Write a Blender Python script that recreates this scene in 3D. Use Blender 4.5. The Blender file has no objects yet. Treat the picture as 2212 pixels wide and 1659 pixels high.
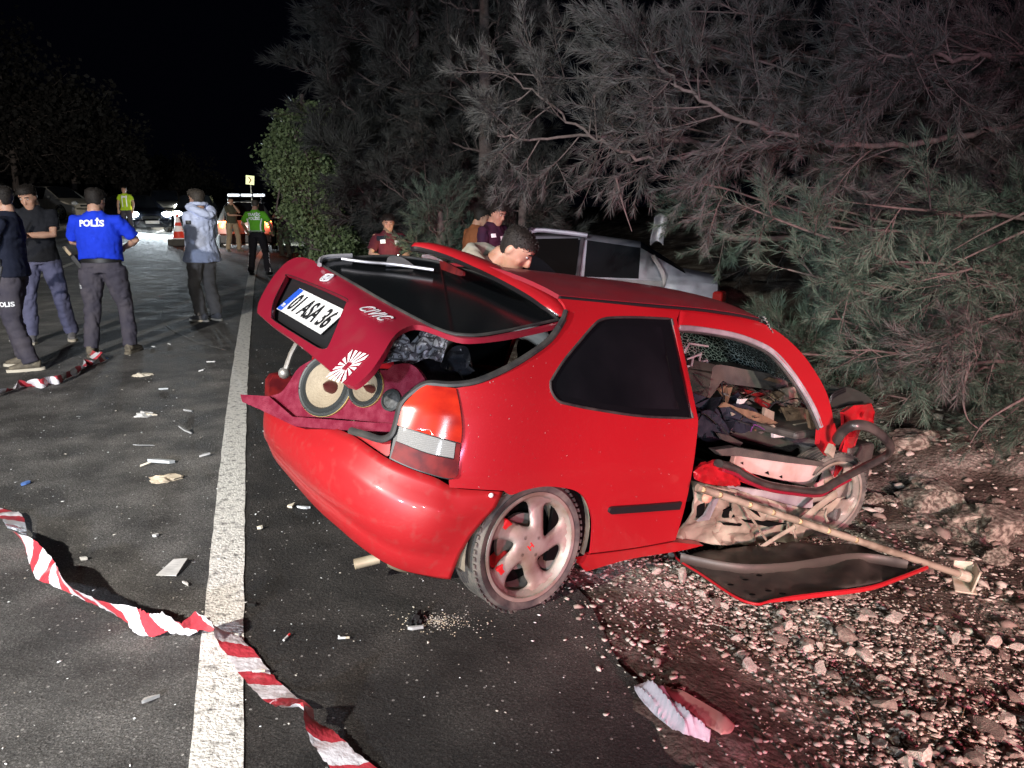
import bpy, bmesh, math, random
import numpy as np
from mathutils import Vector, Matrix, noise
from mathutils.geometry import delaunay_2d_cdt

SC = bpy.context.scene
COL = SC.collection
rng = np.random.default_rng(7)
random.seed(7)
R = math.radians

# ------------------------------------------------------------------ camera
FPX, CXP, CYP, HCAM = 1609.0, 1106.0, 829.5, 1.6           # focal length and centre on a 2212 px wide picture
PITCH = math.atan((CYP - 440) / FPX)
cam = bpy.data.cameras.new('camera')
cam.sensor_width = 36; cam.lens = FPX / 2212 * 36
cam.clip_start = 0.05; cam.clip_end = 900
co = bpy.data.objects.new('camera', cam); COL.objects.link(co)
co.location = (0, 0, HCAM); co.rotation_euler = (math.pi / 2 - PITCH, 0, 0)
SC.camera = co

# ------------------------------------------------------------------ night sky
W = bpy.data.worlds.new('World'); SC.world = W; W.use_nodes = True
nt = W.node_tree; nt.nodes.clear()
wo = nt.nodes.new('ShaderNodeOutputWorld'); bg = nt.nodes.new('ShaderNodeBackground')
bg.inputs[0].default_value = (0.10, 0.12, 0.30, 1); bg.inputs[1].default_value = 0.0045
nt.links.new(bg.outputs[0], wo.inputs[0])

# ------------------------------------------------------------------ headlamp and beacons of vehicles behind the camera, plus added fill spots
def spot(name, loc, to, watts, col, size, blend, radius=0.08):
    l = bpy.data.lights.new(name, 'SPOT'); l.energy = watts; l.color = col
    l.spot_size = R(size); l.spot_blend = blend; l.shadow_soft_size = radius
    o = bpy.data.objects.new(name, l); COL.objects.link(o); o.location = loc
    o.rotation_euler = (Vector(to) - Vector(loc)).to_track_quat('-Z', 'Y').to_euler()
    return o
spot('headlamp_beam', (-1.5, -5.2, 0.85), (0.05, 0.2, -1.75), 1150, (1.0, 0.92, 0.80), 60, 0.22, 0.08)
spot('road_fill', (-4.6, -2.8, 4.0), (-2.7, 5.0, 0.0), 5400, (1.0, 0.95, 0.88), 66, 0.7, 0.10)  # added high spot, not a known lamp, brightens the asphalt
spot('verge_fill', (2.6, -5.0, 1.5), (3.0, 3.8, -0.35), 4300, (0.96, 1.0, 0.84), 34, 0.7, 0.10)  # added spot that whitens the gravel and the lower pines
spot('beacon_red', (4.6, -5.0, 2.5), (5.0, 6.0, 3.5), 1500, (1.0, 0.48, 0.66), 66, 0.6, 0.15)
spot('beacon_glow', (3.4, -3.5, 1.2), (2.2, 2.5, -0.3), 2600, (1.0, 0.17, 0.28), 44, 0.6, 0.15)
spot('view_fill', (0.5, -5.5, 2.4), (-1.6, 9.0, 1.1), 900, (0.86, 0.91, 1.0), 62, 0.6, 0.12)  # added fill close to the view axis, lights what the camera sees
spot('far_cars_fill', (-3.4, -5.5, 1.0), (-18.5, 36.0, 1.6), 20000, (1.0, 0.93, 0.80), 26, 0.7, 0.10)  # added narrow spot to brighten the cars on the far lane
spot('beacon_blue', (-3.2, -5.5, 2.2), (-4.4, 11.0, 1.0), 3000, (0.70, 0.80, 1.0), 80, 0.6, 0.15)

SC.view_settings.view_transform = 'Standard'; SC.view_settings.look = 'None'
SC.view_settings.exposure = 0.0; SC.view_settings.gamma = 1.0
SC.view_settings.use_curve_mapping = False
SC.cycles.use_denoising = True
SC.cycles.max_bounces = 5
SC.cycles.sample_clamp_indirect = 4.0
DEBUG = False
# ------------------------------------------------------------------ helpers: objects
def link(name, me, parent=None, mats=(), smooth=False):
    o = bpy.data.objects.new(name, me); COL.objects.link(o)
    for m in mats: me.materials.append(m)
    if smooth and len(me.polygons): me.polygons.foreach_set('use_smooth', np.ones(len(me.polygons), bool))
    if parent is not None: o.parent = parent
    return o
def tag(o, label=None, cat=None, group=None, kind=None):
    if label: o['label'] = label
    if cat: o['category'] = cat
    if group: o['group'] = group
    if kind: o['kind'] = kind
    return o
def empty(name, mat=None, label=None, cat=None, group=None):
    o = bpy.data.objects.new(name, None); COL.objects.link(o); o.empty_display_size = 0.1
    if mat is not None: o.matrix_world = mat
    return tag(o, label, cat, group)

class MB:
    """collects geometry for ONE mesh object"""
    def __init__(s): s.v = []; s.f = []; s.m = []; s.n = 0
    def add(s, v, f, mi=0):
        v = np.asarray(v, float).reshape(-1, 3); s.v.append(v)
        s.f += [tuple(int(i) + s.n for i in q) for q in f]; s.m += [mi] * len(f); s.n += len(v)
        return s
    def box(s, c, d, mi=0, rot=None, taper=None):
        q = np.array([[x, y, z] for z in (-.5, .5) for y in (-.5, .5) for x in (-.5, .5)]) * np.array(d)
        if taper: q[4:, :2] *= taper
        if rot is not None: q = q @ np.array(rot).T
        return s.add(q + np.array(c), [(0, 2, 3, 1), (4, 5, 7, 6), (0, 1, 5, 4), (2, 6, 7, 3), (0, 4, 6, 2), (1, 3, 7, 5)], mi)
    def tube(s, P, r, n=10, mi=0, cap=True, up=None, flat=1.0, closed=False):
        """swept tube; r scalar / per point / (rx, ry) per point"""
        P = np.asarray(P, float); k = len(P)
        r = np.asarray(r, float)
        if r.ndim == 0: r = np.full((k, 2), r)
        elif r.ndim == 1: r = np.stack([r, r], 1)
        r = r * np.array([1, flat])
        if closed: T = np.roll(P, -1, 0) - np.roll(P, 1, 0)
        else: T = np.gradient(P, axis=0)
        T /= np.linalg.norm(T, axis=1)[:, None] + 1e-12
        u = np.array(up, float) if up is not None else (np.array([0, 0, 1.]) if abs(T[0][2]) < .9 else np.array([1., 0, 0]))
        V = []
        a = np.linspace(0, 2 * np.pi, n, endpoint=False)
        for i in range(k):
            x = u - T[i] * (u @ T[i]); x /= np.linalg.norm(x) + 1e-12
            y = np.cross(T[i], x); 
            if up is None: u = x
            V.append(P[i] + np.outer(np.cos(a) * r[i, 0], x) + np.outer(np.sin(a) * r[i, 1], y))
        F = []
        for i in range(k if closed else k - 1):
            j = (i + 1) % k
            for q in range(n): F.append((i * n + q, i * n + (q + 1) % n, j * n + (q + 1) % n, j * n + q))
        if cap and not closed: F += [tuple(range(n - 1, -1, -1)), tuple((k - 1) * n + q for q in range(n))]
        return s.add(np.concatenate(V), F, mi)
    def lathe(s, prof, n=32, M=None, mi=0, closed=False):
        """prof: (radius, axial) pairs turned about local Z, then M"""
        a = np.linspace(0, 2 * np.pi, n, endpoint=False); prof = np.asarray(prof, float); k = len(prof)
        V = np.concatenate([np.stack([p[0] * np.cos(a), p[0] * np.sin(a), np.full(n, p[1])], 1) for p in prof])
        if M is not None: V = V @ np.array(M.to_3x3()).T + np.array(M.translation)
        F = [(i * n + q, i * n + (q + 1) % n, ((i + 1) % k) * n + (q + 1) % n, ((i + 1) % k) * n + q) for i in range(k if closed else k - 1) for q in range(n)]
        return s.add(V, F, mi)
    def ell(s, c, r, n=14, mi=0, rot=None):
        t = np.linspace(0, np.pi, n // 2 + 2)[1:-1]; a = np.linspace(0, 2 * np.pi, n, endpoint=False)
        V = [[0, 0, 1]] + [[math.sin(x) * math.cos(y), math.sin(x) * math.sin(y), math.cos(x)] for x in t for y in a] + [[0, 0, -1]]
        V = np.array(V) * np.array(r); k = len(t)
        if rot is not None: V = V @ np.array(rot).T
        F = [(0, 1 + q, 1 + (q + 1) % n) for q in range(n)]
        F += [(1 + i * n + q, 1 + (i + 1) * n + q, 1 + (i + 1) * n + (q + 1) % n, 1 + i * n + (q + 1) % n) for i in range(k - 1) for q in range(n)]
        e = 1 + (k - 1) * n
        F += [(e + q, len(V) - 1, e + (q + 1) % n) for q in range(n)]
        return s.add(V + np.array(c), F, mi)
    def grid(s, V, mi=0, closed_u=False):
        V = np.asarray(V, float); a, b = V.shape[:2]
        F = [(i * b + j, (i + 1) % a * b + j, (i + 1) % a * b + j + 1, i * b + j + 1) for i in range(a if closed_u else a - 1) for j in range(b - 1)]
        return s.add(V.reshape(-1, 3), F, mi)
    def prism(s, poly, z0, z1, M=None, mi=0):
        p = np.asarray(poly, float); k = len(p)
        V = np.concatenate([np.c_[p, np.full(k, z0)], np.c_[p, np.full(k, z1)]])
        if M is not None: V = V @ np.array(M.to_3x3()).T + np.array(M.translation)
        F = [tuple(range(k - 1, -1, -1)), tuple(range(k, 2 * k))] + [(i, (i + 1) % k, k + (i + 1) % k, k + i) for i in range(k)]
        return s.add(V, F, mi)
    def mesh(s, name='m'):
        me = bpy.data.meshes.new(name); me.from_pydata(np.concatenate(s.v).tolist(), [], s.f)
        me.polygons.foreach_set('material_index', np.array(s.m, np.int32)); me.update()
        return me
    def build(s, name, mats, parent=None, smooth=False, bevel=0, solid=0, angle=40, label=None, fixn=False):
        me = s.mesh(name)
        if fixn:
            bm = bmesh.new(); bm.from_mesh(me); bmesh.ops.recalc_face_normals(bm, faces=bm.faces); bm.to_mesh(me); bm.free()
        if not isinstance(mats, (list, tuple)): mats = [mats]
        o = link(name, me, parent, mats, smooth)
        if smooth:
            try: me.set_sharp_from_angle(angle=R(angle))
            except Exception: pass
        if bevel:
            b = o.modifiers.new('bevel', 'BEVEL'); b.width = bevel; b.segments = 2; b.limit_method = 'ANGLE'; b.angle_limit = R(40)
        if solid:
            b = o.modifiers.new('solid', 'SOLIDIFY'); b.thickness = solid; b.offset = -1
            if smooth: o.modifiers.new('split', 'EDGE_SPLIT').split_angle = R(50)
        if label: o['label'] = label
        return o

def fast_mesh(name, V, F, k):
    """many k-gons at once from arrays"""
    me = bpy.data.meshes.new(name); V = np.ascontiguousarray(V, np.float32); F = np.ascontiguousarray(F, np.int32)
    me.vertices.add(len(V)); me.vertices.foreach_set('co', V.ravel())
    me.loops.add(F.size); me.loops.foreach_set('vertex_index', F.ravel())
    me.polygons.add(len(F)); me.polygons.foreach_set('loop_start', np.arange(0, F.size, k, dtype=np.int32))
    me.update(calc_edges=True)
    return me

def bez(P, n=8, closed=False):
    """Catmull-Rom through the points"""
    P = np.asarray(P, float); k = len(P); out = []
    for i in range(k if closed else k - 1):
        if closed: p0, p1, p2, p3 = P[i - 1], P[i], P[(i + 1) % k], P[(i + 2) % k]
        else: p0, p1, p2, p3 = P[max(i - 1, 0)], P[i], P[i + 1], P[min(i + 2, k - 1)]
        for t in np.linspace(0, 1, n, endpoint=False):
            out.append(.5 * ((2 * p1) + (-p0 + p2) * t + (2 * p0 - 5 * p1 + 4 * p2 - p3) * t * t + (-p0 + 3 * p1 - 3 * p2 + p3) * t ** 3))
    if not closed: out.append(P[-1])
    return np.array(out)

# ------------------------------------------------------------------ helpers: materials
def mat(name, col=(.5, .5, .5), rough=.6, metal=0, spec=.5, coat=0, emit=None, es=0, trans=0, alpha=1, ior=1.45, sss=0):
    m = bpy.data.materials.new(name); m.use_nodes = True
    b = m.node_tree.nodes['Principled BSDF']; i = b.inputs
    i['Base Color'].default_value = (*col[:3], 1); i['Roughness'].default_value = rough; i['Metallic'].default_value = metal
    i['Specular IOR Level'].default_value = spec; i['Coat Weight'].default_value = coat; i['Coat Roughness'].default_value = .08
    i['Transmission Weight'].default_value = trans; i['IOR'].default_value = ior; i['Alpha'].default_value = alpha
    if sss: i['Subsurface Weight'].default_value = sss; i['Subsurface Radius'].default_value = (.01, .004, .002)
    if emit: i['Emission Color'].default_value = (*emit, 1); i['Emission Strength'].default_value = es
    return m
def nodes(m): return m.node_tree.nodes, m.node_tree.links, m.node_tree.nodes['Principled BSDF']
def ramp(n, stops, interp='LINEAR'):
    r = n.new('ShaderNodeValToRGB'); e = r.color_ramp.elements; r.color_ramp.interpolation = interp
    while len(e) < len(stops): e.new(.5)
    for k, (p, c) in zip(e, stops): k.position = p; k.color = (*c, 1) if len(c) == 3 else c
    return r
def noisy(m, scale=8, amt=.35, detail=6, c2=None, bump=0, bscale=None, lo=.35, hi=.7, coord='Object', rough=None, stretch=None):
    """wear: mixes the base colour towards c2 by fractal noise, with optional bump"""
    n, l, b = nodes(m)
    tc = n.new('ShaderNodeTexCoord'); mp = n.new('ShaderNodeMapping'); l.new(tc.outputs[coord], mp.inputs[0])
    if stretch: mp.inputs['Scale'].default_value = stretch
    tx = n.new('ShaderNodeTexNoise'); tx.inputs['Scale'].default_value = scale; tx.inputs['Detail'].default_value = detail
    l.new(mp.outputs[0], tx.inputs[0])
    base = tuple(b.inputs['Base Color'].default_value)[:3]
    if c2 is None: c2 = tuple(x * (1 - amt) for x in base)
    r = ramp(n, [(lo, base), (hi, c2)]); l.new(tx.outputs['Fac'], r.inputs[0]); l.new(r.outputs[0], b.inputs['Base Color'])
    if rough is not None:
        rr = ramp(n, [(lo, (b.inputs['Roughness'].default_value,) * 3), (hi, (rough,) * 3)]); l.new(tx.outputs['Fac'], rr.inputs[0]); l.new(rr.outputs[0], b.inputs['Roughness'])
    if bump:
        t2 = n.new('ShaderNodeTexNoise'); t2.inputs['Scale'].default_value = bscale or scale * 6; t2.inputs['Detail'].default_value = 4
        l.new(mp.outputs[0], t2.inputs[0]); bp = n.new('ShaderNodeBump'); bp.inputs['Strength'].default_value = bump; bp.inputs['Distance'].default_value = .01
        l.new(t2.outputs['Fac'], bp.inputs['Height']); l.new(bp.outputs[0], b.inputs['Normal'])
    return m

BLACK = mat('black_plastic', (.012, .012, .013), .45)
RUBBER = noisy(mat('rubber_seal', (.02, .02, .021), .55), 14, c2=(.05, .047, .042))
TYRE = noisy(mat('tyre_rubber', (.035, .034, .032), .8), 9, c2=(.16, .145, .12), lo=.38, hi=.72, bump=.2, bscale=60)
CHROME = mat('chrome', (.7, .7, .72), .18, 1)
STEEL = noisy(mat('bare_steel', (.42, .4, .37), .45, .7), 12, c2=(.2, .16, .12))
GLASSDK = mat('tinted_glass', (.005, .006, .007), .14, 0, .5)
WHITE = mat('white_paint', (.75, .75, .73), .5)
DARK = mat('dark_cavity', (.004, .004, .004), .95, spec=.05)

# ------------------------------------------------------------------ helpers: lettering
def text_geo(txt, size=1.0, depth=.002, bold=0.0, sx=1.0, shear=0.0, space=1.0):
    c = bpy.data.curves.new('t', 'FONT'); c.body = txt; c.size = size; c.align_x = 'CENTER'; c.align_y = 'CENTER'
    c.extrude = depth; c.space_character = space; c.offset = bold; c.shear = shear; c.resolution_u = 4
    o = bpy.data.objects.new('t', c); COL.objects.link(o)
    dg = bpy.context.evaluated_depsgraph_get(); me = bpy.data.meshes.new_from_object(o.evaluated_get(dg))
    V = np.empty(len(me.vertices) * 3); me.vertices.foreach_get('co', V); V = V.reshape(-1, 3)
    F = [tuple(p.vertices) for p in me.polygons]
    bpy.data.objects.remove(o); bpy.data.curves.remove(c); bpy.data.meshes.remove(me)
    mid = (V.min(0) + V.max(0)) / 2; V = V - np.array([mid[0], mid[1], 0])
    V[:, 0] *= sx
    return V, F
def place(V, o, x, y, z=None):
    """local plane coordinates to space: origin o, unit axes x and y"""
    x = np.array(x, float); x /= np.linalg.norm(x); y = np.array(y, float); y -= x * (x @ y); y /= np.linalg.norm(y); z = np.cross(x, y)
    return np.array(o) + V[:, :1] * x + V[:, 1:2] * y + V[:, 2:3] * z

# ------------------------------------------------------------------ helpers: rays through a photographed point
CAM = np.array([0, 0, HCAM]); FWD = np.array([0, math.cos(PITCH), -math.sin(PITCH)]); UPV = np.array([0, math.sin(PITCH), math.cos(PITCH)]); RT = np.array([1., 0, 0])
def ray(px, py): return FWD + RT * (px - CXP) / FPX + UPV * (CYP - py) / FPX
def onz(px, py, z=0.0):
    d = ray(px, py); return CAM + d * ((z - HCAM) / d[2])
def ony(px, py, y):
    d = ray(px, py); return CAM + d * (y / d[1])
# ------------------------------------------------------------------ setting: road, verge, bank
EY = np.array([-30, -10, 1.91, 5.54, 17.66, 22.14, 28.92, 55.2, 108, 200])
EX = np.array([10.1, 3.2, -.88, -2.15, -6.13, -7.5, -9.42, -16.6, -30.0, -50])
_yy = np.linspace(-30, 200, 2301)
_xx = np.interp(_yy, EY, EX)
_k = np.ones(61) / 61; _xs = np.convolve(np.pad(_xx, 30, mode='reflect', reflect_type='odd'), _k, 'valid')
def xe(y): return np.interp(y, _yy, _xs)
CL = .945
def lat(x, y): return (xe(y) - np.asarray(x)) * CL               # metres left of the edge line
def road_x(L, y): return xe(y) - L / CL
def sm(a, b, x): t = np.clip((x - a) / (b - a), 0, 1); return t * t * (3 - 2 * t)
EDGE = 1.47
def vn(x, y, s, seed=0):
    """cheap smooth value noise, array in, -1..1 out"""
    x = np.asarray(x, float) / s + seed * 17.3; y = np.asarray(y, float) / s - seed * 9.1
    xi = np.floor(x).astype(np.int64); yi = np.floor(y).astype(np.int64); fx = x - xi; fy = y - yi
    def hsh(a, b):
        q = (a * 374761393 + b * 668265263 + seed * 1442695041) & 0x7fffffff
        q = ((q ^ (q >> 13)) * 1274126177) & 0x7fffffff
        return ((q ^ (q >> 16)) & 0xffff) / 32767.5 - 1
    u = fx * fx * (3 - 2 * fx); v = fy * fy * (3 - 2 * fy)
    return (hsh(xi, yi) * (1 - u) + hsh(xi + 1, yi) * u) * (1 - v) + (hsh(xi, yi + 1) * (1 - u) + hsh(xi + 1, yi + 1) * u) * v
def gz(x, y):
    """height of the land"""
    x = np.asarray(x, float); y = np.asarray(y, float); L = lat(x, y); r = -L
    z = np.where(L > 0, .0055 * np.maximum(0, y / CL - 8) * np.clip(L, 0, 5), -.072 * np.minimum(r, EDGE))
    q = np.maximum(r - EDGE, 0)
    near = 1 - sm(5.8, 8.5, y)
    ditch = -.225 * np.minimum(q, 2.3)
    bank = .26 * np.maximum(q - 3.4, 0) * (1 - sm(6, 12, q) * .5)
    z = z + near * (ditch + np.minimum(bank, 1.1)) + (1 - near) * (-.05 * np.minimum(q, 2) + np.minimum(.10 * np.maximum(q - 3, 0), 1.2))
    l2 = np.maximum(L - 9.5, 0)
    return z + .22 * np.minimum(l2, 30) * sm(0, 3, l2)
def gzr(x, y):
    """land with its lumps, off the asphalt"""
    q = np.maximum(-lat(x, y) - EDGE, 0)
    a = sm(0, .5, q); b = sm(2.2, 4.0, q)
    n = .02 * vn(x, y, .22, 1) + .045 * vn(x, y, .7, 2) + .006 * vn(x, y, .07, 5)
    rough = .10 * np.abs(vn(x, y, .55, 3)) + .16 * vn(x, y, 1.3, 4) + .05 * np.abs(vn(x, y, .2, 6))
    return gz(x, y) + a * n * .7 + b * rough

# asphalt: fine dark aggregate, pale chips, dusty and scraped patches
ASPH = mat('asphalt', (.028, .027, .027), .82, spec=.35)
n, l, b = nodes(ASPH)
tc = n.new('ShaderNodeTexCoord')
def tex(kind, sc, **k):
    t = n.new(kind); t.inputs['Scale'].default_value = sc
    for a, v in k.items(): t.inputs[a].default_value = v
    l.new(tc.outputs['Object'], t.inputs[0]); return t
big = tex('ShaderNodeTexNoise', .55, Detail=7, Roughness=.65); mid = tex('ShaderNodeTexNoise', 3.2, Detail=6)
fine = tex('ShaderNodeTexVoronoi', 85); chips = tex('ShaderNodeTexVoronoi', 62, Randomness=1.0)
r1 = ramp(n, [(.32, (.100, .097, .093)), (.55, (.175, .167, .155)), (.75, (.28, .262, .235))]); l.new(big.outputs['Fac'], r1.inputs[0])
r2 = ramp(n, [(.38, (.55,) * 3), (.7, (1.35,) * 3)]); l.new(mid.outputs['Fac'], r2.inputs[0])
mx = n.new('ShaderNodeMix'); mx.data_type = 'RGBA'; mx.blend_type = 'MULTIPLY'; mx.inputs[0].default_value = 1
l.new(r1.outputs[0], mx.inputs[6]); l.new(r2.outputs[0], mx.inputs[7])
rf = ramp(n, [(0.0, (1.9,) * 3), (.5, (.75,) * 3)]); l.new(fine.outputs['Distance'], rf.inputs[0])
mx2 = n.new('ShaderNodeMix'); mx2.data_type = 'RGBA'; mx2.blend_type = 'MULTIPLY'; mx2.inputs[0].default_value = .8
l.new(mx.outputs[2], mx2.inputs[6]); l.new(rf.outputs[0], mx2.inputs[7])
gr_ = tex('ShaderNodeTexNoise', 190, Detail=3, Roughness=.8); rg_ = ramp(n, [(.36, (.35,) * 3), (.64, (1.9,) * 3)]); l.new(gr_.outputs['Fac'], rg_.inputs[0])
mxg = n.new('ShaderNodeMix'); mxg.data_type = 'RGBA'; mxg.blend_type = 'MULTIPLY'; mxg.inputs[0].default_value = .9; l.new(mx2.outputs[2], mxg.inputs[6]); l.new(rg_.outputs[0], mxg.inputs[7]); mx2 = mxg
sep = n.new('ShaderNodeSeparateColor'); l.new(chips.outputs['Color'], sep.inputs[0])
gt = n.new('ShaderNodeMath'); gt.operation = 'GREATER_THAN'; gt.inputs[1].default_value = .965; l.new(sep.outputs[0], gt.inputs[0])
lt = n.new('ShaderNodeMath'); lt.operation = 'LESS_THAN'; lt.inputs[1].default_value = .30; l.new(chips.outputs['Distance'], lt.inputs[0])
ml = n.new('ShaderNodeMath'); ml.operation = 'MULTIPLY'; l.new(gt.outputs[0], ml.inputs[0]); l.new(lt.outputs[0], ml.inputs[1])
mx3 = n.new('ShaderNodeMix'); mx3.data_type = 'RGBA'; l.new(ml.outputs[0], mx3.inputs[0]); l.new(mx2.outputs[2], mx3.inputs[6]); mx3.inputs[7].default_value = (.42, .40, .37, 1)
l.new(mx3.outputs[2], b.inputs['Base Color'])
fb = tex('ShaderNodeTexNoise', 70, Detail=5, Roughness=.75)
bp = n.new('ShaderNodeBump'); bp.inputs['Strength'].default_value = 1.0; bp.inputs['Distance'].default_value = .03
l.new(fb.outputs['Fac'], bp.inputs['Height'])
bp2 = n.new('ShaderNodeBump'); bp2.inputs['Strength'].default_value = .6; bp2.inputs['Distance'].default_value = .006; bp2.invert = True
l.new(fine.outputs['Distance'], bp2.inputs['Height']); l.new(bp.outputs[0], bp2.inputs['Normal']); l.new(bp2.outputs[0], b.inputs['Normal'])
rr = ramp(n, [(.3, (.68,) * 3), (.7, (.95,) * 3)]); l.new(mid.outputs['Fac'], rr.inputs[0]); l.new(rr.outputs[0], b.inputs['Roughness'])

LINE = noisy(mat('road_paint', (.74, .72, .66), .65), 26, c2=(.16, .15, .14), lo=.50, hi=.74, detail=9, bump=.8, bscale=80)
SOIL = mat('gravel_soil', (.16, .125, .10), .95, spec=.15)
n, l, b = nodes(SOIL); tc = n.new('ShaderNodeTexCoord')
s1 = tex('ShaderNodeTexNoise', 1.6, Detail=8, Roughness=.7); s2 = tex('ShaderNodeTexNoise', 42, Detail=6, Roughness=.7); s3 = tex('ShaderNodeTexVoronoi', 38)
a1 = ramp(n, [(.34, (.050, .036, .030)), (.50, (.115, .092, .076)), (.64, (.36, .335, .285))]); l.new(s1.outputs['Fac'], a1.inputs[0])
a2 = ramp(n, [(.3, (.5,) * 3), (.72, (1.5,) * 3)]); l.new(s2.outputs['Fac'], a2.inputs[0])
mm = n.new('ShaderNodeMix'); mm.data_type = 'RGBA'; mm.blend_type = 'MULTIPLY'; mm.inputs[0].default_value = 1
l.new(a1.outputs[0], mm.inputs[6]); l.new(a2.outputs[0], mm.inputs[7]); l.new(mm.outputs[2], b.inputs['Base Color'])
b1 = n.new('ShaderNodeBump'); b1.inputs['Strength'].default_value = 1; b1.inputs['Distance'].default_value = .02; l.new(s2.outputs['Fac'], b1.inputs['Height'])
b2 = n.new('ShaderNodeBump'); b2.inputs['Strength'].default_value = .8; b2.inputs['Distance'].default_value = .012; b2.invert = True
l.new(s3.outputs['Distance'], b2.inputs['Height']); l.new(b1.outputs[0], b2.inputs['Normal']); l.new(b2.outputs[0], b.inputs['Normal'])
LAND = noisy(mat('dark_soil', (.07, .06, .045), .95), 1.2, c2=(.035, .034, .025), bump=.6, bscale=9)

ys = np.concatenate([np.arange(-8, 12, .25), np.arange(12, 40, 1), np.arange(40, 131, 5)])
Ls = np.array([-EDGE, -1.2, -.8, -.4, 0, .5, 1, 1.5, 2, 3, 4, 5, 6, 8, 9.5])
V = []
for y in ys:
    w = [(L + (.08 * float(vn(0, y, .35, 8)) + .05 * float(vn(0, y, .12, 9)) if L == -EDGE else 0)) for L in Ls]
    xx = road_x(np.array(w), y); zz = gz(xx, np.full(len(w), y)); V.append(np.stack([xx, np.full(len(w), y), zz], 1))
V = np.array(V); ASPH2 = ASPH.copy(); ASPH2.name = 'darker_asphalt'  # asphalt copy with darker tones right of the edge line
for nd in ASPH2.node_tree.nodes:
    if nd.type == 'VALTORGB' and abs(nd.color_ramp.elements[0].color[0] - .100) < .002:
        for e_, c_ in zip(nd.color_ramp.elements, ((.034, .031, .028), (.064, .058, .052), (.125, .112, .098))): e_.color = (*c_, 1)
m = MB(); m.grid(V[:, 4:]); tag(m.build('road', ASPH, smooth=True, fixn=True), kind='structure')
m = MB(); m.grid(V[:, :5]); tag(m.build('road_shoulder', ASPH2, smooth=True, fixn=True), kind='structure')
def stripe(name, L0, L1, y0, y1, dz=.004, jit=.004):
    yy = np.concatenate([np.arange(y0, min(12, y1), .12), np.arange(max(12, y0), y1, 1.0)]); V = []
    for y in yy:
        j = jit * float(vn(L0 * 50, y, .09, 3)); k = jit * float(vn(L1 * 50, y, .09, 4))
        x = road_x(np.array([L0 + j, L1 + k]), y); V.append(np.stack([x, [y, y], gz(x, np.array([y, y])) + dz], 1))
    m = MB(); m.grid(V); return tag(m.build(name, LINE, smooth=True, fixn=True), kind='structure')
stripe('edge_line', -.075, .075, -6, 120)
CL0 = float(lat(*onz(150, 584, .1)[:2]))
stripe('centre_line', CL0 - .06, CL0 + .06, -4, 120)

# verge: a fine sheet near, coarse far
rs = np.concatenate([np.arange(0, 5.2, .055), np.arange(5.2, 12, .25), np.arange(12, 40, 2.0)])
ys = np.concatenate([np.arange(-3, .8, .3), np.arange(.8, 7.5, .055), np.arange(7.5, 16, .25), np.arange(16, 131, 4)])
YY, RR = np.meshgrid(ys, rs, indexing='ij'); XX = road_x(-(RR + EDGE - .42), YY)
ZZ = gzr(XX, YY) - .034 * (1 - sm(0, .5, RR)) + (.034 * vn(XX, YY, .3, 14) + .022 * vn(XX, YY, .1, 15)) * (1 - sm(.5, 1.0, RR))
m = MB(); m.grid(np.stack([XX, YY, ZZ], -1)); verge = tag(m.build('gravel_verge', SOIL, smooth=True, fixn=True), kind='structure')
ls = np.concatenate([np.arange(9.3, 16, .7), np.arange(16, 80, 5)]); ys = np.arange(-6, 131, 3.0)
YY, LL = np.meshgrid(ys, ls, indexing='ij'); XX = road_x(LL, YY)
m = MB(); m.grid(np.stack([XX, YY, gz(XX, YY) + .25 * vn(XX, YY, 3, 7) * sm(9.8, 12, LL) - .02], -1)); tag(m.build('hillside', LAND, smooth=True, fixn=True), kind='structure')
m = MB(); m.grid([[[-500, -60, -1.4], [500, -60, -1.4]], [[-500, 700, -1.4], [500, 700, -1.4]]]); tag(m.build('ground', LAND), kind='structure')

# stones: a handful of shapes shared by all
STONE = noisy(mat('limestone', (.50, .47, .41), .9), 9, c2=(.30, .26, .21), bump=.7, bscale=30)
STONE2 = noisy(mat('brown_stone', (.25, .20, .165), .9), 9, c2=(.13, .10, .085), bump=.7, bscale=30)
def stone_mesh(k, sub=1, mt=STONE):
    bm = bmesh.new(); bmesh.ops.create_icosphere(bm, subdivisions=sub, radius=.5)
    rg = np.random.default_rng(k); pl = rg.normal(size=(8, 3)); pl /= np.linalg.norm(pl, axis=1)[:, None]; dd = rg.uniform(.16, .36, 8)
    sc = rg.uniform(.75, 1.15, 3) * np.array([1.1, .9, .72])
    for v in bm.verts:
        p = np.array(v.co)
        for a, d in zip(pl, dd):
            t = p @ a
            if t > d: p = p - a * (t - d)
        p = p + rg.normal(size=3) * .018
        v.co = p * sc
    me = bpy.data.meshes.new('stone'); bm.to_mesh(me); bm.free(); me.materials.append(mt); return me
stones = [stone_mesh(k, 2 if k < 10 else 2, STONE if k % 3 else STONE2) for k in range(12)]
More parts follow.
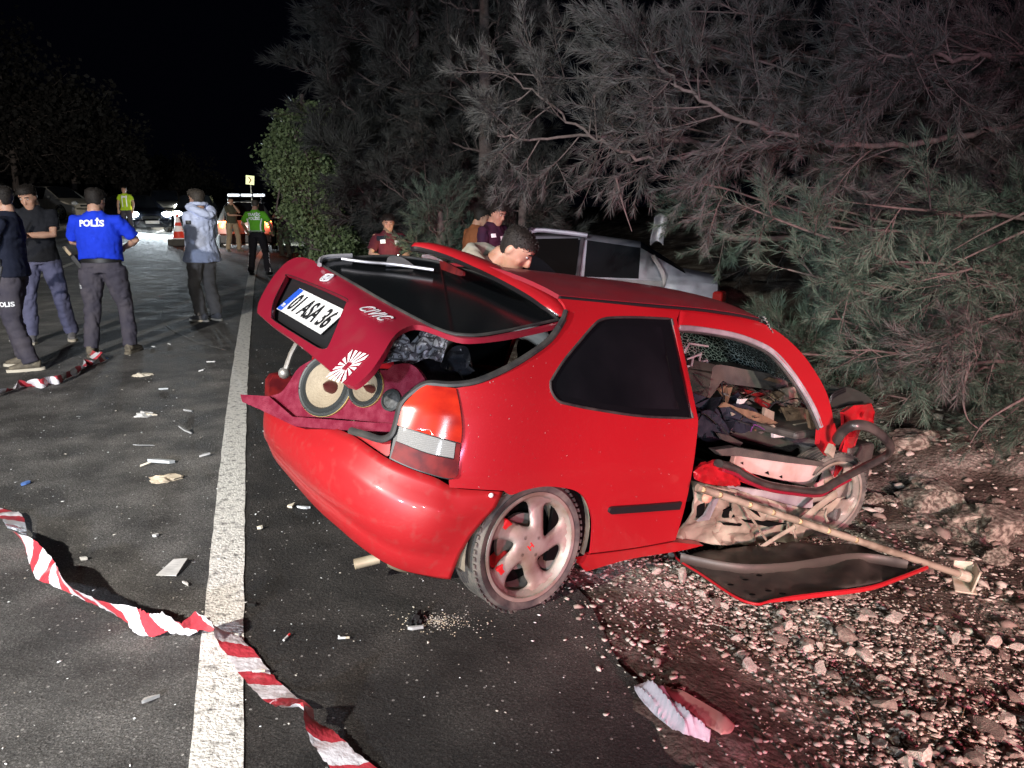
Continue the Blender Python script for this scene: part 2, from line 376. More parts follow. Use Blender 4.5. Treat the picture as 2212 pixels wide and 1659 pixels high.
def clod_mesh(k, mt):
    bm = bmesh.new(); bmesh.ops.create_icosphere(bm, subdivisions=4, radius=.5); rg = np.random.default_rng(k); v = np.array([q.co for q in bm.verts]); o_ = rg.uniform(0, 50, 3)
    pl = rg.normal(size=(9, 3)); pl /= np.linalg.norm(pl, axis=1)[:, None]
    for a, d in zip(pl, rg.uniform(.27, .42, 9)): t = np.maximum(0, v @ a - d); v = v - t[:, None] * a
    f = np.array([.5 * noise.fractal(Vector(p * 2.2 + o_), .9, 2.1, 5) + .25 * abs(noise.noise(Vector(p * 6 + o_))) + .16 * noise.noise(Vector(p * 13 + o_)) + .07 * noise.noise(Vector(p * 27 + o_)) for p in v])
    v = v * (1 + f[:, None] * .55) * np.array([1.15, .95, .62])
    for q, p in zip(bm.verts, v): q.co = p
    me = bpy.data.meshes.new('stone'); bm.to_mesh(me); bm.free(); me.materials.append(mt); return me
CLOD = noisy(mat('earth_clod', (.34, .31, .25), .95), 9, c2=(.10, .08, .062), lo=.40, hi=.58, detail=10, bump=1, bscale=46)
clods = [clod_mesh(200 + k, CLOD) for k in range(5)]
def scatter_pts(n):
    y = rng.uniform(1.2, 7.0, n * 3); q = rng.gamma(2.0, .85, n * 3) - .25
    p = np.exp(-((y - 3.0) / 2.2) ** 2) * np.where(q < 0, .30, .25 + .75 * sm(.2, .8, q)) * (.35 + .65 * sm(-.3, .5, vn(q * 2, y, .8, 12)))
    k = rng.random(n * 3) < p; y = y[k][:n]; q = q[k][:n]
    return road_x(-(EDGE + q), y), y, q
X, Y, Q = scatter_pts(900)
size = np.clip(rng.lognormal(np.log(.050), .42, len(X)), .030, .14); size *= np.where(Q < .5, .7, 1)
o = np.argsort(-size)[:250]
def put_stone(x, y, s, me=None, dz=.12):
    ob = bpy.data.objects.new('stone', me or stones[int(rng.integers(12))]); COL.objects.link(ob); ob.parent = verge
    ob.location = (x, y, float(gzr(x, y)) + s * dz); ob.scale = (s * rng.uniform(.8, 1.3), s * rng.uniform(.8, 1.2), s * rng.uniform(.7, 1.1))
    ob.rotation_euler = (rng.normal() * .25, rng.normal() * .25, rng.uniform(0, 6.3)); return ob
for i in o: put_stone(X[i], Y[i], size[i])
# big pale lumps of the gouged bank, and the broken block in the foreground corner
for px, py, s in ((1960, 960, .5), (2030, 1010, .42), (1990, 1080, .36), (2120, 1090, .45), (2180, 1030, .5), (2080, 1165, .20), (2010, 1185, .18), (2150, 1210, .26), (2195, 1120, .3),
                  (1935, 1600, .075), (2185, 1610, .085), (2120, 1560, .05), (2060, 1010, .3), (2200, 960, .4)):
    p = onz(px, py, -.3)
    for _ in range(6): p = onz(px, py, float(gzr(p[0], p[1])))
    put_stone(p[0], p[1], s * (.85 if s > .1 else 1), clods[int(px) % 5] if s > .1 else stones[4], .02)
# countless small gravel: one mesh
def scatter_mesh(name, X, Y, S, mats, zf, src, flat=.7, parent=None, lift=.15):
    ms = [(np.array([v.co for v in a.vertices]), np.array([p.vertices for p in a.polygons])) for a in src]
    Vs, Fs, Ms, nn = [], [], [], 0; Z = zf(X, Y)
    A = rng.uniform(0, 6.3, len(X)); K = rng.integers(0, len(ms), len(X))
    for x, y, z, s, a, k in zip(X, Y, Z, S, A, K):
        v, f = ms[k]; c, d = math.cos(a), math.sin(a)
        w = v * s; Vs.append(np.stack([w[:, 0] * c - w[:, 1] * d + x, w[:, 0] * d + w[:, 1] * c + y, w[:, 2] * flat + z + s * lift], 1)); Fs.append(f + nn); nn += len(v)
        Ms.append(np.full(len(f), k % len(mats)))
    me = fast_mesh(name, np.concatenate(Vs), np.concatenate(Fs), 3); ob = link(name, me, parent, mats)
    me.polygons.foreach_set('material_index', np.concatenate(Ms).astype(np.int32)); return ob
small = [stone_mesh(100 + k, 1) for k in range(6)]
X, Y, Q = scatter_pts(26000)
S = np.clip(rng.lognormal(np.log(.016), .55, len(X)), .005, .05)
tag(scatter_mesh('gravel', X, Y, S, [STONE, STONE2, STONE], gzr, small), kind='stuff')
# rubble of the bank
for _ in range(26):
    y_ = rng.uniform(2.6, 6.6); q_ = rng.uniform(2.6, 6.0); put_stone(float(road_x(-(EDGE + q_), y_)), y_, rng.uniform(.10, .28), clods[int(rng.integers(5))], .0)
n_ = 5200; Y = rng.uniform(1.5, 9, n_); Q = rng.uniform(2.0, 8.5, n_); X = road_x(-(EDGE + Q), Y)
tag(scatter_mesh('rubble', X, Y, np.clip(rng.lognormal(np.log(.04), .6, n_), .012, .16), [STONE, STONE2], gzr, small), kind='stuff')
# dry pine needles on the bank
n_ = 9000; Y = rng.uniform(1.2, 8.5, n_); Q = rng.gamma(2.2, 1.3, n_); X = road_x(-(EDGE + Q), Y); A = rng.uniform(0, 6.3, n_); L_ = rng.uniform(.03, .09, n_); z_ = gzr(X, Y) + .006
d_ = np.stack([np.cos(A), np.sin(A), rng.normal(size=n_) * .12], 1); s_ = np.stack([-np.sin(A), np.cos(A), 0 * A], 1) * .0018; p_ = np.stack([X, Y, z_], 1)
tag(link('pine_litter', fast_mesh('pine_litter', np.stack([p_ - s_, p_ + s_, p_ + d_ * L_[:, None]], 1).reshape(-1, 3), np.arange(n_ * 3).reshape(-1, 3), 3), None, [mat('dry_needles', (.20, .13, .07), .8)]), kind='stuff')
# grit and glass crumbs on the asphalt
GRIT = mat('glass_crumb', (.75, .78, .76), .15, spec=.8)
n_ = 1500; Y = 1.6 + rng.gamma(1.7, 2.2, n_); L = rng.normal(.7, 1.9, n_); L = np.where(L < -1.4, rng.uniform(-1.3, 2, n_), L)
k = Y < 22; X = road_x(L, Y)
tag(scatter_mesh('glass_crumbs', X[k], Y[k], np.clip(rng.lognormal(np.log(.007), .5, k.sum()), .003, .022) * (1 + Y[k] * .04), [GRIT, STONE, WHITE], gz, small[:3], .5), kind='stuff')
# ================================================================== the wrecked red hatchback
POSE = Matrix.Translation((-.432, 3.511, -.108)) @ Matrix.Rotation(R(36.5), 4, 'Z') @ Matrix.Rotation(R(10.4), 4, 'Y') @ Matrix.Rotation(R(-.6), 4, 'X')
M3 = np.array(POSE.to_3x3()); T3 = np.array(POSE.translation)
CO = M3.T @ (CAM - T3)                                             # the camera in car coordinates
def cray(P):
    P = np.asarray(P, float).reshape(-1, 2)
    D = FWD + RT * ((P[:, :1] - CXP) / FPX) + UPV * ((CYP - P[:, 1:2]) / FPX)
    return D @ M3
ZS = [.0, .15, .25, .45, .62, .85, .95, 1.10, 1.27, 1.36, 1.42, 1.47]
WS = [.74, .785, .80, .825, .83, .805, .785, .72, .63, .575, .50, .25]
AS = [.60, .66, .69, .72, .72, .665, .62, .52, .36, .2, .1, .1]
NX, X0 = 2.9, -.03
def bodyF(P, off=0.0):
    X, Y, Z = P[..., 0], P[..., 1], P[..., 2]
    w = np.interp(Z, ZS, WS) + off; a = np.interp(Z, ZS, AS) + off
    w = w - .05 * sm(1.2, 2.3, X)
    return (np.maximum(0, X0 - X) / a) ** NX + (np.abs(Y) / w) ** NX - 1
TT = np.arange(1.6, 8.5, .012)
def on_body(P, off=0.0):
    D = cray(P); out = []
    for i in range(0, len(D), 400):
        d = D[i:i + 400]; Q = CO + d[:, None, :] * TT[None, :, None]; F = bodyF(Q, off)
        F = np.where(Q[..., 2] > 1.6, 9, F); neg = F < 0
        k = np.where(neg.any(1), neg.argmax(1), F.argmin(1)); hi = TT[k]; lo = np.where(neg.any(1), hi - .012, hi)
        for _ in range(12):
            md = (lo + hi) / 2; f = bodyF(CO + d * md[:, None], off); hi = np.where(f < 0, md, hi); lo = np.where(f < 0, lo, md)
        out.append(CO + d * hi[:, None])
    return np.concatenate(out)
def on_plane(p0, nrm):
    p0 = np.array(p0, float); nrm = np.array(nrm, float)
    def fn(P, off=0.0):
        D = cray(P); nn = nrm / np.linalg.norm(nrm)
        if (nn @ (CO - p0)) < 0: nn = -nn
        return CO + D * (((p0 + nn * off - CO) @ nn) / (D @ nn))[:, None]
    return fn
def plane3(a, b, c):
    a, b, c = map(np.array, (a, b, c)); return on_plane(a, np.cross(b - a, c - a))
def pY(y): return on_plane((0, y, 0), (0, 1, 0))
def pX(x): return on_plane((x, 0, 0), (1, 0, 0))
def pZ(z): return on_plane((0, 0, z), (0, 0, 1))
def on_convex(fs, k=25.0):
    def fn(P, off=0.0):
        D = cray(P); ts = np.stack([((f(P, off) - CO) * D).sum(1) / (D * D).sum(1) for f in fs])
        t = np.log(np.exp(k * (ts - ts.max(0))).sum(0)) / k + ts.max(0)
        return CO + D * (t - math.log(len(fs)) / k * 0)[:, None]
    return fn
def inside(poly, P):
    poly = np.asarray(poly); x, y = P[:, 0], P[:, 1]; r = np.zeros(len(P), bool); j = len(poly) - 1
    for i in range(len(poly)):
        xi, yi = poly[i]; xj, yj = poly[j]
        r ^= ((yi > y) != (yj > y)) & (x < (xj - xi) * (y - yi) / (yj - yi + 1e-12) + xi); j = i
    return r
def seg(*parts):
    """outline from pieces; each piece a list of points, smooth inside, corners between"""
    out = []
    for p in parts:
        p = np.array(p, float); out.append(bez(p, 5)[:-1] if len(p) > 2 else p[:-1])
    return np.concatenate(out)
def tri(outer, holes=(), step=16):
    outer = np.asarray(outer, float); pts = [Vector(p) for p in outer]; n = len(outer); E = [(i, (i + 1) % n) for i in range(n)]
    for h in holes:
        h = np.asarray(h, float); o = len(pts); pts += [Vector(p) for p in h]; E += [(o + i, o + (i + 1) % len(h)) for i in range(len(h))]
    lo, hi = outer.min(0), outer.max(0)
    gx, gy = np.meshgrid(np.arange(lo[0] + step * .5, hi[0], step), np.arange(lo[1] + step * .5, hi[1], step)); g = np.stack([gx.ravel(), gy.ravel()], 1)
    g[:, 0] += (np.round(g[:, 1] / step) % 2) * step * .4
    if len(g):
        k = inside(outer, g)
        for h in holes: k &= ~inside(h, g)
        B = np.array([tuple(p) for p in pts]); g = g[k]
        if len(g): g = g[np.min(np.linalg.norm(g[:, None] - B[None], axis=2), 1) > step * .4]
        pts += [Vector(p) for p in g]
    r = delaunay_2d_cdt(pts, E, [], 0, 1e-6)
    V = np.array([tuple(v) for v in r[0]]); F = np.array([f for f in r[2] if len(f) == 3]); c = V[F].mean(1)
    k = inside(outer, c)
    for h in holes: k &= ~inside(h, c)
    F = F[k]; a = V[F]
    cr = (a[:, 1, 0] - a[:, 0, 0]) * (a[:, 2, 1] - a[:, 0, 1]) - (a[:, 1, 1] - a[:, 0, 1]) * (a[:, 2, 0] - a[:, 0, 0])
    F = np.where((cr > 0)[:, None], F[:, ::-1], F); return V, F          # faces turn towards the viewer
def panel(name, outer, surf, mats, parent, holes=(), step=16, thick=.012, off=0.0, post=None, smooth=True, label=None, mirror=False):
    V, F = tri(outer, holes, step); Q = surf(V, off)
    if post is not None: Q = post(Q, V)
    m = MB(); m.add(Q, F); o = m.build(name, mats, parent, smooth, angle=50, label=label)
    if thick: s = o.modifiers.new('solid', 'SOLIDIFY'); s.thickness = thick; s.offset = -1; o.modifiers.new('split', 'EDGE_SPLIT').split_angle = R(50)
    if mirror:
        m = MB(); m.add(Q * np.array([1, -1, 1]), F[:, ::-1]); o2 = m.build(name, mats, parent, smooth, angle=50)
        if thick: s = o2.modifiers.new('solid', 'SOLIDIFY'); s.thickness = thick; s.offset = -1
    return o
def cpt(x, y, surf, off=0.0): return surf(np.array([[x, y]]), off)[0]

RED = mat('red_car_paint', (.32, .009, .014), .36, coat=.4); noisy(RED, 70, c2=(.28, .024, .026), lo=.62, hi=.80, detail=10, rough=.55)
REDD = noisy(mat('dusty_red_paint', (.32, .011, .014), .42, coat=.25), 24, c2=(.28, .024, .022), lo=.54, hi=.80, detail=12, rough=.65)
LIDRED = noisy(mat('shaded_red_paint', (.21, .008, .022), .40, coat=.4), 8, c2=(.20, .02, .03), lo=.5, hi=.8)  # weaker light on the tailgate painted in as a darker red
CARPET = noisy(mat('maroon_carpet', (.13, .010, .024), .95, spec=.1), 24, c2=(.19, .03, .05), lo=.4, hi=.7, bump=.6, bscale=220)
BEIGE = noisy(mat('dirty_inner_metal', (.31, .27, .21), .6, .1), 7, c2=(.13, .10, .075), lo=.42, hi=.7, bump=.25, bscale=20)
PINKM = noisy(mat('inner_door_metal', (.52, .40, .37), .55, .1), 6, c2=(.36, .24, .2), lo=.42, hi=.75)
TRIM = noisy(mat('grey_trim', (.36, .35, .37), .4, .3), 9, c2=(.2, .19, .2))
DASHM = noisy(mat('dashboard_plastic', (.045, .042, .040), .5), 10, c2=(.085, .075, .065), bump=.3, bscale=120)
SEATM = noisy(mat('seat_fabric', (.010, .012, .020), .9, spec=.2), 18, c2=(.022, .024, .035), bump=.5, bscale=60)
TAN = noisy(mat('torn_tan_board', (.17, .11, .065), .8), 12, c2=(.08, .05, .03), bump=.5, bscale=40)
REDL = noisy(mat('red_lens', (.17, .004, .005), .16, coat=.6), 4.5, c2=(.55, .030, .010), lo=.40, hi=.70, stretch=(1, 1, 1.4))
REDL2 = noisy(mat('dark_red_lens', (.07, .005, .007), .5, spec=.2), 16, c2=(.15, .010, .01), lo=.4, hi=.62)
CLEARL = mat('clear_lens', (.24, .235, .225), .3, coat=.2)
n, l, b = nodes(CLEARL); tc = n.new('ShaderNodeTexCoord'); wv = n.new('ShaderNodeTexWave'); wv.bands_direction = 'Z'; wv.inputs['Scale'].default_value = 46
l.new(tc.outputs['Object'], wv.inputs[0]); bb = n.new('ShaderNodeBump'); bb.inputs['Strength'].default_value = .5; bb.inputs['Distance'].default_value = .006; l.new(wv.outputs['Fac'], bb.inputs['Height']); l.new(bb.outputs[0], b.inputs['Normal'])

PANE = noisy(mat('smoky_pane', (.004, .005, .006), .05, 0, .5), 2.2, c2=(.009, .010, .012), rough=.16)
car = empty('red_hatchback', POSE, 'wrecked red three-door hatchback with its tailgate up and right door torn open', 'car')

# ---- outlines traced on the photograph (2212 px wide)
QWIN = seg([(1190, 824), (1192, 844), (1207, 865), (1233, 873), (1289, 884), (1388, 898), (1494, 902)], [(1494, 902), (1449, 690)], [(1449, 690), (1384, 687), (1330, 687), (1304, 690), (1285, 701), (1251, 740), (1216, 783), (1190, 824)])
ARCH = [(1276.5, 1192), (1281, 1135), (1276, 1105), (1266, 1080), (1250, 1064), (1229, 1056), (1190, 1051), (1160, 1053), (1130, 1060), (1104, 1069), (1088, 1060)]
TLX = [(988, 1026), (995, 979), (998, 922), (993, 879), (985, 838.5)]
quarter = seg([(1208, 645), (1289, 652.5), (1400, 662), (1470, 668)], [(1470, 668), (1462, 690)], [(1462, 690), (1508, 905)], [(1508, 905), (1506, 938), (1496, 1015), (1478, 1101), (1459, 1167)],
              [(1459, 1167), (1364, 1184), (1268, 1196)], [(1268, 1196)] + ARCH, [(1088, 1060), (1030, 1057), (971, 1053)], [(971, 1053), (970, 1037)], [(970, 1037), (980, 1034.5), (989, 1026)],
              TLX, [(985, 838.5), (1023, 831), (1074, 812), (1124, 786), (1182, 748), (1213, 705), (1222, 685), (1224, 672), (1218, 657), (1208, 645)])
QWH = (QWIN - QWIN.mean(0)) * 1.012 + QWIN.mean(0)
panel('quarter_panel', quarter, on_body, [RED], car, [QWH], 15, .012, mirror=True)
sw = panel('side_window', QWH, on_body, [GLASSDK], car, (), 15, .004, -.006, mirror=True)
QIN = (QWIN - QWIN.mean(0)) * np.array([.87, .84]) + QWIN.mean(0)
panel('tinted_pane', QIN, on_body, [PANE], sw, (), 15, 0, -.0045)
m = MB(); P = on_body(QWH, -.001); m.tube(P, .0065, 8, closed=True); m.build('window_seal', [RUBBER], sw, True)
MOULD = seg([(1318, 1103), (1317, 1108), (1322, 1111.5)], [(1322, 1111.5), (1400, 1106), (1469, 1101)], [(1469, 1101), (1474, 1085)], [(1474, 1085), (1400, 1091), (1326, 1096)], [(1326, 1096), (1320, 1099), (1318, 1103)])
panel('side_moulding', MOULD, on_body, [BLACK], car, (), 12, .014, .014)
SILL = seg([(1268, 1199), (1364, 1187), (1455, 1171)], [(1455, 1171), (1520, 1178)], [(1520, 1178), (1470, 1190), (1360, 1208), (1266, 1235)], [(1266, 1235), (1255, 1222), (1262, 1212), (1268, 1199)])
panel('sill', SILL, on_body, [REDD], car, (), 14, .05, -.015)
# ---- rear bumper, swept round the plan curve of the body
def angle_of(Q): return np.arctan2(np.maximum(X0 - Q[:, 0], 0) / .72, -Q[:, 1] / .82)        # 0 at the right flank, pi/2 at the rear centre
bot = np.array([(972, 1250), (930, 1247), (885, 1241), (859, 1237), (823, 1219), (797, 1197), (732, 1146), (667, 1084), (616, 1023)], float)
top = np.array([(1086, 1062), (1030, 1059), (971, 1055), (958, 1037), (906, 1021), (870, 1007), (838, 992), (790, 960), (757, 936), (700, 908), (650, 890)], float)
arc = np.array([(1086, 1062), (1070, 1097), (1040, 1127), (1018, 1157), (997, 1191), (984, 1221), (973, 1250)], float)
qb, qt, qa = on_body(bot), on_body(top), on_body(arc); ab, at_, aa_ = angle_of(qb), angle_of(qt), angle_of(qa)
ob_, ot_, oa_ = np.argsort(ab), np.argsort(at_), np.argsort(qa[:, 2])
def plan(a, z, off):
    """point on the plan superellipse at angle a, height z"""
    w = np.interp(z, ZS, WS) + off; aa = np.interp(z, ZS, AS) + off
    c, s = np.cos(a), np.sin(a); r = (np.abs(c * .82 / w) ** NX + np.abs(s * .72 / aa) ** NX) ** (-1 / NX)
    return np.stack([X0 - r * s * .72, -r * c * .82, z], -1)
zbf = lambda u: float(np.interp(np.degrees(u), [27, 33, 39, 44, 49, 55, 63, 80, 99, 125, 180], [.176, .178, .181, .19, .212, .244, .284, .33, .377, .415, .42]))
ztf = lambda u: min(.69, float(np.interp(u, np.append(at_[ot_], 3.14), np.append(qt[ot_, 2], .66))))
VS = [(0, -.02), (.03, .002), (.2, .018), (.27, .021), (.30, .034), (.5, .040), (.70, .040), (.76, .034), (.83, .018), (.92, .006), (1.0, -.004)]
V = []
for s_ in np.linspace(0, 1, 101):
    row = []
    for v, of in VS:
        u = s_ * math.pi
        for _ in range(4):
            z = zbf(u) + (ztf(u) - zbf(u)) * v
            a0 = float(np.interp(z, qa[oa_, 2], aa_[oa_])); u = a0 + s_ * (math.pi - 2 * a0)
        e = min(s_, 1 - s_); of = .003 + (of - .003) * float(sm(.0, .12, e)); row.append(plan(u, z, of))
    V.append(row)
V = np.array(V); K_ = np.array([.25, .5, .25])
for _ in range(3): V[1:-1, :, :] = .25 * V[:-2] + .5 * V[1:-1] + .25 * V[2:]
m = MB(); m.grid(V); bump = m.build('rear_bumper', [REDD], car, True, angle=75, fixn=True)
bump.modifiers.new('solid', 'SOLIDIFY').thickness = .006
m = MB(); m.ell(cpt(1061, 1070, on_body, .012), (.012, .006, .010)); m.build('reflector_clip', [WHITE], car, True)
# ---- tail light
TL = seg([(921, 832), (950, 834.5), (985, 838.7)], [(985, 838.7), (993, 879), (998, 922), (995, 979), (988, 1026)], [(988, 1026), (980, 1033), (957, 1031), (906, 1016), (873, 1003), (844, 989)],
         [(844, 989), (853, 946), (859, 912), (869, 879), (889, 855), (906, 840), (921, 832)])
m_ = TL.mean(0); TLo = (TL - m_) * np.array([1.04, 1.025]) + m_
panel('lamp_seal', TLo, on_body, [BLACK], car, (), 12, .02, -.006)
up_ = seg([(921, 832), (950, 834.5), (985, 838.7)], [(985, 838.7), (993, 879), (998, 922), (996, 957)], [(996, 957), (923, 937.5), (858, 918)], [(858, 918), (860, 912), (869, 879), (889, 855), (906, 840), (921, 832)])
tl = panel('tail_light', up_, on_body, [REDL], car, (), 9, .02, .012)
wh = seg([(862, 921), (923, 940), (984, 957)], [(984, 957), (980, 990)], [(980, 990), (923, 978), (857, 953)], [(857, 953), (862, 921)])
panel('reversing_lens', wh, on_body, [CLEARL], tl, (), 9, .02, .013)
lo_ = seg([(855, 953), (923, 980), (981, 993)], [(981, 993), (986, 957)], [(986, 957), (995, 959)], [(995, 959), (988, 1026)], [(988, 1026), (980, 1033), (957, 1031), (906, 1016), (873, 1003), (844, 989)], [(844, 989), (855, 953)])
panel('lower_lens', lo_, on_body, [REDL2], tl, (), 9, .02, .012)
# broken stub of the other tail light, with its bulb holder
blt = panel('tail_light', [(581, 862), (583, 824), (592, 812), (612, 808), (642, 815), (660, 832), (640, 846), (606, 853)], pY(.66), [REDL2], car, (), 10, .07, label='smashed tail light stub beside the speakers')
m = MB(); c = cpt(614, 806, pY(.60)); m.ell(c, (.03, .03, .03)); m.tube([c, c + (.02, -.01, .10), c + (.05, 0, .16)], .014, 8); m.build('bulb_holder', [STEEL], blt, True)
# ---- luggage opening: seal, body flange, dark boot
SEAL = bez([(1217, 690), (1202, 715), (1178, 742), (1124, 779), (1074, 806), (1023, 825.5), (973, 831), (923, 829), (890, 848), (866, 873), (856, 912), (846, 939), (823, 949), (789, 939), (757, 930)], 5)
m = MB(); P = on_body(SEAL, -.004); m.tube(P, .0125, 8, flat=1.3); m.build('boot_seal', [RUBBER], car, True)
m = MB(); P2 = np.array([on_body(SEAL, -.035), on_body(SEAL, .0) + 0]); m.grid(P2); m.build('boot_flange', [TRIM], car, True, solid=.004)
panel('boot_lip', seg([(757, 938), (800, 962), (838, 985), (862, 940)], [(862, 940), (846, 945), (823, 953), (789, 944)], [(789, 944), (757, 938)]), on_body, [REDD], car, (), 12, .01, -.03)
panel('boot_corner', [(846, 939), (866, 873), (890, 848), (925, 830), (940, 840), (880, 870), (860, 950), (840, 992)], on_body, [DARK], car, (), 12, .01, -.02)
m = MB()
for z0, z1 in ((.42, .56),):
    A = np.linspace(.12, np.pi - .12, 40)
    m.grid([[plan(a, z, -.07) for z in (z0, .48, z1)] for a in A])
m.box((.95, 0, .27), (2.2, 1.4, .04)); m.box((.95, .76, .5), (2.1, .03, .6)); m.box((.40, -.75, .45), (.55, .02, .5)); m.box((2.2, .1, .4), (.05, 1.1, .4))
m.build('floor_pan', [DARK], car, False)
# ---- roof: drip channel, skin, screen pillar
gut = bez([(1208, 644), (1289, 651.5), (1400, 661), (1512, 670.5), (1591, 681.5), (1640, 692)], 6)
GP = pY(-.57)(gut)
m = MB(); m.tube(GP + np.array([0, -.004, .002]), .008, 6); m.build('drip_channel', [BLACK], car, True)
V = []
for p in GP:
    row = []
    for s in np.linspace(0, 1, 15):
        y = -.565 + 1.13 * s
        row.append((p[0] + .05 * math.sin(math.pi * s) * (-1 if p[0] < .8 else 1) , y, p[2] + .004 + .085 * math.sin(math.pi * min(1, s * .93 + .02)) ** .8 + .045 * s))
    V.append(row)
ROOFM = noisy(mat('shaded_roof_paint', (.24, .010, .02), .5, coat=.2), 6, c2=(.18, .02, .03))  # shade on the roof put into the colour as a darker red
m = MB(); m.grid(V); m.build('roof', [ROOFM], car, True, solid=.02, fixn=True)
RAIL = seg([(1470, 669.5), (1512, 673), (1591, 684), (1617, 687)], [(1617, 687), (1655, 702), (1693, 726), (1731, 762), (1761, 803), (1784, 845), (1796, 884), (1801, 916)], [(1801, 916), (1775, 920)],
           [(1775, 920), (1762, 884), (1742, 849), (1712, 804), (1674, 762), (1636, 739), (1578, 720), (1502, 708), (1466, 706)], [(1466, 706), (1470, 669.5)])
panel('roof_rail', RAIL, on_body, [RED], car, (), 13, .03, mirror=True)
INN = bez([(1466, 708), (1502, 710), (1578, 722), (1636, 741), (1674, 764), (1710, 805), (1740, 850), (1759, 885), (1774, 921)], 5)
m = MB(); P = on_body(INN, -.012); m.tube(P, .016, 8, flat=.8); m.build('opening_trim', [TRIM], car, True)
m = MB(); P = on_body(INN + np.array([-7, 6]), -.03); m.tube(P, .010, 8); m.build('door_seal', [RUBBER], car, True)
# second pillar base and cowl, torn open
panel('pillar_foot', [(1773, 918), (1803, 914), (1812, 950), (1790, 985), (1770, 960)], on_body, [RED], car, (), 10, .03, -.02)
# crazed windscreen
CRAZE = mat('crazed_glass', (.32, .40, .37), .22, spec=.6)
n, l, b = nodes(CRAZE); tc = n.new('ShaderNodeTexCoord'); vo = n.new('ShaderNodeTexVoronoi'); vo.feature = 'DISTANCE_TO_EDGE'; vo.inputs['Scale'].default_value = 34; l.new(tc.outputs['Object'], vo.inputs[0])
rp = ramp(n, [(0, (.40, .46, .43)), (.04, (.05, .07, .065)), (.15, (.010, .015, .014))]); l.new(vo.outputs[0], rp.inputs[0]); l.new(rp.outputs[0], b.inputs['Base Color'])
V = [[(1.70 + .66 * t + .06 * math.sin(math.pi * s), -.56 + 1.14 * s - (.08 - .16 * s) * t, 1.41 - .46 * t + .05 * math.sin(math.pi * s) - .05 * math.sin(3 * t + 5 * s)) for s in np.linspace(0, 1, 13)] for t in np.linspace(0, 1, 9)]
m = MB(); m.grid(V); m.build('windscreen', [CRAZE], car, True, solid=.006)
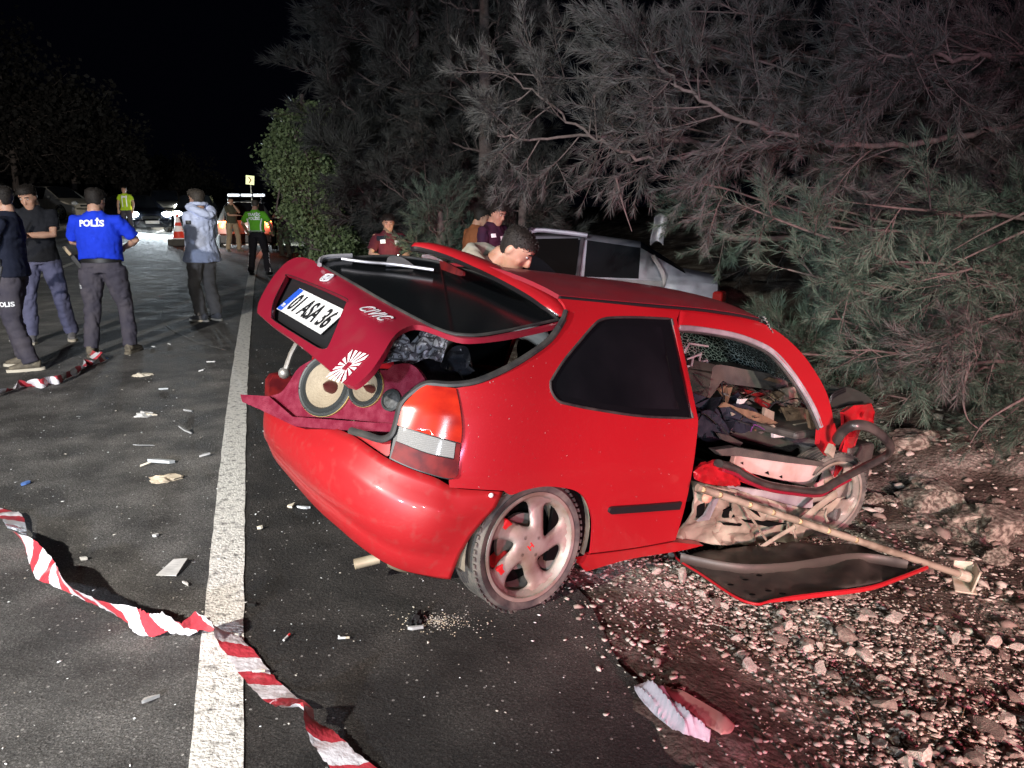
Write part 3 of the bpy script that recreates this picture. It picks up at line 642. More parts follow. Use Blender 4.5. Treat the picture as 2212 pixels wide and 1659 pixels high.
# ---- wheels
SILV = noisy(mat('dirty_alloy', (.31, .285, .25), .5, .3), 8, c2=(.20, .16, .115), lo=.4, hi=.66, rough=.7)
CALI = mat('red_brake', (.55, .02, .02), .5)
def make_wheel(M, parent, silver):
    """local Z is the axle, pointing outwards; outer face at z = 0"""
    RO, RI = .288, .233
    t = MB()
    prof = [(RI - .004, -.012), (RI + .012, .000), (RI + .035, .006), (RO - .02, .000), (RO - .006, -.014), (RO, -.03)]
    for k in range(5):
        z = -.04 - k * .028
        prof += [(RO, z + .008), (RO - .008, z + .006), (RO - .008, z), (RO, z - .002)]
    prof += [(RO - .004, -.175), (RO - .03, -.193), (RI, -.185), (RI - .012, -.16), (RI - .012, -.02)]
    t.lathe(prof, 72, M, closed=True)
    for i in range(60):                                                  # shoulder blocks
        a = i / 60 * 2 * math.pi; c = Vector((math.cos(a) * (RO - .004), math.sin(a) * (RO - .004), -.018)); rt = Matrix.Rotation(a, 3, 'Z') @ Matrix.Rotation(.5, 3, 'Y')
        q = MB(); q.box((0, 0, 0), (.006, .017, .03), rot=rt)
        t.add((q.v[0] + np.array(c)) @ np.array(M.to_3x3()).T + np.array(M.translation), q.f)
    wl = bpy.data.objects.new('wheel', None); COL.objects.link(wl); wl.parent = parent; wl.empty_display_size = .1
    tb = t.build('tyre', [TYRE], wl, True, angle=35, fixn=True)
    r = MB(); r.lathe([(RI - .002, -.006), (RI + .006, .003), (RI - .008, .002), (RI - .014, -.012), (RI - .03, -.03), (RI - .034, -.15), (RI - .01, -.17)], 64, M)
    # spoke face: disc with five swept windows
    ang = np.linspace(0, 2 * np.pi, 80, endpoint=False); outer = np.stack([np.cos(ang), np.sin(ang)], 1) * (RI - .010)
    holes = []
    for k in range(5):
        a = k * 2 * math.pi / 5 + .28
        loop = [(.088, -.16), (.098, .16), (.145, .36), (.182, .42), (.197, .26), (.199, .0), (.196, -.22), (.172, -.30), (.125, -.27)]
        loop = bez([(rr * math.cos(a + q + (rr - .09) * 1.6), rr * math.sin(a + q + (rr - .09) * 1.6)) for rr, q in loop], 4, True); holes.append(loop)
    V, F = tri(outer, holes, .016)
    rr = np.linalg.norm(V, axis=1); th = np.arctan2(V[:, 1], V[:, 0])
    d = np.min(np.stack([np.min(np.linalg.norm(V[:, None] - h[None], axis=2), 1) for h in holes]), 0)
    z = -.018 - .012 * (1 - sm(.03, .07, rr)) * 0 - .020 * sm(.075, .16, rr) + .012 * sm(.0, .02, d)
    z = np.where(rr > .205, z + .008, z)
    Q = np.c_[V, z] @ np.array(M.to_3x3()).T + np.array(M.translation); r.add(Q, F[:, ::-1])
    ro = r.build('rim', [silver], wl, True, angle=45); s = ro.modifiers.new('solid', 'SOLIDIFY'); s.thickness = .014; s.offset = -1
    c = MB(); c.lathe([(0, -.008), (.024, -.008), (.029, -.012), (.029, -.02)], 24, M)
    for k in range(4):
        a = k * math.pi / 2 + .4; p = M @ Vector((math.cos(a) * .052, math.sin(a) * .052, -.016)); c.tube([p, p + (M.to_3x3() @ Vector((0, 0, .010)))], .009, 6)
    c.build('hub_cap', [silver], wl, True)
    V, F = text_geo('H', .042, .0012, .001, 1.0); Q = (V + np.array([0, 0, -.0068])) @ np.array((M.to_3x3() @ Matrix.Rotation(.5, 3, 'Z'))).T + np.array(M.translation)
    e = MB(); e.add(Q, F); e.build('cap_emblem', [CALI], wl)
    q = MB(); q.lathe([(.03, -.08), (.125, -.08), (.125, -.1), (.03, -.1)], 32, M); q.build('brake_disc', [STEEL], wl, True)
    q = MB(); q.lathe([(0, -.13), (.205, -.13)], 32, M); q.build('backing_plate', [DARK], wl)
    q = MB()
    for a in (2.2, 3.5):
        c2 = M @ Vector((math.cos(a) * .13, math.sin(a) * .13, -.075)); q.box(c2, (.10, .05, .10), rot=M.to_3x3() @ Matrix.Rotation(a, 3, 'Z'))
    q.build('brake_caliper', [CALI], wl, bevel=.01)
    return wl
def wheelM(x, y, z, steer=0, camber=0, spin=0, side=-1):
    return Matrix.Translation((x, y, z)) @ Matrix.Rotation(steer, 4, 'Z') @ Matrix.Rotation(R(90) * -side * 1.0 + camber, 4, 'X') @ Matrix.Rotation(spin, 4, 'Z')
make_wheel(wheelM(-.005, -.802, .293, 0, R(-2), .3), car, SILV)
make_wheel(wheelM(2.50, -.74, .35, R(-14), R(4), 1.0), car, SILV)
w2 = make_wheel(wheelM(0, .80, .29, 0, 0, .5, 1), car, SILV)
LINER = noisy(mat('muddy_liner', (.10, .085, .065), .9), 10, c2=(.25, .21, .15))
for y0, y1 in ((-.79, -.5), (.79, .5)):
    m = MB(); A = np.linspace(-.25, np.pi + .25, 28); m.grid([[(.335 * math.cos(a), y0, .30 + .335 * math.sin(a)), (.345 * math.cos(a), y1, .30 + .345 * math.sin(a))] for a in A])
    m.build('arch_liner', [LINER], car, True)
# ---- exhaust
p1 = cpt(766, 1219, pX(-.56)); p2 = cpt(818, 1206, pX(-.46))
m = MB(); m.tube([p1, (p1 + p2) / 2, p2], .023, 16, cap=False); m.tube([p1 + (.012, 0, 0), p2], .019, 16, mi=1); ex = m.build('exhaust_tip', [noisy(mat('exhaust_steel', (.62, .54, .38), .4, .5), 12, c2=(.4, .3, .2)), DARK], car, True)
m = MB(); c = cpt(858, 1236, pX(-.42)); m.ell(c + np.array([.10, 0, .05]), (.16, .08, .055)); m.build('silencer', [noisy(mat('silencer_steel', (.34, .29, .21), .5, .4), 12, c2=(.18, .14, .09))], car, True)

BADGE = mat('badge_silver', (.72, .73, .76), .38, .35)
# ---- tailgate: torn upwards on its hinge, its left edge higher
GLP = plane3((.16, -.6, 1.25), (-.36, -.62, 1.15), (-.53, .5, 1.36)); LDP = plane3((-.61, -.6, 1.17), (-.83, -.63, .92), (-.81, .5, 1.04))
lid_s = on_convex([GLP, LDP], 22)
RGL = seg([(683, 566), (760, 610), (850, 662), (940, 708), (985, 722)], [(985, 722), (1030, 724), (1090, 715), (1150, 702), (1206, 690)], [(1206, 690), (1160, 655), (1080, 610), (1010, 582), (930, 562)], [(930, 562), (850, 553), (760, 556), (683, 566)])
PAN = seg([(645, 556), (660, 557), (680, 564)], [(680, 564), (760, 612), (850, 664), (940, 711), (988, 726)], [(988, 726), (1040, 728), (1100, 718), (1160, 706), (1216, 692)], [(1216, 692), (1216, 697), (1150, 713), (1080, 726), (1000, 731), (940, 712)], [(940, 712), (905, 702), (880, 706), (852, 725), (822, 772), (800, 803), (776, 826), (762, 834)],
           [(762, 834), (744, 829)], [(744, 829), (700, 790), (640, 740), (590, 705), (556, 676)], [(556, 676), (560, 650), (585, 605), (612, 572), (632, 559), (645, 556)])
REC = seg([(618, 598), (630, 596), (742, 642), (747, 654)], [(747, 654), (712, 740), (700, 753), (686, 750)], [(686, 750), (596, 694), (587, 682)], [(587, 682), (592, 650), (618, 598)])
lid = panel('tailgate', PAN, lid_s, [LIDRED], car, [REC], 12, .022, label='tailgate hanging open and twisted above the loudspeakers')
rgl = panel('rear_window', RGL, lid_s, [GLASSDK], lid, (), 18, .006, .003)
m = MB(); m.tube(lid_s(RGL, .004), .007, 6, closed=True); m.build('window_rubber', [RUBBER], lid, True)
panel('plate_recess', REC, lid_s, [BLACK], lid, (), 14, .01, -.035)
m = MB(); m.grid([lid_s(np.vstack([REC, REC[:1]]), .001), lid_s(np.vstack([REC, REC[:1]]), -.036)]); m.build('recess_wall', [BLACK], lid, True, solid=.003)
# plate: blue band, black characters
pc = [lid_s(np.array([p]), -.02)[0] for p in ((634, 626), (612, 664), (711, 722), (729, 672))]      # top-left, bottom-left, bottom-right, top-right
o_ = (pc[0] + pc[1] + pc[2] + pc[3]) / 4; ax = (pc[3] - pc[0] + pc[2] - pc[1]) / 2; ay = (pc[0] - pc[1] + pc[3] - pc[2]) / 2; pw, ph = np.linalg.norm(ax), np.linalg.norm(ay)
m = MB(); q = MB(); q.box((0, 0, 0), (pw, ph, .003)); m.add(place(q.v[0], o_, ax, ay), q.f, 0)
q = MB(); q.box((-pw / 2 + pw * .055, 0, .0022), (pw * .10, ph * .96, .002)); m.add(place(q.v[0], o_, ax, ay), q.f, 1)
V, F = text_geo('01 ASA 36', ph * .98, .001, ph * .018, 1); V[:, 0] *= pw * .82 / np.ptp(V[:, 0]); V[:, 1] *= ph * .70 / np.ptp(V[:, 1]); m.add(place(V + np.array([pw * .05, 0, .003]), o_, ax, ay), F, 2)
V, F = text_geo('TR', ph * .2, .001, .0005, 1); m.add(place(V + np.array([-pw / 2 + pw * .055, -ph * .28, .0045]), o_, ax, ay), F, 0)
PLW = noisy(mat('plate_white', (.62, .61, .60), .45), 9, c2=(.42, .40, .38), lo=.5, hi=.8)
m.build('number_plate', [PLW, mat('plate_blue', (.02, .08, .45), .4), BLACK], lid)
def lid_text(txt, p0, p1, up, size, mats, name, bold=0, shear=0, off=.004, ratio=None):
    a, b_, u = (lid_s(np.array([p]), off)[0] for p in (p0, p1, up)); o = (a + b_) / 2; w = np.linalg.norm(b_ - a)
    V, F = text_geo(txt, 1, .012, bold, 1, shear, 1.12); k = w / np.ptp(V[:, 0]); V = V * k
    if ratio: V[:, 1] *= ratio * w / np.ptp(V[:, 1])
    m = MB(); m.add(place(V, o, b_ - a, u - a), F); m.build(name, mats, lid)
lid_text('CIVIC', (787, 663), (838, 690), (796, 648), 1, [BADGE], 'badge_lettering', .006, .25, ratio=.34)
# maker's emblem: a rounded frame round an H
a, b_, u = (lid_s(np.array([p]), .004)[0] for p in ((692, 598), (721, 600), (704, 586))); o_ = cpt(706, 599.5, lid_s, .006)
m = MB(); V, F = text_geo('H', .048, .003, .002, 1.25); m.add(place(V, o_, b_ - a, u - a), F)
an = np.linspace(0, 2 * np.pi, 28, endpoint=False); m.tube(place(np.stack([.033 * np.sign(np.cos(an)) * np.abs(np.cos(an)) ** .5, .026 * np.sign(np.sin(an)) * np.abs(np.sin(an)) ** .5, 0 * an], 1), o_, b_ - a, u - a), .0035, 6, closed=True); m.build('badge', [BADGE], lid)
# sunburst sticker: white rays in a rectangle
o_ = cpt(750, 791, lid_s, .003); ax = cpt(768, 798, lid_s) - cpt(734, 786, lid_s); ay = cpt(746, 772, lid_s) - cpt(756, 812, lid_s); hw_, hh_ = np.linalg.norm(ax) * .52, np.linalg.norm(ay) * .52
m = MB()
def sq(a): c, s = math.cos(a), math.sin(a); k = min(hw_ / max(abs(c), 1e-6), hh_ / max(abs(s), 1e-6)); return np.array([c * k, s * k, 0])
for k in range(16):
    a = k / 16 * 2 * math.pi; m.add(place(np.array([sq(a - .10) * .26, sq(a + .10) * .26, sq(a + .11), sq(a - .11)]), o_, ax, ay), [(0, 1, 2, 3)])
m.build('sunburst_sticker', [noisy(mat('sticker_white', (.72, .62, .62), .6), 40, c2=(.5, .2, .2), lo=.55, hi=.75)], lid, solid=.001)
# wiper and its cover
wl_ = bez([(738, 559), (790, 566), (850, 571), (937, 583)], 4); m = MB(); m.tube(lid_s(wl_, .03), .0075, 6); m.build('wiper_blade', [TRIM], lid, True)
m = MB(); m.tube(lid_s(bez([(690, 572), (700, 556), (760, 552)], 4), .02), .012, 6); m.build('wiper_arm', [TRIM], lid, True)
panel('wiper_cover', seg([(834, 571), (838, 556), (850, 552)], [(850, 552), (870, 557), (893, 572)], [(893, 572), (834, 571)]), lid_s, [TRIM], lid, (), 10, .01, .02)
# spoiler across the top of the tailgate
sp = [cpt(x, y, pY(yy)) for x, y, yy in ((896, 541, .42), (925, 540, .36), (985, 557, .20), (1050, 585, -.02), (1110, 614, -.24), (1170, 648, -.45), (1214, 682, -.60))]
sp = bez(sp, 5); k = len(sp); e = np.minimum(np.linspace(0, 1, k), np.linspace(1, 0, k)); e = np.minimum(1, .35 + e * 7)
m = MB(); sec = [(-.055, -.014), (-.062, .008), (-.045, .030), (.02, .040), (.11, .030), (.13, -.005), (.03, -.02)]
V = np.array([[p + np.array([a * ee, 0, c * ee]) for a, c in sec] for p, ee in zip(sp, e)]); nn = len(sec)
F = [(i * nn + j, i * nn + (j + 1) % nn, (i + 1) * nn + (j + 1) % nn, (i + 1) * nn + j) for i in range(k - 1) for j in range(nn)] + [tuple(range(nn)), tuple((k - 1) * nn + j for j in range(nn))[::-1]]
m.add(V.reshape(-1, 3), F)
for i, f in enumerate(F): m.m[i] = 1 if len(f) == 4 and (i % nn in (0, 6, 5)) else 0
m.build('spoiler', [RED, mat('spoiler_black', (.014, .012, .013), .25, coat=.5)], lid, True, fixn=True, angle=50)
panel('brake_lamp', seg([(912, 550), (935, 553), (1000, 586)], [(1000, 586), (998, 596), (980, 592)], [(980, 592), (915, 566), (912, 550)]), on_plane(sp[len(sp) // 3] + np.array([-.066, 0, 0]), (1, -.45, -.1)), [REDL2], lid, (), 10, .01)
# hinge strut and grey corner cap
m = MB(); m.tube(on_body(bez([(1222, 672), (1216, 690), (1206, 707)], 4), .006), .012, 8); m.build('hinge_cover', [RUBBER], car, True)

# paint chips and dried mud flecks on the body side
pts_ = np.stack([rng.uniform(1000, 1500, 260), rng.uniform(690, 1190, 260)], 1); pts_ = pts_[inside(quarter, pts_) & ~inside(QWH, pts_)][:120]
CH = on_body(pts_, .0012); CH2 = on_body(pts_ + rng.normal(size=pts_.shape) * [1.6, 1.2], .0012); CH3 = on_body(pts_ + rng.normal(size=pts_.shape) * [1.2, 1.6], .0012)
m = MB()
for a, b_, c in zip(CH, CH2, CH3): m.add([a, b_, c], [(0, 1, 2)])
m.build('paint_chips', [noisy(mat('chip_primer', (.50, .40, .38), .8), 30, c2=(.25, .05, .05))], car)['kind'] = 'stuff'
# ---- slabs: flat torn pieces cut from plates, at their own depth
def slab(name, poly, surf, thick, mats, parent, smooth=False, jit=0, into=True, label=None, bevel=0):
    P = np.asarray(poly, float); Q = surf(P); c = Q.mean(0); d = c - CO; d /= np.linalg.norm(d)
    nrm = np.cross(Q[1] - Q[0], Q[2] - Q[0]); nrm = sum(np.cross(Q[i] - c, Q[(i + 1) % len(Q)] - c) for i in range(len(Q))); nrm /= np.linalg.norm(nrm) + 1e-9
    if nrm @ d < 0: nrm = -nrm
    if jit: Q = Q + nrm * rng.normal(size=(len(Q), 1)) * jit
    m = MB(); k = len(Q)
    m.add(np.concatenate([Q, Q + nrm * thick]), [tuple(range(k)), tuple(range(2 * k - 1, k - 1, -1))] + [(i, (i + 1) % k, k + (i + 1) % k, k + i) for i in range(k)])
    return m.build(name, mats, parent, smooth, fixn=True, label=label, bevel=bevel)
def wavy(amp, sc):
    def f(Q, V):
        d = Q - CO; d /= np.linalg.norm(d, axis=1)[:, None]
        return Q + d * (vn(V[:, 0], V[:, 1], sc, 21) + .5 * vn(V[:, 0], V[:, 1], sc * .4, 22))[:, None] * amp
    return f
# ---- cabin: seats, dashboard, wreckage
for y in (-.38, .38):
    m = MB(); m.box((.98, y, .78), (.16, .46, .62), rot=Matrix.Rotation(R(-14), 3, 'Y')); m.box((.90, y, 1.17), (.10, .26, .17), rot=Matrix.Rotation(R(-10), 3, 'Y')); m.box((1.28, y, .42), (.55, .48, .16)); m.build('front_seat', [SEATM], car, bevel=.05)
m = MB(); m.box((.12, 0, .70), (.16, 1.2, .5), rot=Matrix.Rotation(R(-18), 3, 'Y')); m.build('rear_bench', [SEATM], car, bevel=.05)
m = MB(); m.tube(bez([(1.75, .15, 1.0), (1.72, .37, 1.02)], 2), .01, 6)
a = np.linspace(0, 2 * np.pi, 32, endpoint=False); Mw = Matrix.Translation((1.78, .37, .92)) @ Matrix.Rotation(R(62), 4, 'Y')
m = MB(); m.tube([tuple(Mw @ Vector((.18 * math.cos(q), .18 * math.sin(q), 0))) for q in a], .014, 8, closed=True)
for q in (0, 2.1, 4.2): m.tube([tuple(Mw @ Vector((0, 0, -.02))), tuple(Mw @ Vector((.18 * math.cos(q), .18 * math.sin(q), 0)))], .012, 6)
m.build('steering_wheel', [DASHM], car, True)
dash = panel('dashboard', seg([(1537, 811), (1548, 788), (1616, 799), (1690, 814), (1704, 838)], [(1704, 838), (1686, 846), (1640, 838), (1570, 829), (1556, 828)], [(1556, 828), (1542, 850), (1526, 868)], [(1526, 868), (1537, 811)]), pY(-.22), [DASHM], car, (), 12, .45, post=wavy(.02, 40))
slab('vent_opening', [(1650, 820), (1662, 815), (1690, 822), (1684, 829)], pY(-.23), .01, [TAN], dash)
slab('instrument_hood', [(1478, 795), (1530, 780), (1548, 786), (1538, 842), (1500, 858), (1484, 846)], pY(.1), .3, [DASHM], dash)
m = MB()
for p, q in (((1484, 776), (1514, 765)), ((1484, 792), (1528, 778)), ((1514, 762), (1510, 786)), ((1498, 768), (1494, 790)), ((1478, 762), (1490, 740)), ((1490, 742), (1530, 748)), ((1528, 780), (1530, 815))): m.tube([cpt(*p, pY(-.05)), cpt(*q, pY(-.08))], .007, 6)
m.build('wiring_bracket', [TRIM], car, True)
slab('knee_bolster', [(1500, 850), (1560, 868), (1570, 930), (1500, 935)], pY(-.30), .1, [SEATM], car)
panel('airbag_bundle', seg([(1555, 880), (1590, 872), (1630, 882), (1640, 905), (1610, 935), (1575, 925), (1555, 880)]), pY(-.34), [SEATM], car, (), 9, .12, post=wavy(.05, 18))
panel('airbag_bundle', seg([(1500, 900), (1530, 885), (1560, 905), (1575, 940), (1530, 955), (1505, 935), (1500, 900)]), pY(-.42), [SEATM], car, (), 9, .12, post=wavy(.05, 16))
for poly, y, mt in (([(1556, 842), (1566, 834), (1578, 840), (1568, 862)], -.26, TAN), ([(1573, 838), (1584, 836), (1576, 866), (1566, 870)], -.28, TAN), ([(1576, 876), (1640, 892), (1690, 918), (1682, 926), (1620, 905)], -.40, TAN),
                    ([(1648, 862), (1678, 844), (1690, 852), (1664, 872)], -.34, TAN), ([(1672, 846), (1684, 846), (1684, 864), (1674, 868)], -.30, TAN), ([(1690, 842), (1720, 836), (1730, 868), (1700, 884), (1688, 866)], -.33, BEIGE),
                    ([(1690, 880), (1735, 880), (1760, 905), (1708, 918)], -.40, TAN), ([(1742, 884), (1766, 886), (1779, 930), (1768, 934), (1748, 914)], -.58, TAN), ([(1755, 905), (1772, 925), (1762, 938), (1750, 925)], -.6, TAN),
                    ([(1668, 932), (1702, 930), (1703, 943), (1672, 946)], -.44, PLW), ([(1596, 862), (1610, 860), (1610, 872), (1598, 874)], -.36, PLW), ([(1612, 842), (1660, 852), (1656, 862), (1616, 852)], -.28, REDL2), ([(1640, 858), (1668, 876), (1660, 884), (1636, 868)], -.31, REDL2),
                    ([(1552, 936), (1580, 942), (1610, 958), (1600, 966), (1556, 948)], -.5, DASHM), ([(1650, 880), (1672, 890), (1668, 908), (1650, 898)], -.37, BEIGE), ([(1720, 918), (1748, 912), (1756, 922), (1726, 930)], -.5, BEIGE)):
    slab('torn_fragment', poly, pY(y), .02, [mt], car, jit=.012)
for _ in range(34):
    c = np.array([rng.uniform(1550, 1760), rng.uniform(850, 935)]); a = rng.uniform(0, 6.3); k = int(rng.integers(3, 6)); s = rng.uniform(5, 14)
    slab('torn_fragment', [c + s * rng.uniform(.5, 1) * np.array([math.cos(a + q * 6.28 / k), .6 * math.sin(a + q * 6.28 / k)]) for q in range(k)], pY(rng.uniform(-.48, -.2)), .01, [(TAN, DASHM, BEIGE, DASHM)[int(rng.integers(4))]], car, jit=.015)
for _ in range(16):
    p = np.array([rng.uniform(1490, 1760), rng.uniform(845, 930)]); q = p + rng.normal(size=2) * [40, 18]; y = rng.uniform(-.55, -.25)
    m = MB(); m.tube(bez([cpt(*p, pY(y)), cpt(*((p + q) / 2 + rng.normal(size=2) * 10), pY(y - .05)), cpt(*q, pY(y - .02))], 5), rng.uniform(.003, .006), 5); m.build('loose_wire', [BLACK if rng.random() < .6 else (CHROME if rng.random() < .4 else mat('purple_wire', (.12, .04, .15), .5))], car, True)
# ---- torn door and crushed flank
slab('inner_panel', [(1591, 975), (1600, 985), (1720, 1000), (1800, 1010), (1811, 1002), (1808, 1052), (1752, 1052), (1655, 1030), (1612, 1020), (1585, 1000)], pY(-.70), .03, [PINKM], car, bevel=.004)
slab('sill_cover', [(1545, 972), (1590, 966), (1700, 985), (1796, 1001), (1800, 1011), (1700, 1000), (1600, 986), (1560, 985)], pY(-.72), .05, [DASHM], car, bevel=.004)
for poly in ([(1652, 1022), (1660, 1018), (1662, 1026)], [(1684, 1030), (1690, 1027), (1690, 1034)], [(1762, 1042), (1772, 1020), (1776, 1022), (1768, 1041)], [(1600, 1000), (1606, 998), (1606, 1004)]):
    slab('hole_shade', poly, pY(-.705), .003, [DARK], car)  # near-black slabs on the panel, the shade of holes as colour
panel('door_skin_edge', seg([(1497, 1020), (1520, 1004), (1560, 998), (1592, 1004)], [(1592, 1004), (1600, 1048)], [(1600, 1048), (1560, 1050), (1520, 1044)], [(1520, 1044), (1500, 1034), (1497, 1020)]), pY(-.80), [RED], car, (), 7, .02, post=wavy(.035, 14), label='crumpled red strip of the torn door')
panel('door_skin_edge', seg([(1600, 1010), (1660, 1040), (1720, 1054), (1768, 1060)], [(1768, 1060), (1762, 1072)], [(1762, 1072), (1700, 1066), (1640, 1054), (1598, 1040)], [(1598, 1040), (1600, 1010)]), pY(-.80), [RED], car, (), 7, .02, post=wavy(.02, 18))
slab('cross_rail', [(1560, 1042), (1600, 1052), (1756, 1076), (1756, 1098), (1700, 1096), (1600, 1074)], pY(-.76), .03, [noisy(mat('rail_metal', (.48, .46, .46), .45, .3), 5, c2=(.26, .22, .25))], car)
V, F = tri(seg([(1499, 1040), (1560, 1050), (1650, 1075), (1760, 1100), (1806, 1068)], [(1806, 1068), (1790, 1110), (1768, 1140), (1740, 1176)], [(1740, 1176), (1620, 1181), (1530, 1178), (1468, 1170)], [(1468, 1170), (1484, 1100), (1499, 1040)]), [], 7)
Q = pY(-.77)(V); Q[:, 1] += .035 * vn(V[:, 0], V[:, 1], 26, 31) + .02 * vn(V[:, 0], V[:, 1], 11, 32) + .05 * sm(1100, 1180, V[:, 1]) - .02
m = MB(); m.add(Q, F); m.build('door_inner_shell', [BEIGE], car, True, angle=28, solid=.01)
for poly, y, mt in (([(1510, 1095), (1524, 1086), (1520, 1116), (1508, 1120)], -.815, DARK), ([(1562, 1102), (1580, 1096), (1590, 1118), (1566, 1120)], -.81, DARK), ([(1585, 1072), (1650, 1090), (1652, 1118), (1584, 1112)], -.82, BEIGE), ([(1656, 1094), (1700, 1104), (1694, 1120), (1656, 1118)], -.82, BEIGE),
                    ([(1562, 1130), (1604, 1132), (1600, 1137), (1564, 1134)], -.815, DARK), ([(1520, 1112), (1546, 1080), (1556, 1076), (1530, 1122), (1506, 1126)], -.83, TRIM), ([(1604, 1122), (1698, 1130), (1660, 1138), (1610, 1128)], -.81, DARK), ([(1620, 1100), (1632, 1096), (1640, 1116)], -.83, DARK),
                    ([(1704, 1120), (1744, 1128), (1730, 1160), (1700, 1150)], -.81, BEIGE)):
    slab('torn_detail', poly, pY(y), .012, [mt], car, jit=.006)  # the near-black pieces paint the shade of holes in the shell
m = MB(); c = cpt(1527, 1075, pY(-.85)); m.ell(c, (.035, .02, .03)); m.build('door_hinge', [noisy(mat('rusty_hinge', (.5, .3, .2), .7), 30, c2=(.3, .1, .08))], car, True)
fr = bez([(1552, 1001), (1586, 1012), (1609, 1027), (1655, 1046), (1712, 1056), (1769, 1060), (1807, 1040), (1864, 1010), (1909, 987), (1925, 968), (1910, 945), (1879, 923), (1848, 918), (1823, 929), (1806, 952)], 6)
yy = np.interp(np.arange(len(fr)), [0, 30, 42, 54, 60, 72, 84], [-.82, -.84, -.88, -1.0, -1.02, -.94, -.82]); Pf = np.array([cpt(p[0], p[1], pY(y)) for p, y in zip(fr, yy)])
m = MB(); m.tube(Pf, .021, 10, flat=1.5); m.build('door_window_frame', [noisy(mat('black_door_frame', (.018, .016, .016), .38, coat=.2), 9, c2=(.06, .05, .045))], car, True, label='bent black window frame of the torn door')
m = MB(); m.tube(Pf[2:40] + np.array([0, -.012, -.026]), .010, 8); m.build('frame_gasket', [LIDRED], car, True)
for a, b_, r_ in (((1510, 1050), (1590, 1063), .004), ((1588, 1066), (1655, 1166), .007), ((1638, 1186), (1716, 1138), .013), ((1712, 1138), (1728, 1178), .010), ((1716, 1138), (1806, 1066), .022), ((1786, 1100), (1788, 1128), .016)):
    m = MB(); m.tube([cpt(*a, pY(-.86)), (cpt(*a, pY(-.86)) + cpt(*b_, pY(-.90))) / 2 + rng.normal(size=3) * .006, cpt(*b_, pY(-.90))], r_, 8, flat=.55); m.build('regulator_arm', [BEIGE], car, True)
# ---- crushed front corner
panel('front_wing', [(1822, 891), (1844, 876), (1882, 871), (1890, 890), (1886, 914), (1866, 912), (1858, 930), (1846, 968), (1826, 1000), (1806, 1030), (1812, 990), (1826, 950)], pY(-.72), [RED], car, (), 7, .02, post=wavy(.08, 16), label='crushed red front wing')
panel('bonnet_edge', seg([(1790, 860), (1808, 840), (1830, 836), (1864, 849), (1889, 868)], [(1889, 868), (1880, 874), (1845, 874), (1815, 882)], [(1815, 882), (1798, 880), (1790, 860)]), pY(-.62), [mat('dark_bonnet', (.03, .034, .03), .3, coat=.3)], car, (), 8, .05, post=wavy(.03, 20))
m = MB()
for k in range(3): m.tube(bez([cpt(1788 - k, 872 + 5 * k, pY(-.64)), cpt(1800, 850 + 5 * k, pY(-.66)), cpt(1826, 838 + 4 * k, pY(-.64))], 5), .006, 6)
m.build('torn_seal', [BLACK], car, True)
m = MB(); m.box((2.75, -.1, .42), (.55, 1.2, .5), rot=Matrix.Rotation(.2, 3, 'Z')); m.box((2.5, 0, .75), (.7, 1.25, .05), rot=Matrix.Rotation(-.1, 3, 'Y')); m.build('crushed_nose', [DASHM], car, bevel=.05)
slab('mirror_stub', [(1790, 980), (1800, 960), (1806, 968), (1800, 990)], pY(-.86), .03, [BEIGE], car)

# ================================================================== the loudspeaker box in the boot
bx = None
BN = np.array([-.86, -.44, .26]); BN /= np.linalg.norm(BN)
bx = on_plane(pX(-.56)(np.array([[850, 917.]]))[0], BN)
def cproj(Q):
    W = np.asarray(Q) @ M3.T + T3 - CAM; z = W @ FWD
    return np.stack([CXP + FPX * (W @ RT) / z, CYP - FPX * (W @ UPV) / z], -1)
def disc_px(px, py, rpx, k=.95):
    c = cpt(px, py, bx); r = np.linalg.norm(cpt(px + rpx, py, bx) - c) * k; q = Vector(BN).to_track_quat('Z', 'Y').to_matrix(); a = np.linspace(0, 2 * np.pi, 40, endpoint=False)
    return cproj(c + np.stack([np.cos(a), np.sin(a), 0 * a], 1) @ np.array(q).T * r)
box = empty('loudspeaker_box', POSE, 'maroon carpeted loudspeaker board lying across the open boot', 'speaker box')
BAF = seg([(580, 856), (606, 848), (624, 826), (644, 796), (672, 778)], [(672, 778), (760, 790), (830, 800), (850, 788), (880, 792), (910, 808), (935, 850)], [(935, 850), (880, 885), (850, 917)], [(850, 917), (740, 905), (632, 899)], [(632, 899), (580, 856)])
panel('baffle', BAF, bx, [CARPET], box, [disc_px(703, 832, 58), disc_px(790, 836, 38)], 14, .02, post=lambda Q, V: Q + np.array([-.02, 0, .02]) * (sm(850, 900, V[:, 0]) * sm(860, 800, V[:, 1]))[:, None])
lipT = np.array([(519, 852), (581, 856), (632, 900), (740, 908), (850, 916)], float); lipB = np.array([(523, 868), (560, 884), (637, 921), (740, 929), (850, 933)], float)
T_ = bx(lipT, .035); B_ = bx(lipB, .035)
m = MB(); bk = -BN * .16; m.grid([T_ + bk, T_, B_, B_ + bk]); m.grid([T_ + bk, B_ + bk]); m.build('front_lip', [CARPET], box, False, fixn=True)
KRAFT = noisy(mat('paper_cone', (.30, .25, .175), .7), 7, c2=(.20, .16, .11), bump=.3, bscale=80)
SURR = mat('speaker_surround', (.03, .033, .032), .5)
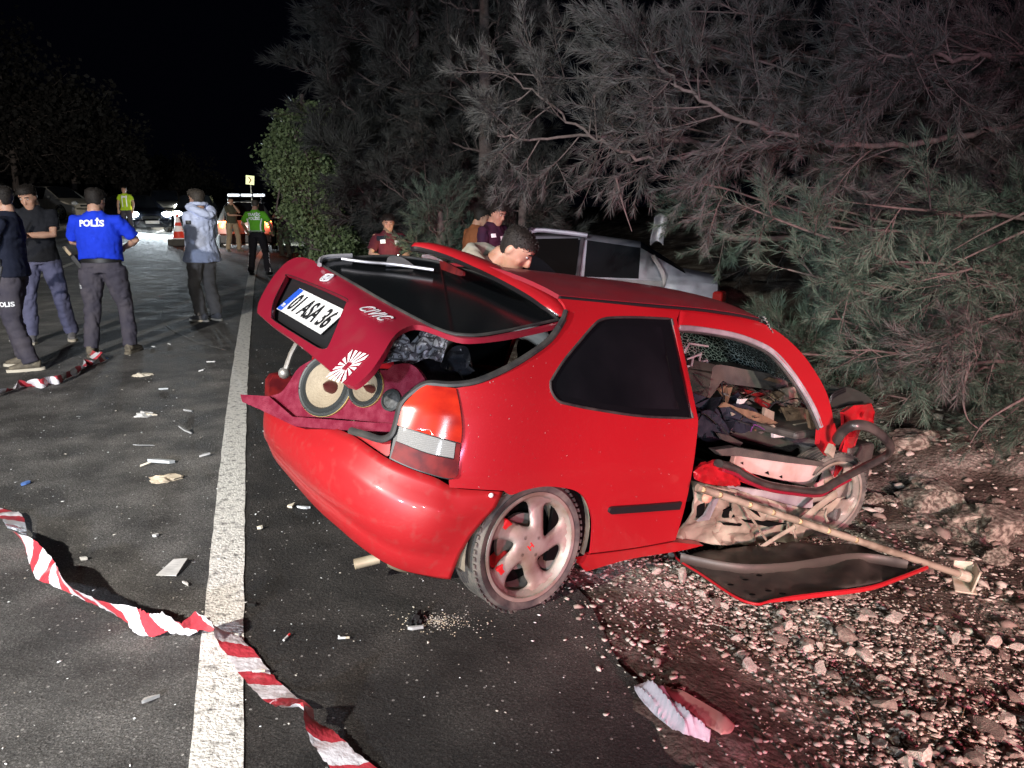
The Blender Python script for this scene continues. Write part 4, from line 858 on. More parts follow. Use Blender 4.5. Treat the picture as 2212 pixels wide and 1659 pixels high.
def speaker(px, py, rpx, parent, cone, tweeter=False):
    c = cpt(px, py, bx, .006); r = np.linalg.norm(cpt(px + rpx, py, bx, .006) - c)
    nn = BN; q = Vector(nn).to_track_quat('Z', 'Y'); M = Matrix.Translation(c) @ q.to_matrix().to_4x4()
    if tweeter:
        m = MB(); m.lathe([(r, -.004), (r, .008), (r * .8, .014), (r * .74, .006)], 32, M); o = m.build('tweeter', [SURR], parent, True)
        m = MB(); m.lathe([(r * .74, .006), (r * .4, .012), (0, .014)], 24, M); m.build('mesh_grille', [noisy(mat('grille', (.06, .062, .06), .6), 90, c2=(.01, .01, .01))], o, True); return
    m = MB(); m.lathe([(r, -.004), (r, .006), (r * .96, .010), (r * .90, .008)], 48, M, 0)
    m.lathe([(r * 1.01, -.004), (r * 1.01, .004), (r * .985, .0065)], 48, M, 1); o = m.build('speaker', [SURR, mat('brass_rim', (.5, .36, .12), .5, .3)], parent, True)
    m = MB(); m.lathe([(r * .91, .008), (r * .87, .016), (r * .82, .010), (r * .78, .017), (r * .72, .006)], 48, M); m.build('surround', [SURR], o, True)
    m = MB(); m.lathe([(r * .73, .006), (r * .45, -.025), (r * .2, -.05)], 48, M); m.build('cone', [KRAFT], o, True)
    m = MB(); m.lathe([(r * .21, -.05), (r * .19, -.02), (r * .12, -.004), (.002, .016)], 24, M); m.build('phase_plug', [mat('plug_red', (.09, .018, .018), .3, .4)], o, True)
    m = MB()
    for k in range(8): a = k * math.pi / 4 + .3; m.ell(M @ Vector((r * .95 * math.cos(a), r * .95 * math.sin(a), .009)), (.005, .005, .003), 8)
    m.build('screw_heads', [CHROME], o, True)['kind'] = 'stuff'
speaker(703, 832, 58, box, KRAFT); speaker(790, 836, 38, box, KRAFT); speaker(846, 865, 21, box, None, True)
# patterned cloth thrown over the seat back
CLO = mat('patterned_cloth', (.5, .53, .58), .85)
n, l, b = nodes(CLO); tc = n.new('ShaderNodeTexCoord')
v1 = n.new('ShaderNodeTexVoronoi'); v1.inputs['Scale'].default_value = 62; l.new(tc.outputs['Object'], v1.inputs[0])
v2 = n.new('ShaderNodeTexVoronoi'); v2.inputs['Scale'].default_value = 11; v2.feature = 'DISTANCE_TO_EDGE'; l.new(tc.outputs['Object'], v2.inputs[0])
w1 = n.new('ShaderNodeTexWave'); w1.inputs['Scale'].default_value = 9; w1.inputs['Distortion'].default_value = 9; w1.inputs['Detail'].default_value = 1; l.new(tc.outputs['Object'], w1.inputs[0])
ra = ramp(n, [(.30, (.80, .86, .95)), (.36, (.20, .21, .25))]); l.new(v1.outputs['Distance'], ra.inputs[0])
rb_ = ramp(n, [(.03, (.05, .055, .07)), (.06, (1, 1, 1))]); l.new(v2.outputs['Distance'], rb_.inputs[0])
rc = ramp(n, [(.40, (0, 0, 0)), (.45, (1, 1, 1))]); l.new(w1.outputs['Fac'], rc.inputs[0])
mx = n.new('ShaderNodeMix'); mx.data_type = 'RGBA'; l.new(rc.outputs[0], mx.inputs[0]); mx.inputs[6].default_value = (.66, .72, .82, 1); l.new(ra.outputs[0], mx.inputs[7])
my = n.new('ShaderNodeMix'); my.data_type = 'RGBA'; my.blend_type = 'MULTIPLY'; my.inputs[0].default_value = .8; l.new(mx.outputs[2], my.inputs[6]); l.new(rb_.outputs[0], my.inputs[7]); l.new(my.outputs[2], b.inputs['Base Color'])
def fold(Q, V):
    d = Q - CO; d /= np.linalg.norm(d, axis=1)[:, None]
    return Q + d * (.05 * np.abs(vn(V[:, 0] + V[:, 1] * .6, V[:, 1] - V[:, 0] * .3, 24, 41)) + .02 * vn(V[:, 0], V[:, 1], 9, 42))[:, None]
clo = panel('patterned_cloth', seg([(805, 788), (822, 752), (846, 724), (862, 716), (880, 728), (886, 742)], [(886, 742), (900, 728), (916, 708), (940, 722), (970, 724)], [(970, 724), (962, 750), (952, 782)], [(952, 782), (920, 772), (890, 784), (860, 778), (805, 788)]), on_plane((-.30, -.3, .98), (-.75, -.1, .6)), [CLO], None, (), 6, .006, post=fold)
clo.matrix_world = POSE; tag(clo, 'grey and white patterned cloth crumpled inside the open boot', 'cloth')
bag = panel('black_bag', seg([(950, 790), (968, 758), (990, 746), (1010, 752), (1016, 780), (1000, 800), (970, 800), (950, 790)]), on_plane((-.25, -.35, .95), (-.75, -.1, .6)), [mat('shiny_black_bag', (.012, .013, .016), .25)], None, (), 8, .04, post=lambda Q, V: fold(Q, V))
bag.matrix_world = POSE; tag(bag, 'small shiny black bag beside the patterned cloth in the boot', 'bag')

# ================================================================== torn-off parts lying beside the car
skin = empty('door_panel', None, 'torn-off red car door skin lying inside-up on the gravel', 'door panel')
def on_world(fn):
    def g(P, off=0.0):
        P = np.asarray(P, float).reshape(-1, 2); return np.array([fn(*p) for p in P])
    return g
A_, B2, C_ = onz(1457, 1193, -.20), onz(1640, 1304, -.20), onz(2004, 1226, -.30); nD = np.cross(B2 - A_, C_ - A_)
def pl_w(px, py, lift=0.0):
    d = ray(px, py); nn = nD / np.linalg.norm(nD); nn = nn if nn[2] > 0 else -nn
    return CAM + d * (((A_ + nn * lift - CAM) @ nn) / (d @ nn))
def world_panel(name, outer, mats, parent, lift=0.0, step=14, thick=.01, wav=0.0, label=None, smooth=True):
    V, F = tri(outer, [], step); Q = np.array([pl_w(p[0], p[1], lift) for p in V])
    if wav: Q[:, 2] += wav * vn(V[:, 0], V[:, 1], 60, 51) + wav * .4 * vn(V[:, 0], V[:, 1], 18, 52)
    m = MB(); m.add(Q, F); o = m.build(name, mats, parent, smooth, label=label); s = o.modifiers.new('solid', 'SOLIDIFY'); s.thickness = thick; s.offset = -1; return o
INN_D = noisy(mat('door_underside', (.060, .050, .042), .42, .2), 5, c2=(.025, .02, .018), lo=.4, hi=.7, rough=.7)
world_panel('inner_face', seg([(1459, 1196), (1500, 1190), (1600, 1182), (1693, 1177), (1780, 1176), (1856, 1181)], [(1856, 1181), (1982, 1221)], [(1982, 1221), (1930, 1248), (1871, 1266), (1760, 1281), (1668, 1293), (1634, 1300)], [(1634, 1300), (1590, 1284), (1518, 1238), (1468, 1208), (1459, 1196)]), [INN_D], skin, .012, 12, .012, .02)
rimp = bez([(1457, 1192), (1466, 1210), (1515, 1241), (1587, 1289), (1634, 1305), (1668, 1298), (1760, 1286), (1871, 1272), (1940, 1250), (2002, 1226)], 5)
m = MB(); P = np.array([pl_w(p[0], p[1], .008) for p in rimp]); m.tube(P, np.interp(np.arange(len(P)), [0, 24, 28, 45], [.006, .007, .014, .012]), 8, flat=.8); m.build('folded_edge', [RED], skin, True)
m = MB(); P = np.array([pl_w(p[0], p[1], .03) for p in bez([(1470, 1206), (1590, 1228), (1700, 1226), (1850, 1205), (1960, 1220)], 6)]); m.tube(P, .028, 8, flat=.35, up=(0, 0, 1)); m.build('stiffening_rib', [INN_D], skin, True)
m = MB()
for px, py in ((1578, 1263), (1610, 1252), (1640, 1243), (1700, 1232), (1625, 1284), (1660, 1276), (1690, 1282)): m.ell(pl_w(px, py, .012), (.016, .010, .002), 10)
m.build('adhesive_spots', [DARK], skin, True)['kind'] = 'stuff'
# the door beam: a long bolted bar
p0 = T3 + M3 @ cpt(1506, 1053, pY(-.90)); p1 = onz(2090, 1246, -.42); beam = empty('steel_beam', None, 'long dirty steel beam slanting from the torn door to the ground', 'beam')
BEAM = noisy(mat('muddy_beam', (.27, .23, .175), .65, .2), 9, c2=(.11, .08, .055), lo=.44, hi=.68)
m = MB(); d_ = p1 - p0; P = np.array([p0 + d_ * t for t in np.linspace(0, 1, 14)]); m.tube(P, .0195, 10, flat=1.0); m.build('bar', [BEAM], beam, True)
for px, py in ((1523, 1076), (1563, 1076), (1628, 1093), (1677, 1110), (1733, 1131), (1792, 1153), (1850, 1171)):
    t = min(1, max(0, (px - 1506) / (2090 - 1506))); t = t ** 1.12; c = p0 + d_ * t; d = c - CAM; d /= np.linalg.norm(d)
    m = MB(); m.lathe([(0, .024), (.011, .024), (.015, .019), (.015, .0)], 12, Matrix.Translation(c) @ Vector(-d).to_track_quat('Z', 'Y').to_matrix().to_4x4()); m.build('bolt', [noisy(mat('brass_bolt', (.36, .27, .13), .5, .3), 50, c2=(.16, .10, .05))], beam, True)
m = MB(); m.box(p1 + np.array([.03, -.01, .0]), (.012, .12, .13), rot=Matrix.Rotation(-.35, 3, 'Z') @ Matrix.Rotation(.2, 3, 'Y')); m.box(p1 + np.array([-.01, .0, -.055]), (.11, .12, .012), rot=Matrix.Rotation(-.35, 3, 'Z') @ Matrix.Rotation(.25, 3, 'X')); m.box(p1 + np.array([.0, .055, .02]), (.10, .012, .10), rot=Matrix.Rotation(-.2, 3, 'Z')); m.tube([p1 - d_ / np.linalg.norm(d_) * .08, p1 + d_ / np.linalg.norm(d_) * .02], .030, 12); m.build('end_bracket', [noisy(mat('pale_bracket', (.50, .47, .38), .6, .2), 14, c2=(.28, .22, .15))], beam, bevel=.004)
# ================================================================== people
from mathutils.bvhtree import BVHTree
SKIN = noisy(mat('skin', (.46, .27, .19), .5, sss=.15), 14, c2=(.40, .215, .15), lo=.4, hi=.7, bump=.1, bscale=60)
HAIR = noisy(mat('dark_hair', (.010, .008, .007), .6, spec=.3), 60, c2=(.022, .018, .015), bump=.6, bscale=120)
HAIRG = noisy(mat('grey_brown_hair', (.075, .060, .045), .6), 60, c2=(.03, .024, .02), bump=.6, bscale=120)
EYEW = mat('eye_white', (.6, .58, .55), .3)
def cloth(name, c, c2=None, rough=.85, bump=.4):
    return noisy(mat(name, c, rough, spec=.25), 5, amt=.25, c2=c2, bump=bump, bscale=34, lo=.4, hi=.75)
def evald(o):
    dg = bpy.context.evaluated_depsgraph_get(); me = bpy.data.meshes.new_from_object(o.evaluated_get(dg)); return me
def fuse(m, name, vox, mats, parent, smooth=4, wrinkle=0.0, seed=0, keep=None):
    """fuse overlapping volumes into one continuous skin"""
    me = m.mesh(name); t = bpy.data.objects.new('t', me); COL.objects.link(t)
    r = t.modifiers.new('r', 'REMESH'); r.mode = 'VOXEL'; r.voxel_size = vox
    if smooth: s = t.modifiers.new('s', 'SMOOTH'); s.factor = .5; s.iterations = smooth
    out = evald(t); bpy.data.objects.remove(t); bpy.data.meshes.remove(me)
    if wrinkle:
        k = len(out.vertices); co = np.empty(k * 3); out.vertices.foreach_get('co', co); co = co.reshape(-1, 3); nr = np.empty(k * 3); out.vertices.foreach_get('normal', nr); nr = nr.reshape(-1, 3)
        a = np.abs(vn(co[:, 0] * 1.2 + co[:, 1] * .7 + co[:, 2] * .35, co[:, 2] - co[:, 0] * .35, .085, seed + 1)); b_ = vn(co[:, 0] + co[:, 1], co[:, 2] * 1.6, .04, seed + 2)
        co = co + nr * ((a - .45) * 1.3 + b_ * .35)[:, None] * wrinkle; out.vertices.foreach_set('co', co.ravel()); out.update()
    out.name = name; o = link(name, out, parent, mats, True); return o
def ik(a, b_, l1, l2, hint):
    a, b_, hint = np.array(a, float), np.array(b_, float), np.array(hint, float); d = b_ - a; L = min(np.linalg.norm(d), (l1 + l2) * .998); d = d / np.linalg.norm(d)
    x = (l1 * l1 - l2 * l2 + L * L) / (2 * L); h = math.sqrt(max(0, l1 * l1 - x * x)); p = hint - d * (hint @ d); p /= np.linalg.norm(p) + 1e-9
    return a + d * x + p * h, a + d * L
HR = np.array([(-.120, .020, .066, .028), (-.112, .036, .082, .012), (-.09, .050, .090, -.022), (-.065, .060, .089, -.052), (-.04, .066, .088, -.072), (-.015, .071, .086, -.085), (.01, .074, .084, -.094), (.035, .076, .088, -.099), (.055, .076, .089, -.100), (.08, .070, .080, -.095), (.10, .055, .058, -.076), (.113, .030, .028, -.045), (.117, .008, .0, -.02)])
def head_grid(off=0.0, na=28, nz=26):
    z = np.linspace(HR[0, 0], HR[-1, 0], nz); z = np.concatenate([z[:-1], [HR[-1, 0]]]); a = np.linspace(0, 2 * np.pi, na, endpoint=False); V = []
    for q in z:
        w, f, b_ = (np.interp(q, HR[:, 0], HR[:, k]) for k in (1, 2, 3)); c = (f + b_) / 2; d = (f - b_) / 2
        e = .82; V.append(np.stack([(w + off) * np.sign(np.cos(a)) * np.abs(np.cos(a)) ** e, c + (d + off) * np.sign(np.sin(a)) * np.abs(np.sin(a)) ** .92, np.full(na, q + off * (1 if q > .05 else 0) * 1.0)], 1))
    return np.array(V)
def Mh(yaw, pitch, roll=0): return np.array(Matrix.Rotation(R(yaw), 3, 'Z') @ Matrix.Rotation(R(pitch), 3, 'X') @ Matrix.Rotation(R(roll), 3, 'Y'))
def person(label, x, y, face, H=1.76, wide=1.0, feet=((-.11, 0), (.11, .02)), hands=((-.20, .12, .86), (.20, .12, .86)), lean=0, side=0, head=(0, 0, 0), hair=HAIR, shirt=None, sleeve=.55, trousers=None, shoe=None, sole=None,
           vox=.010, elbow=((-.6, -.6, -.3), (.6, -.6, -.3)), z=None, loose=0.0, shirt_len=.90, hairstyle='short', belly=0.0, toe=(0, 0), group='people on the road', curl=.5):
    zz = float(gz(x, y)) if z is None else z
    sc = H / 1.76; Mx = Matrix.Translation((x, y, zz)) @ Matrix.Rotation(R(face) - math.pi / 2, 4, 'Z') @ Matrix.Scale(sc, 4)
    Wd = wide
    Lr = np.array(Matrix.Rotation(R(side), 3, 'Y') @ Matrix.Rotation(R(-lean), 3, 'X')); hipc = np.array([0, 0, .93]); fm = (np.array(feet[0]) + np.array(feet[1])) / 2; hipc[:2] += fm * .9
    def sp(p): return hipc + Lr @ (np.array(p, float) - np.array([0, 0, .93]))
    hipL, hipR = hipc + [-.095 * Wd, 0, 0], hipc + [.095 * Wd, 0, 0]
    shL, shR = sp((-.178 * Wd, -.01, 1.425)), sp((.178 * Wd, -.01, 1.425)); neck = sp((0, -.015, 1.50)); hc = sp((0, .02, 1.64)); hM = Mh(*head)
    hc = neck + (np.array([0, .02, -.012]) + Lr @ np.array([0, 0, .030]) + hM @ np.array([0, .012, .085])) 
    B = MB(); S = MB(); T = MB(); root = None
    rt = np.array([1., 0, 0])
    # skin: head, neck, arms, hands over an inner trunk
    G = head_grid(); V = G.reshape(-1, 3) @ hM.T + hc; na = G.shape[1]; F = [(i * na + j, i * na + (j + 1) % na, (i + 1) * na + (j + 1) % na, (i + 1) * na + j) for i in range(len(G) - 1) for j in range(na)] + [tuple(range(na))[::-1], tuple((len(G) - 1) * na + j for j in range(na))]
    B.add(V, F)
    hp = lambda p: hc + hM @ np.array(p, float)
    B.tube([hp((0, .084, .030)), hp((0, .096, .006)), hp((0, .108, -.020)), hp((0, .094, -.032))], [(.008, .010), (.011, .012), (.017, .013), (.012, .008)], 10, up=hM @ rt)
    for s_ in (-1, 1):
        B.ell(hp((s_ * .076, -.012, -.002)), (.010, .020, .032), 10, rot=hM @ Mh(0, -12)); B.ell(hp((s_ * .032, .078, .046)), (.024, .012, .008), 8, rot=hM)
        B.ell(hp((s_ * .042, .058, -.022)), (.022, .020, .026), 8, rot=hM)
    B.ell(hp((0, .086, -.052)), (.024, .009, .008), 8, rot=hM); B.ell(hp((0, .084, -.066)), (.021, .010, .008), 8, rot=hM); B.ell(hp((0, .074, -.102)), (.022, .018, .016), 8, rot=hM)
    B.tube([sp((0, -.02, 1.40)), neck, hp((0, -.03, -.05))], [(.085, .07), (.067, .066), (.058, .060)], 14, up=rt)
    trunk = [sp((0, 0, .97)), sp((0, 0, 1.0)), sp((0, .005 + belly * .4, 1.06)), sp((0, .005 + belly * .3, 1.18)), sp((0, 0, 1.30)), sp((0, -.01, 1.40)), sp((0, -.018, 1.485))]
    TR = np.array([(.150, .105), (.165, .118), (.152 + belly * .4, .112 + belly), (.158 + belly * .3, .112 + belly), (.170, .115), (.150, .095), (.075, .065)]); TR[:, 0] *= Wd; TR[:, 1] *= (Wd + 1) / 2
    B.tube(trunk, TR * .93, 16, up=rt)
    arms = []
    for s_, sh, hd, eh in ((-1, shL, hands[0], elbow[0]), (1, shR, hands[1], elbow[1])):
        el, wr = ik(sh, hd, .285, .255, eh); arms.append((sh, el, wr))
        B.tube([sh, (sh + el) / 2, el, el + (wr - el) * .35, wr], [.052, .046, .039, .040, .028], 12)
        d = wr - el; d /= np.linalg.norm(d); u = np.cross(d, [0, 0, 1.0]) if abs(d[2]) < .85 else np.cross(d, [0, 1.0, 0]); u /= np.linalg.norm(u); w_ = np.cross(u, d)
        B.tube([wr - d * .01, wr + d * .04, wr + d * .09], [(.028, .018), (.040, .017), (.038, .014)], 10, up=u)
        for k in range(4):
            b0 = wr + d * .085 + u * (k - 1.5) * .020; L_ = (.066, .078, .072, .056)[k]; c_ = -w_ * curl
            B.tube([b0, b0 + d * L_ * .45 + c_ * .012, b0 + d * L_ * .75 + c_ * .038, b0 + d * L_ * .8 + c_ * .062], [.0098, .0092, .0085, .007], 8)
        th = u * s_ * -1; B.tube([wr + d * .025 + th * .026, wr + d * .055 + th * .050 - w_ * .01, wr + d * .085 + th * .054 - w_ * .025], [.013, .0115, .009], 8)
    legs = []
    for s_, hp_, ft in ((-1, hipL, feet[0]), (1, hipR, feet[1])):
        an = np.array([ft[0], ft[1] - .03, .085]); kn, an = ik(hp_, an, .435, .425, (s_ * .12, 1, 0)); legs.append((hp_, kn, an)); B.tube([hp_, kn, an], [.075, .052, .038], 12)
    o = fuse(B, 'person', vox, [SKIN], None, 3); o.matrix_world = Mx; tag(o, label, 'person', group)
    # eyes and brows
    for s_ in (-1, 1):
        m = MB(); m.ell(hp((s_ * .032, .0785, .022)), (.012, .007, .0055), 10, rot=hM); m.ell(hp((s_ * .032, .0865, .021)), (.006, .003, .006), 8, 1, rot=hM); m.build('eye', [EYEW, BLACK], o, True)
        m = MB(); m.tube([hp((s_ * .014, .091, .043)), hp((s_ * .032, .092, .049)), hp((s_ * .052, .080, .043))], [.004, .0055, .003], 6); m.build('eyebrow', [hair], o, True)
    # hair: a cap following the skull
    G = head_grid(.011 if hairstyle != 'shaved' else .005, 36, 34); na = G.shape[1]; G2 = G + rng.normal(size=G.shape) * (.0011 if hairstyle != 'shaved' else .0008); fl = G2.reshape(-1, 3)
    if hairstyle == 'quiff': fl[:, 2] += .022 * sm(.03, .10, fl[:, 2]) * sm(-.06, .07, fl[:, 1])
    F = []
    for i in range(len(G) - 1):
        for j in range(na):
            c = G[i:i + 2, [j, (j + 1) % na]].reshape(-1, 3).mean(0); line = np.interp(c[1], [-.10, -.05, -.012, .012, .04, .085], [-.082, -.066, -.012, .035, .055, .074])
            if c[2] > line: F.append((i * na + j, i * na + (j + 1) % na, (i + 1) * na + (j + 1) % na, (i + 1) * na + j))
    F.append(tuple((len(G) - 1) * na + j for j in range(na))); m = MB(); m.add(fl @ hM.T + hc, F)
    if vox < .012:
        ids = [i for i in sorted({i for f in F for i in f}) if fl[i][2] > .035]; pk = rng.choice(ids, 900); b0 = fl[pk] + rng.normal(size=(900, 3)) * .004; up_ = b0 * [1, 1, 1.2]; up_ /= np.linalg.norm(up_, axis=1)[:, None]; d_ = up_ * .12 + np.array([0, .6, -.35]) + rng.normal(size=(900, 3)) * .22; d_ /= np.linalg.norm(d_, axis=1)[:, None]
        w_ = np.cross(d_, up_) * .0016; l_ = rng.uniform(.004, .009, (900, 1)) * (.5 if hairstyle == 'shaved' else 1); tq = np.stack([b0 - w_, b0 + w_, b0 + d_ * l_], 1).reshape(-1, 3); m.add(tq @ hM.T + hc, np.arange(2700).reshape(-1, 3))
    ho = m.build('hair', [hair], o, True, solid=.008)
    # shirt
    lw = 1.0 + loose
    tk = [sp((0, 0, shirt_len)), *trunk[1:]] if shirt_len < .95 else [sp((0, 0, shirt_len)), *[t for t in trunk[2:]]]
    tr = np.array([TR[0] * 1.09 + .012 + loose * .1, *[q for q in TR[1:]]]) if shirt_len < .95 else np.array([TR[1] * 1.05, *TR[2:]])
    tr = tr * (1.05 + loose) + .012; tr[-1] = TR[-1] + .012; S.tube(tk, tr, 20, up=rt); S.tube([sp((0, -.012, 1.44)), neck + np.array([0, 0, .004])], [(.10, .085), (.074, .070)], 16, up=rt)
    for sh, el, wr in arms:
        L1 = sleeve if sleeve <= 1 else 1; e = sh + (el - sh) * L1; pts = [sp((0, -.01, 1.40)) + (sh - sp((0, -.01, 1.435))) * .55, sh + (e - sh) * .06 - (sp((0, 0, 1.02)) - sp((0, 0, 1.0))) * .6, sh + (e - sh) * .5, e]; rad = [.066 * lw, .066 * lw, .066 * lw, .066 * lw if sleeve <= 1 else .056 * lw]
        if sleeve > 1: q = el + (wr - el) * min(1, sleeve - 1); pts += [el + (q - el) * .5, q]; rad += [.054 * lw, .044 * lw]
        S.tube(pts, rad, 14)
    so = fuse(S, 'shirt', vox, [shirt], o, 5, .007 + loose * .012, int(rng.integers(1000)))
    # trousers
    T.tube([sp((0, 0, 1.045)), hipc + [0, 0, .04], hipc + [0, 0, -.06]], [np.array([.150 * Wd + belly * .3, .112 + belly * .6]), np.array([.175 * Wd, .125]), np.array([.170 * Wd, .12])], 18, up=rt)
    for h_, kn, an in legs: T.tube([h_ + [0, 0, -.02], h_ + (kn - h_) * .5, kn, kn + (an - kn) * .5, an + [0, 0, -.005]], [.106 * Wd, .098 * Wd, .082, .078 + loose * .05, .074], 16)
    to = fuse(T, 'trousers', vox, [trousers], o, 5, .011, int(rng.integers(1000)))
    # shoes
    for (h_, kn, an), ft, s_, ty in zip(legs, feet, (-1, 1), toe):
        Mt = np.array(Matrix.Rotation(R(s_ * -10 + ty), 3, 'Z')); A = np.array([an[0], an[1], 0]); f = lambda p: A + Mt @ np.array(p, float)
        m = MB(); m.tube([f((0, -.075, .05)), f((0, -.03, .062)), f((0, .05, .056)), f((0, .12, .044)), f((0, .185, .034))], [(.034, .042), (.041, .052), (.044, .042), (.047, .031), (.030, .020)], 12, up=rt); m.tube([f((0, -.03, .05)), f((0, -.03, .115))], [.046, .044], 12)
        sh_ = fuse(m, 'shoe', max(.008, vox * .8), [shoe], o, 2)
        m = MB(); m.prism(bez([f((.036, -.08, 0))[:2], f((.044, .02, 0))[:2], f((.05, .12, 0))[:2], f((.02, .205, 0))[:2], f((-.03, .20, 0))[:2], f((-.05, .11, 0))[:2], f((-.044, .02, 0))[:2], f((-.034, -.08, 0))[:2], f((0, -.11, 0))[:2]], 3, True), .0, .026); m.build('sole', [sole or shoe], sh_)
    return dict(o=o, shirt=so, trousers=to, Mx=Mx, hc=hc, hM=hM, arms=arms, legs=legs, hip=hipc, sp=sp, hp=hp)
def bvh(ob):
    me = ob.data; return BVHTree.FromPolygons([v.co for v in me.vertices], [p.vertices for p in me.polygons])
def wrap_text(txt, ob, centre, nrm, up, width, mats, name, bold=.03, rows=None, off=.004):
    """flat print that follows the cloth"""
    t = bvh(ob); nrm = np.array(nrm, float); nrm /= np.linalg.norm(nrm); x = np.cross(up, nrm); x /= np.linalg.norm(x); y = np.cross(nrm, x)
    m = MB()
    for k, line in enumerate(txt):
        V, F = text_geo(line, 1, 0, bold, 1); kx = width / np.ptp(V[:, 0]) if rows is None else rows / .72; V = V * kx; V[:, 1] -= k * (rows or 0) * 1.45
        G_ = np.array([(a, b2) for a in np.linspace(V[:, 0].min(), V[:, 0].max(), 15) for b2 in np.linspace(V[:, 1].min(), V[:, 1].max(), 7)]); D_, K_ = [], []
        for a, b2 in G_:
            q = np.array(centre) + a * x + b2 * y; h = t.ray_cast(Vector(q + nrm * .5), Vector(-nrm))
            if h[0] is not None: D_.append((np.array(h[0]) - q) @ nrm); K_.append((a, b2))
        K_ = np.array(K_); fq = lambda k: np.stack([1 + 0 * k[:, 0], k[:, 0], k[:, 1], k[:, 0] ** 2, k[:, 0] * k[:, 1], k[:, 1] ** 2], 1)
        cf = np.linalg.lstsq(fq(K_), np.array(D_), rcond=None)[0]; rs_ = np.max(np.array(D_) - fq(K_) @ cf)
        m.add(np.array(centre) + V[:, :1] * x + V[:, 1:2] * y + (fq(V[:, :2]) @ cf + rs_ * .8 + off)[:, None] * nrm, F)
    return m.build(name, mats, ob)
def patch_on(ob, centre, nrm, up, w, h, mats, name, off=.005, nu=6, nv=6, label=None):
    t = bvh(ob); nrm = np.array(nrm, float); nrm /= np.linalg.norm(nrm); x = np.cross(up, nrm); x /= np.linalg.norm(x); y = np.cross(nrm, x); V = []
    for a in np.linspace(-.5, .5, nu):
        row = []
        for b_ in np.linspace(-.5, .5, nv):
            q = np.array(centre) + x * a * w + y * b_ * h; hh = t.ray_cast(Vector(q + nrm * .5), Vector(-nrm)); row.append(np.array(hh[0]) + nrm * off if hh[0] is not None else q)
        V.append(row)
    m = MB(); m.grid(V); return m.build(name, mats, ob, True, solid=.002)
REFL = mat('reflective_white', (.90, .91, .92), .35, spec=.8)
NAVY = cloth('navy_trousers', (.050, .046, .062), (.085, .075, .085)); DKNAVY = cloth('dark_navy_shirt', (.012, .015, .030)); BLKT = cloth('black_cotton', (.010, .011, .015), bump=.3); BLUET = cloth('blue_trousers', (.085, .088, .15), (.05, .052, .09))
POLB = cloth('royal_blue_shirt', (.012, .045, .62), (.010, .035, .48)); JACK = cloth('pale_blue_jacket', (.62, .68, .86), (.50, .56, .74), .6, .6); DGREY = cloth('dark_grey_jeans', (.19, .175, .16), (.12, .11, .10)); BOOT = noisy(mat('dusty_boot', (.10, .085, .065), .8), 18, c2=(.2, .17, .12))
GREYSH = mat('grey_shoe', (.16, .155, .16), .8); SOLE = mat('pale_sole', (.55, .50, .40), .7)
BELT = mat('black_belt', (.012, .012, .012), .45)
def at_depth(px, d): return (px - CXP) / FPX * (d * math.cos(PITCH) + 1.4 * math.sin(PITCH) * .9)
def belt(P, z0=1.0, r=(.172, .128), w=.035, wide=1.0):
    c = P['hip'] + np.array([0, 0, z0 - .93]); a = np.linspace(0, 2 * np.pi, 28, endpoint=False); m = MB()
    m.grid([[c + np.array([r[0] * wide * math.cos(q), r[1] * math.sin(q), s_]) for s_ in (-w / 2, w / 2)] for q in list(a) + [0]]); return m.build('belt', [BELT], P['o'], True, solid=.006)
f_ = onz(45, 795)
P = person('police officer in dark uniform cut off by the left picture edge, POLIS on the thigh', f_[0] + .07, f_[1], 195, 1.80, 1.06, feet=((-.13, -.05), (.13, .08)), lean=-3, shirt=DKNAVY, sleeve=1.9, trousers=NAVY, shoe=BOOT, sole=SOLE, hands=((-.17, .30, 1.08), (.17, .32, 1.08)), side=0, loose=.05, group='police officers', head=(0, -5))
wrap_text(['POLIS'], P['trousers'], (P['legs'][0][0] + P['legs'][0][1]) / 2 + np.array([0, .0, -.06]), (-1, .15, 0), (0, 0, 1), .15, [REFL], 'thigh_lettering'); belt(P, wide=1.06)
m = MB(); m.box(P['hip'] + np.array([-.19, .06, .0]), (.05, .10, .18), rot=Matrix.Rotation(.3, 3, 'X')); m.box(P['hip'] + np.array([-.20, .02, .10]), (.03, .04, .08)); m.build('holster', [BELT], P['o'], bevel=.01)
f_ = onz(138, 742)
P = person('man in black T-shirt and blue trousers looking down at his phone', f_[0] - .22, f_[1] + .05, -72, 1.84, 1.02, feet=((-.24, -.05), (.14, .04)), shirt=BLKT, sleeve=.72, trousers=BLUET, shoe=GREYSH, sole=SOLE, hands=((-.02, .27, 1.19), (.08, .29, 1.22)), elbow=((-1, -.3, -.4), (1, -.3, -.4)), head=(-14, -31), hairstyle='quiff', loose=.02, group='bystanders on the road', curl=1.0, toe=(0, 20))
f_ = (P['Mx'] @ Vector((.03, .345, 1.27)))
m = MB(); m.box((0, 0, 0), (.078, .155, .009)); m.box((0, 0, .0052), (.070, .145, .0015), 1); ph = m.build('mobile_phone', [mat('phone_body', (.50, .54, .66), .3), mat('phone_screen', (.1, .12, .2), .2, emit=(.4, .5, .9), es=.8)], None, bevel=.003); ph.matrix_world = Matrix.Translation(f_) @ Matrix.Rotation(R(-70), 4, 'Z') @ Matrix.Rotation(R(58), 4, 'X'); tag(ph, 'mobile phone in the hands of the man in the black T-shirt', 'phone')
f_ = onz(245, 766)
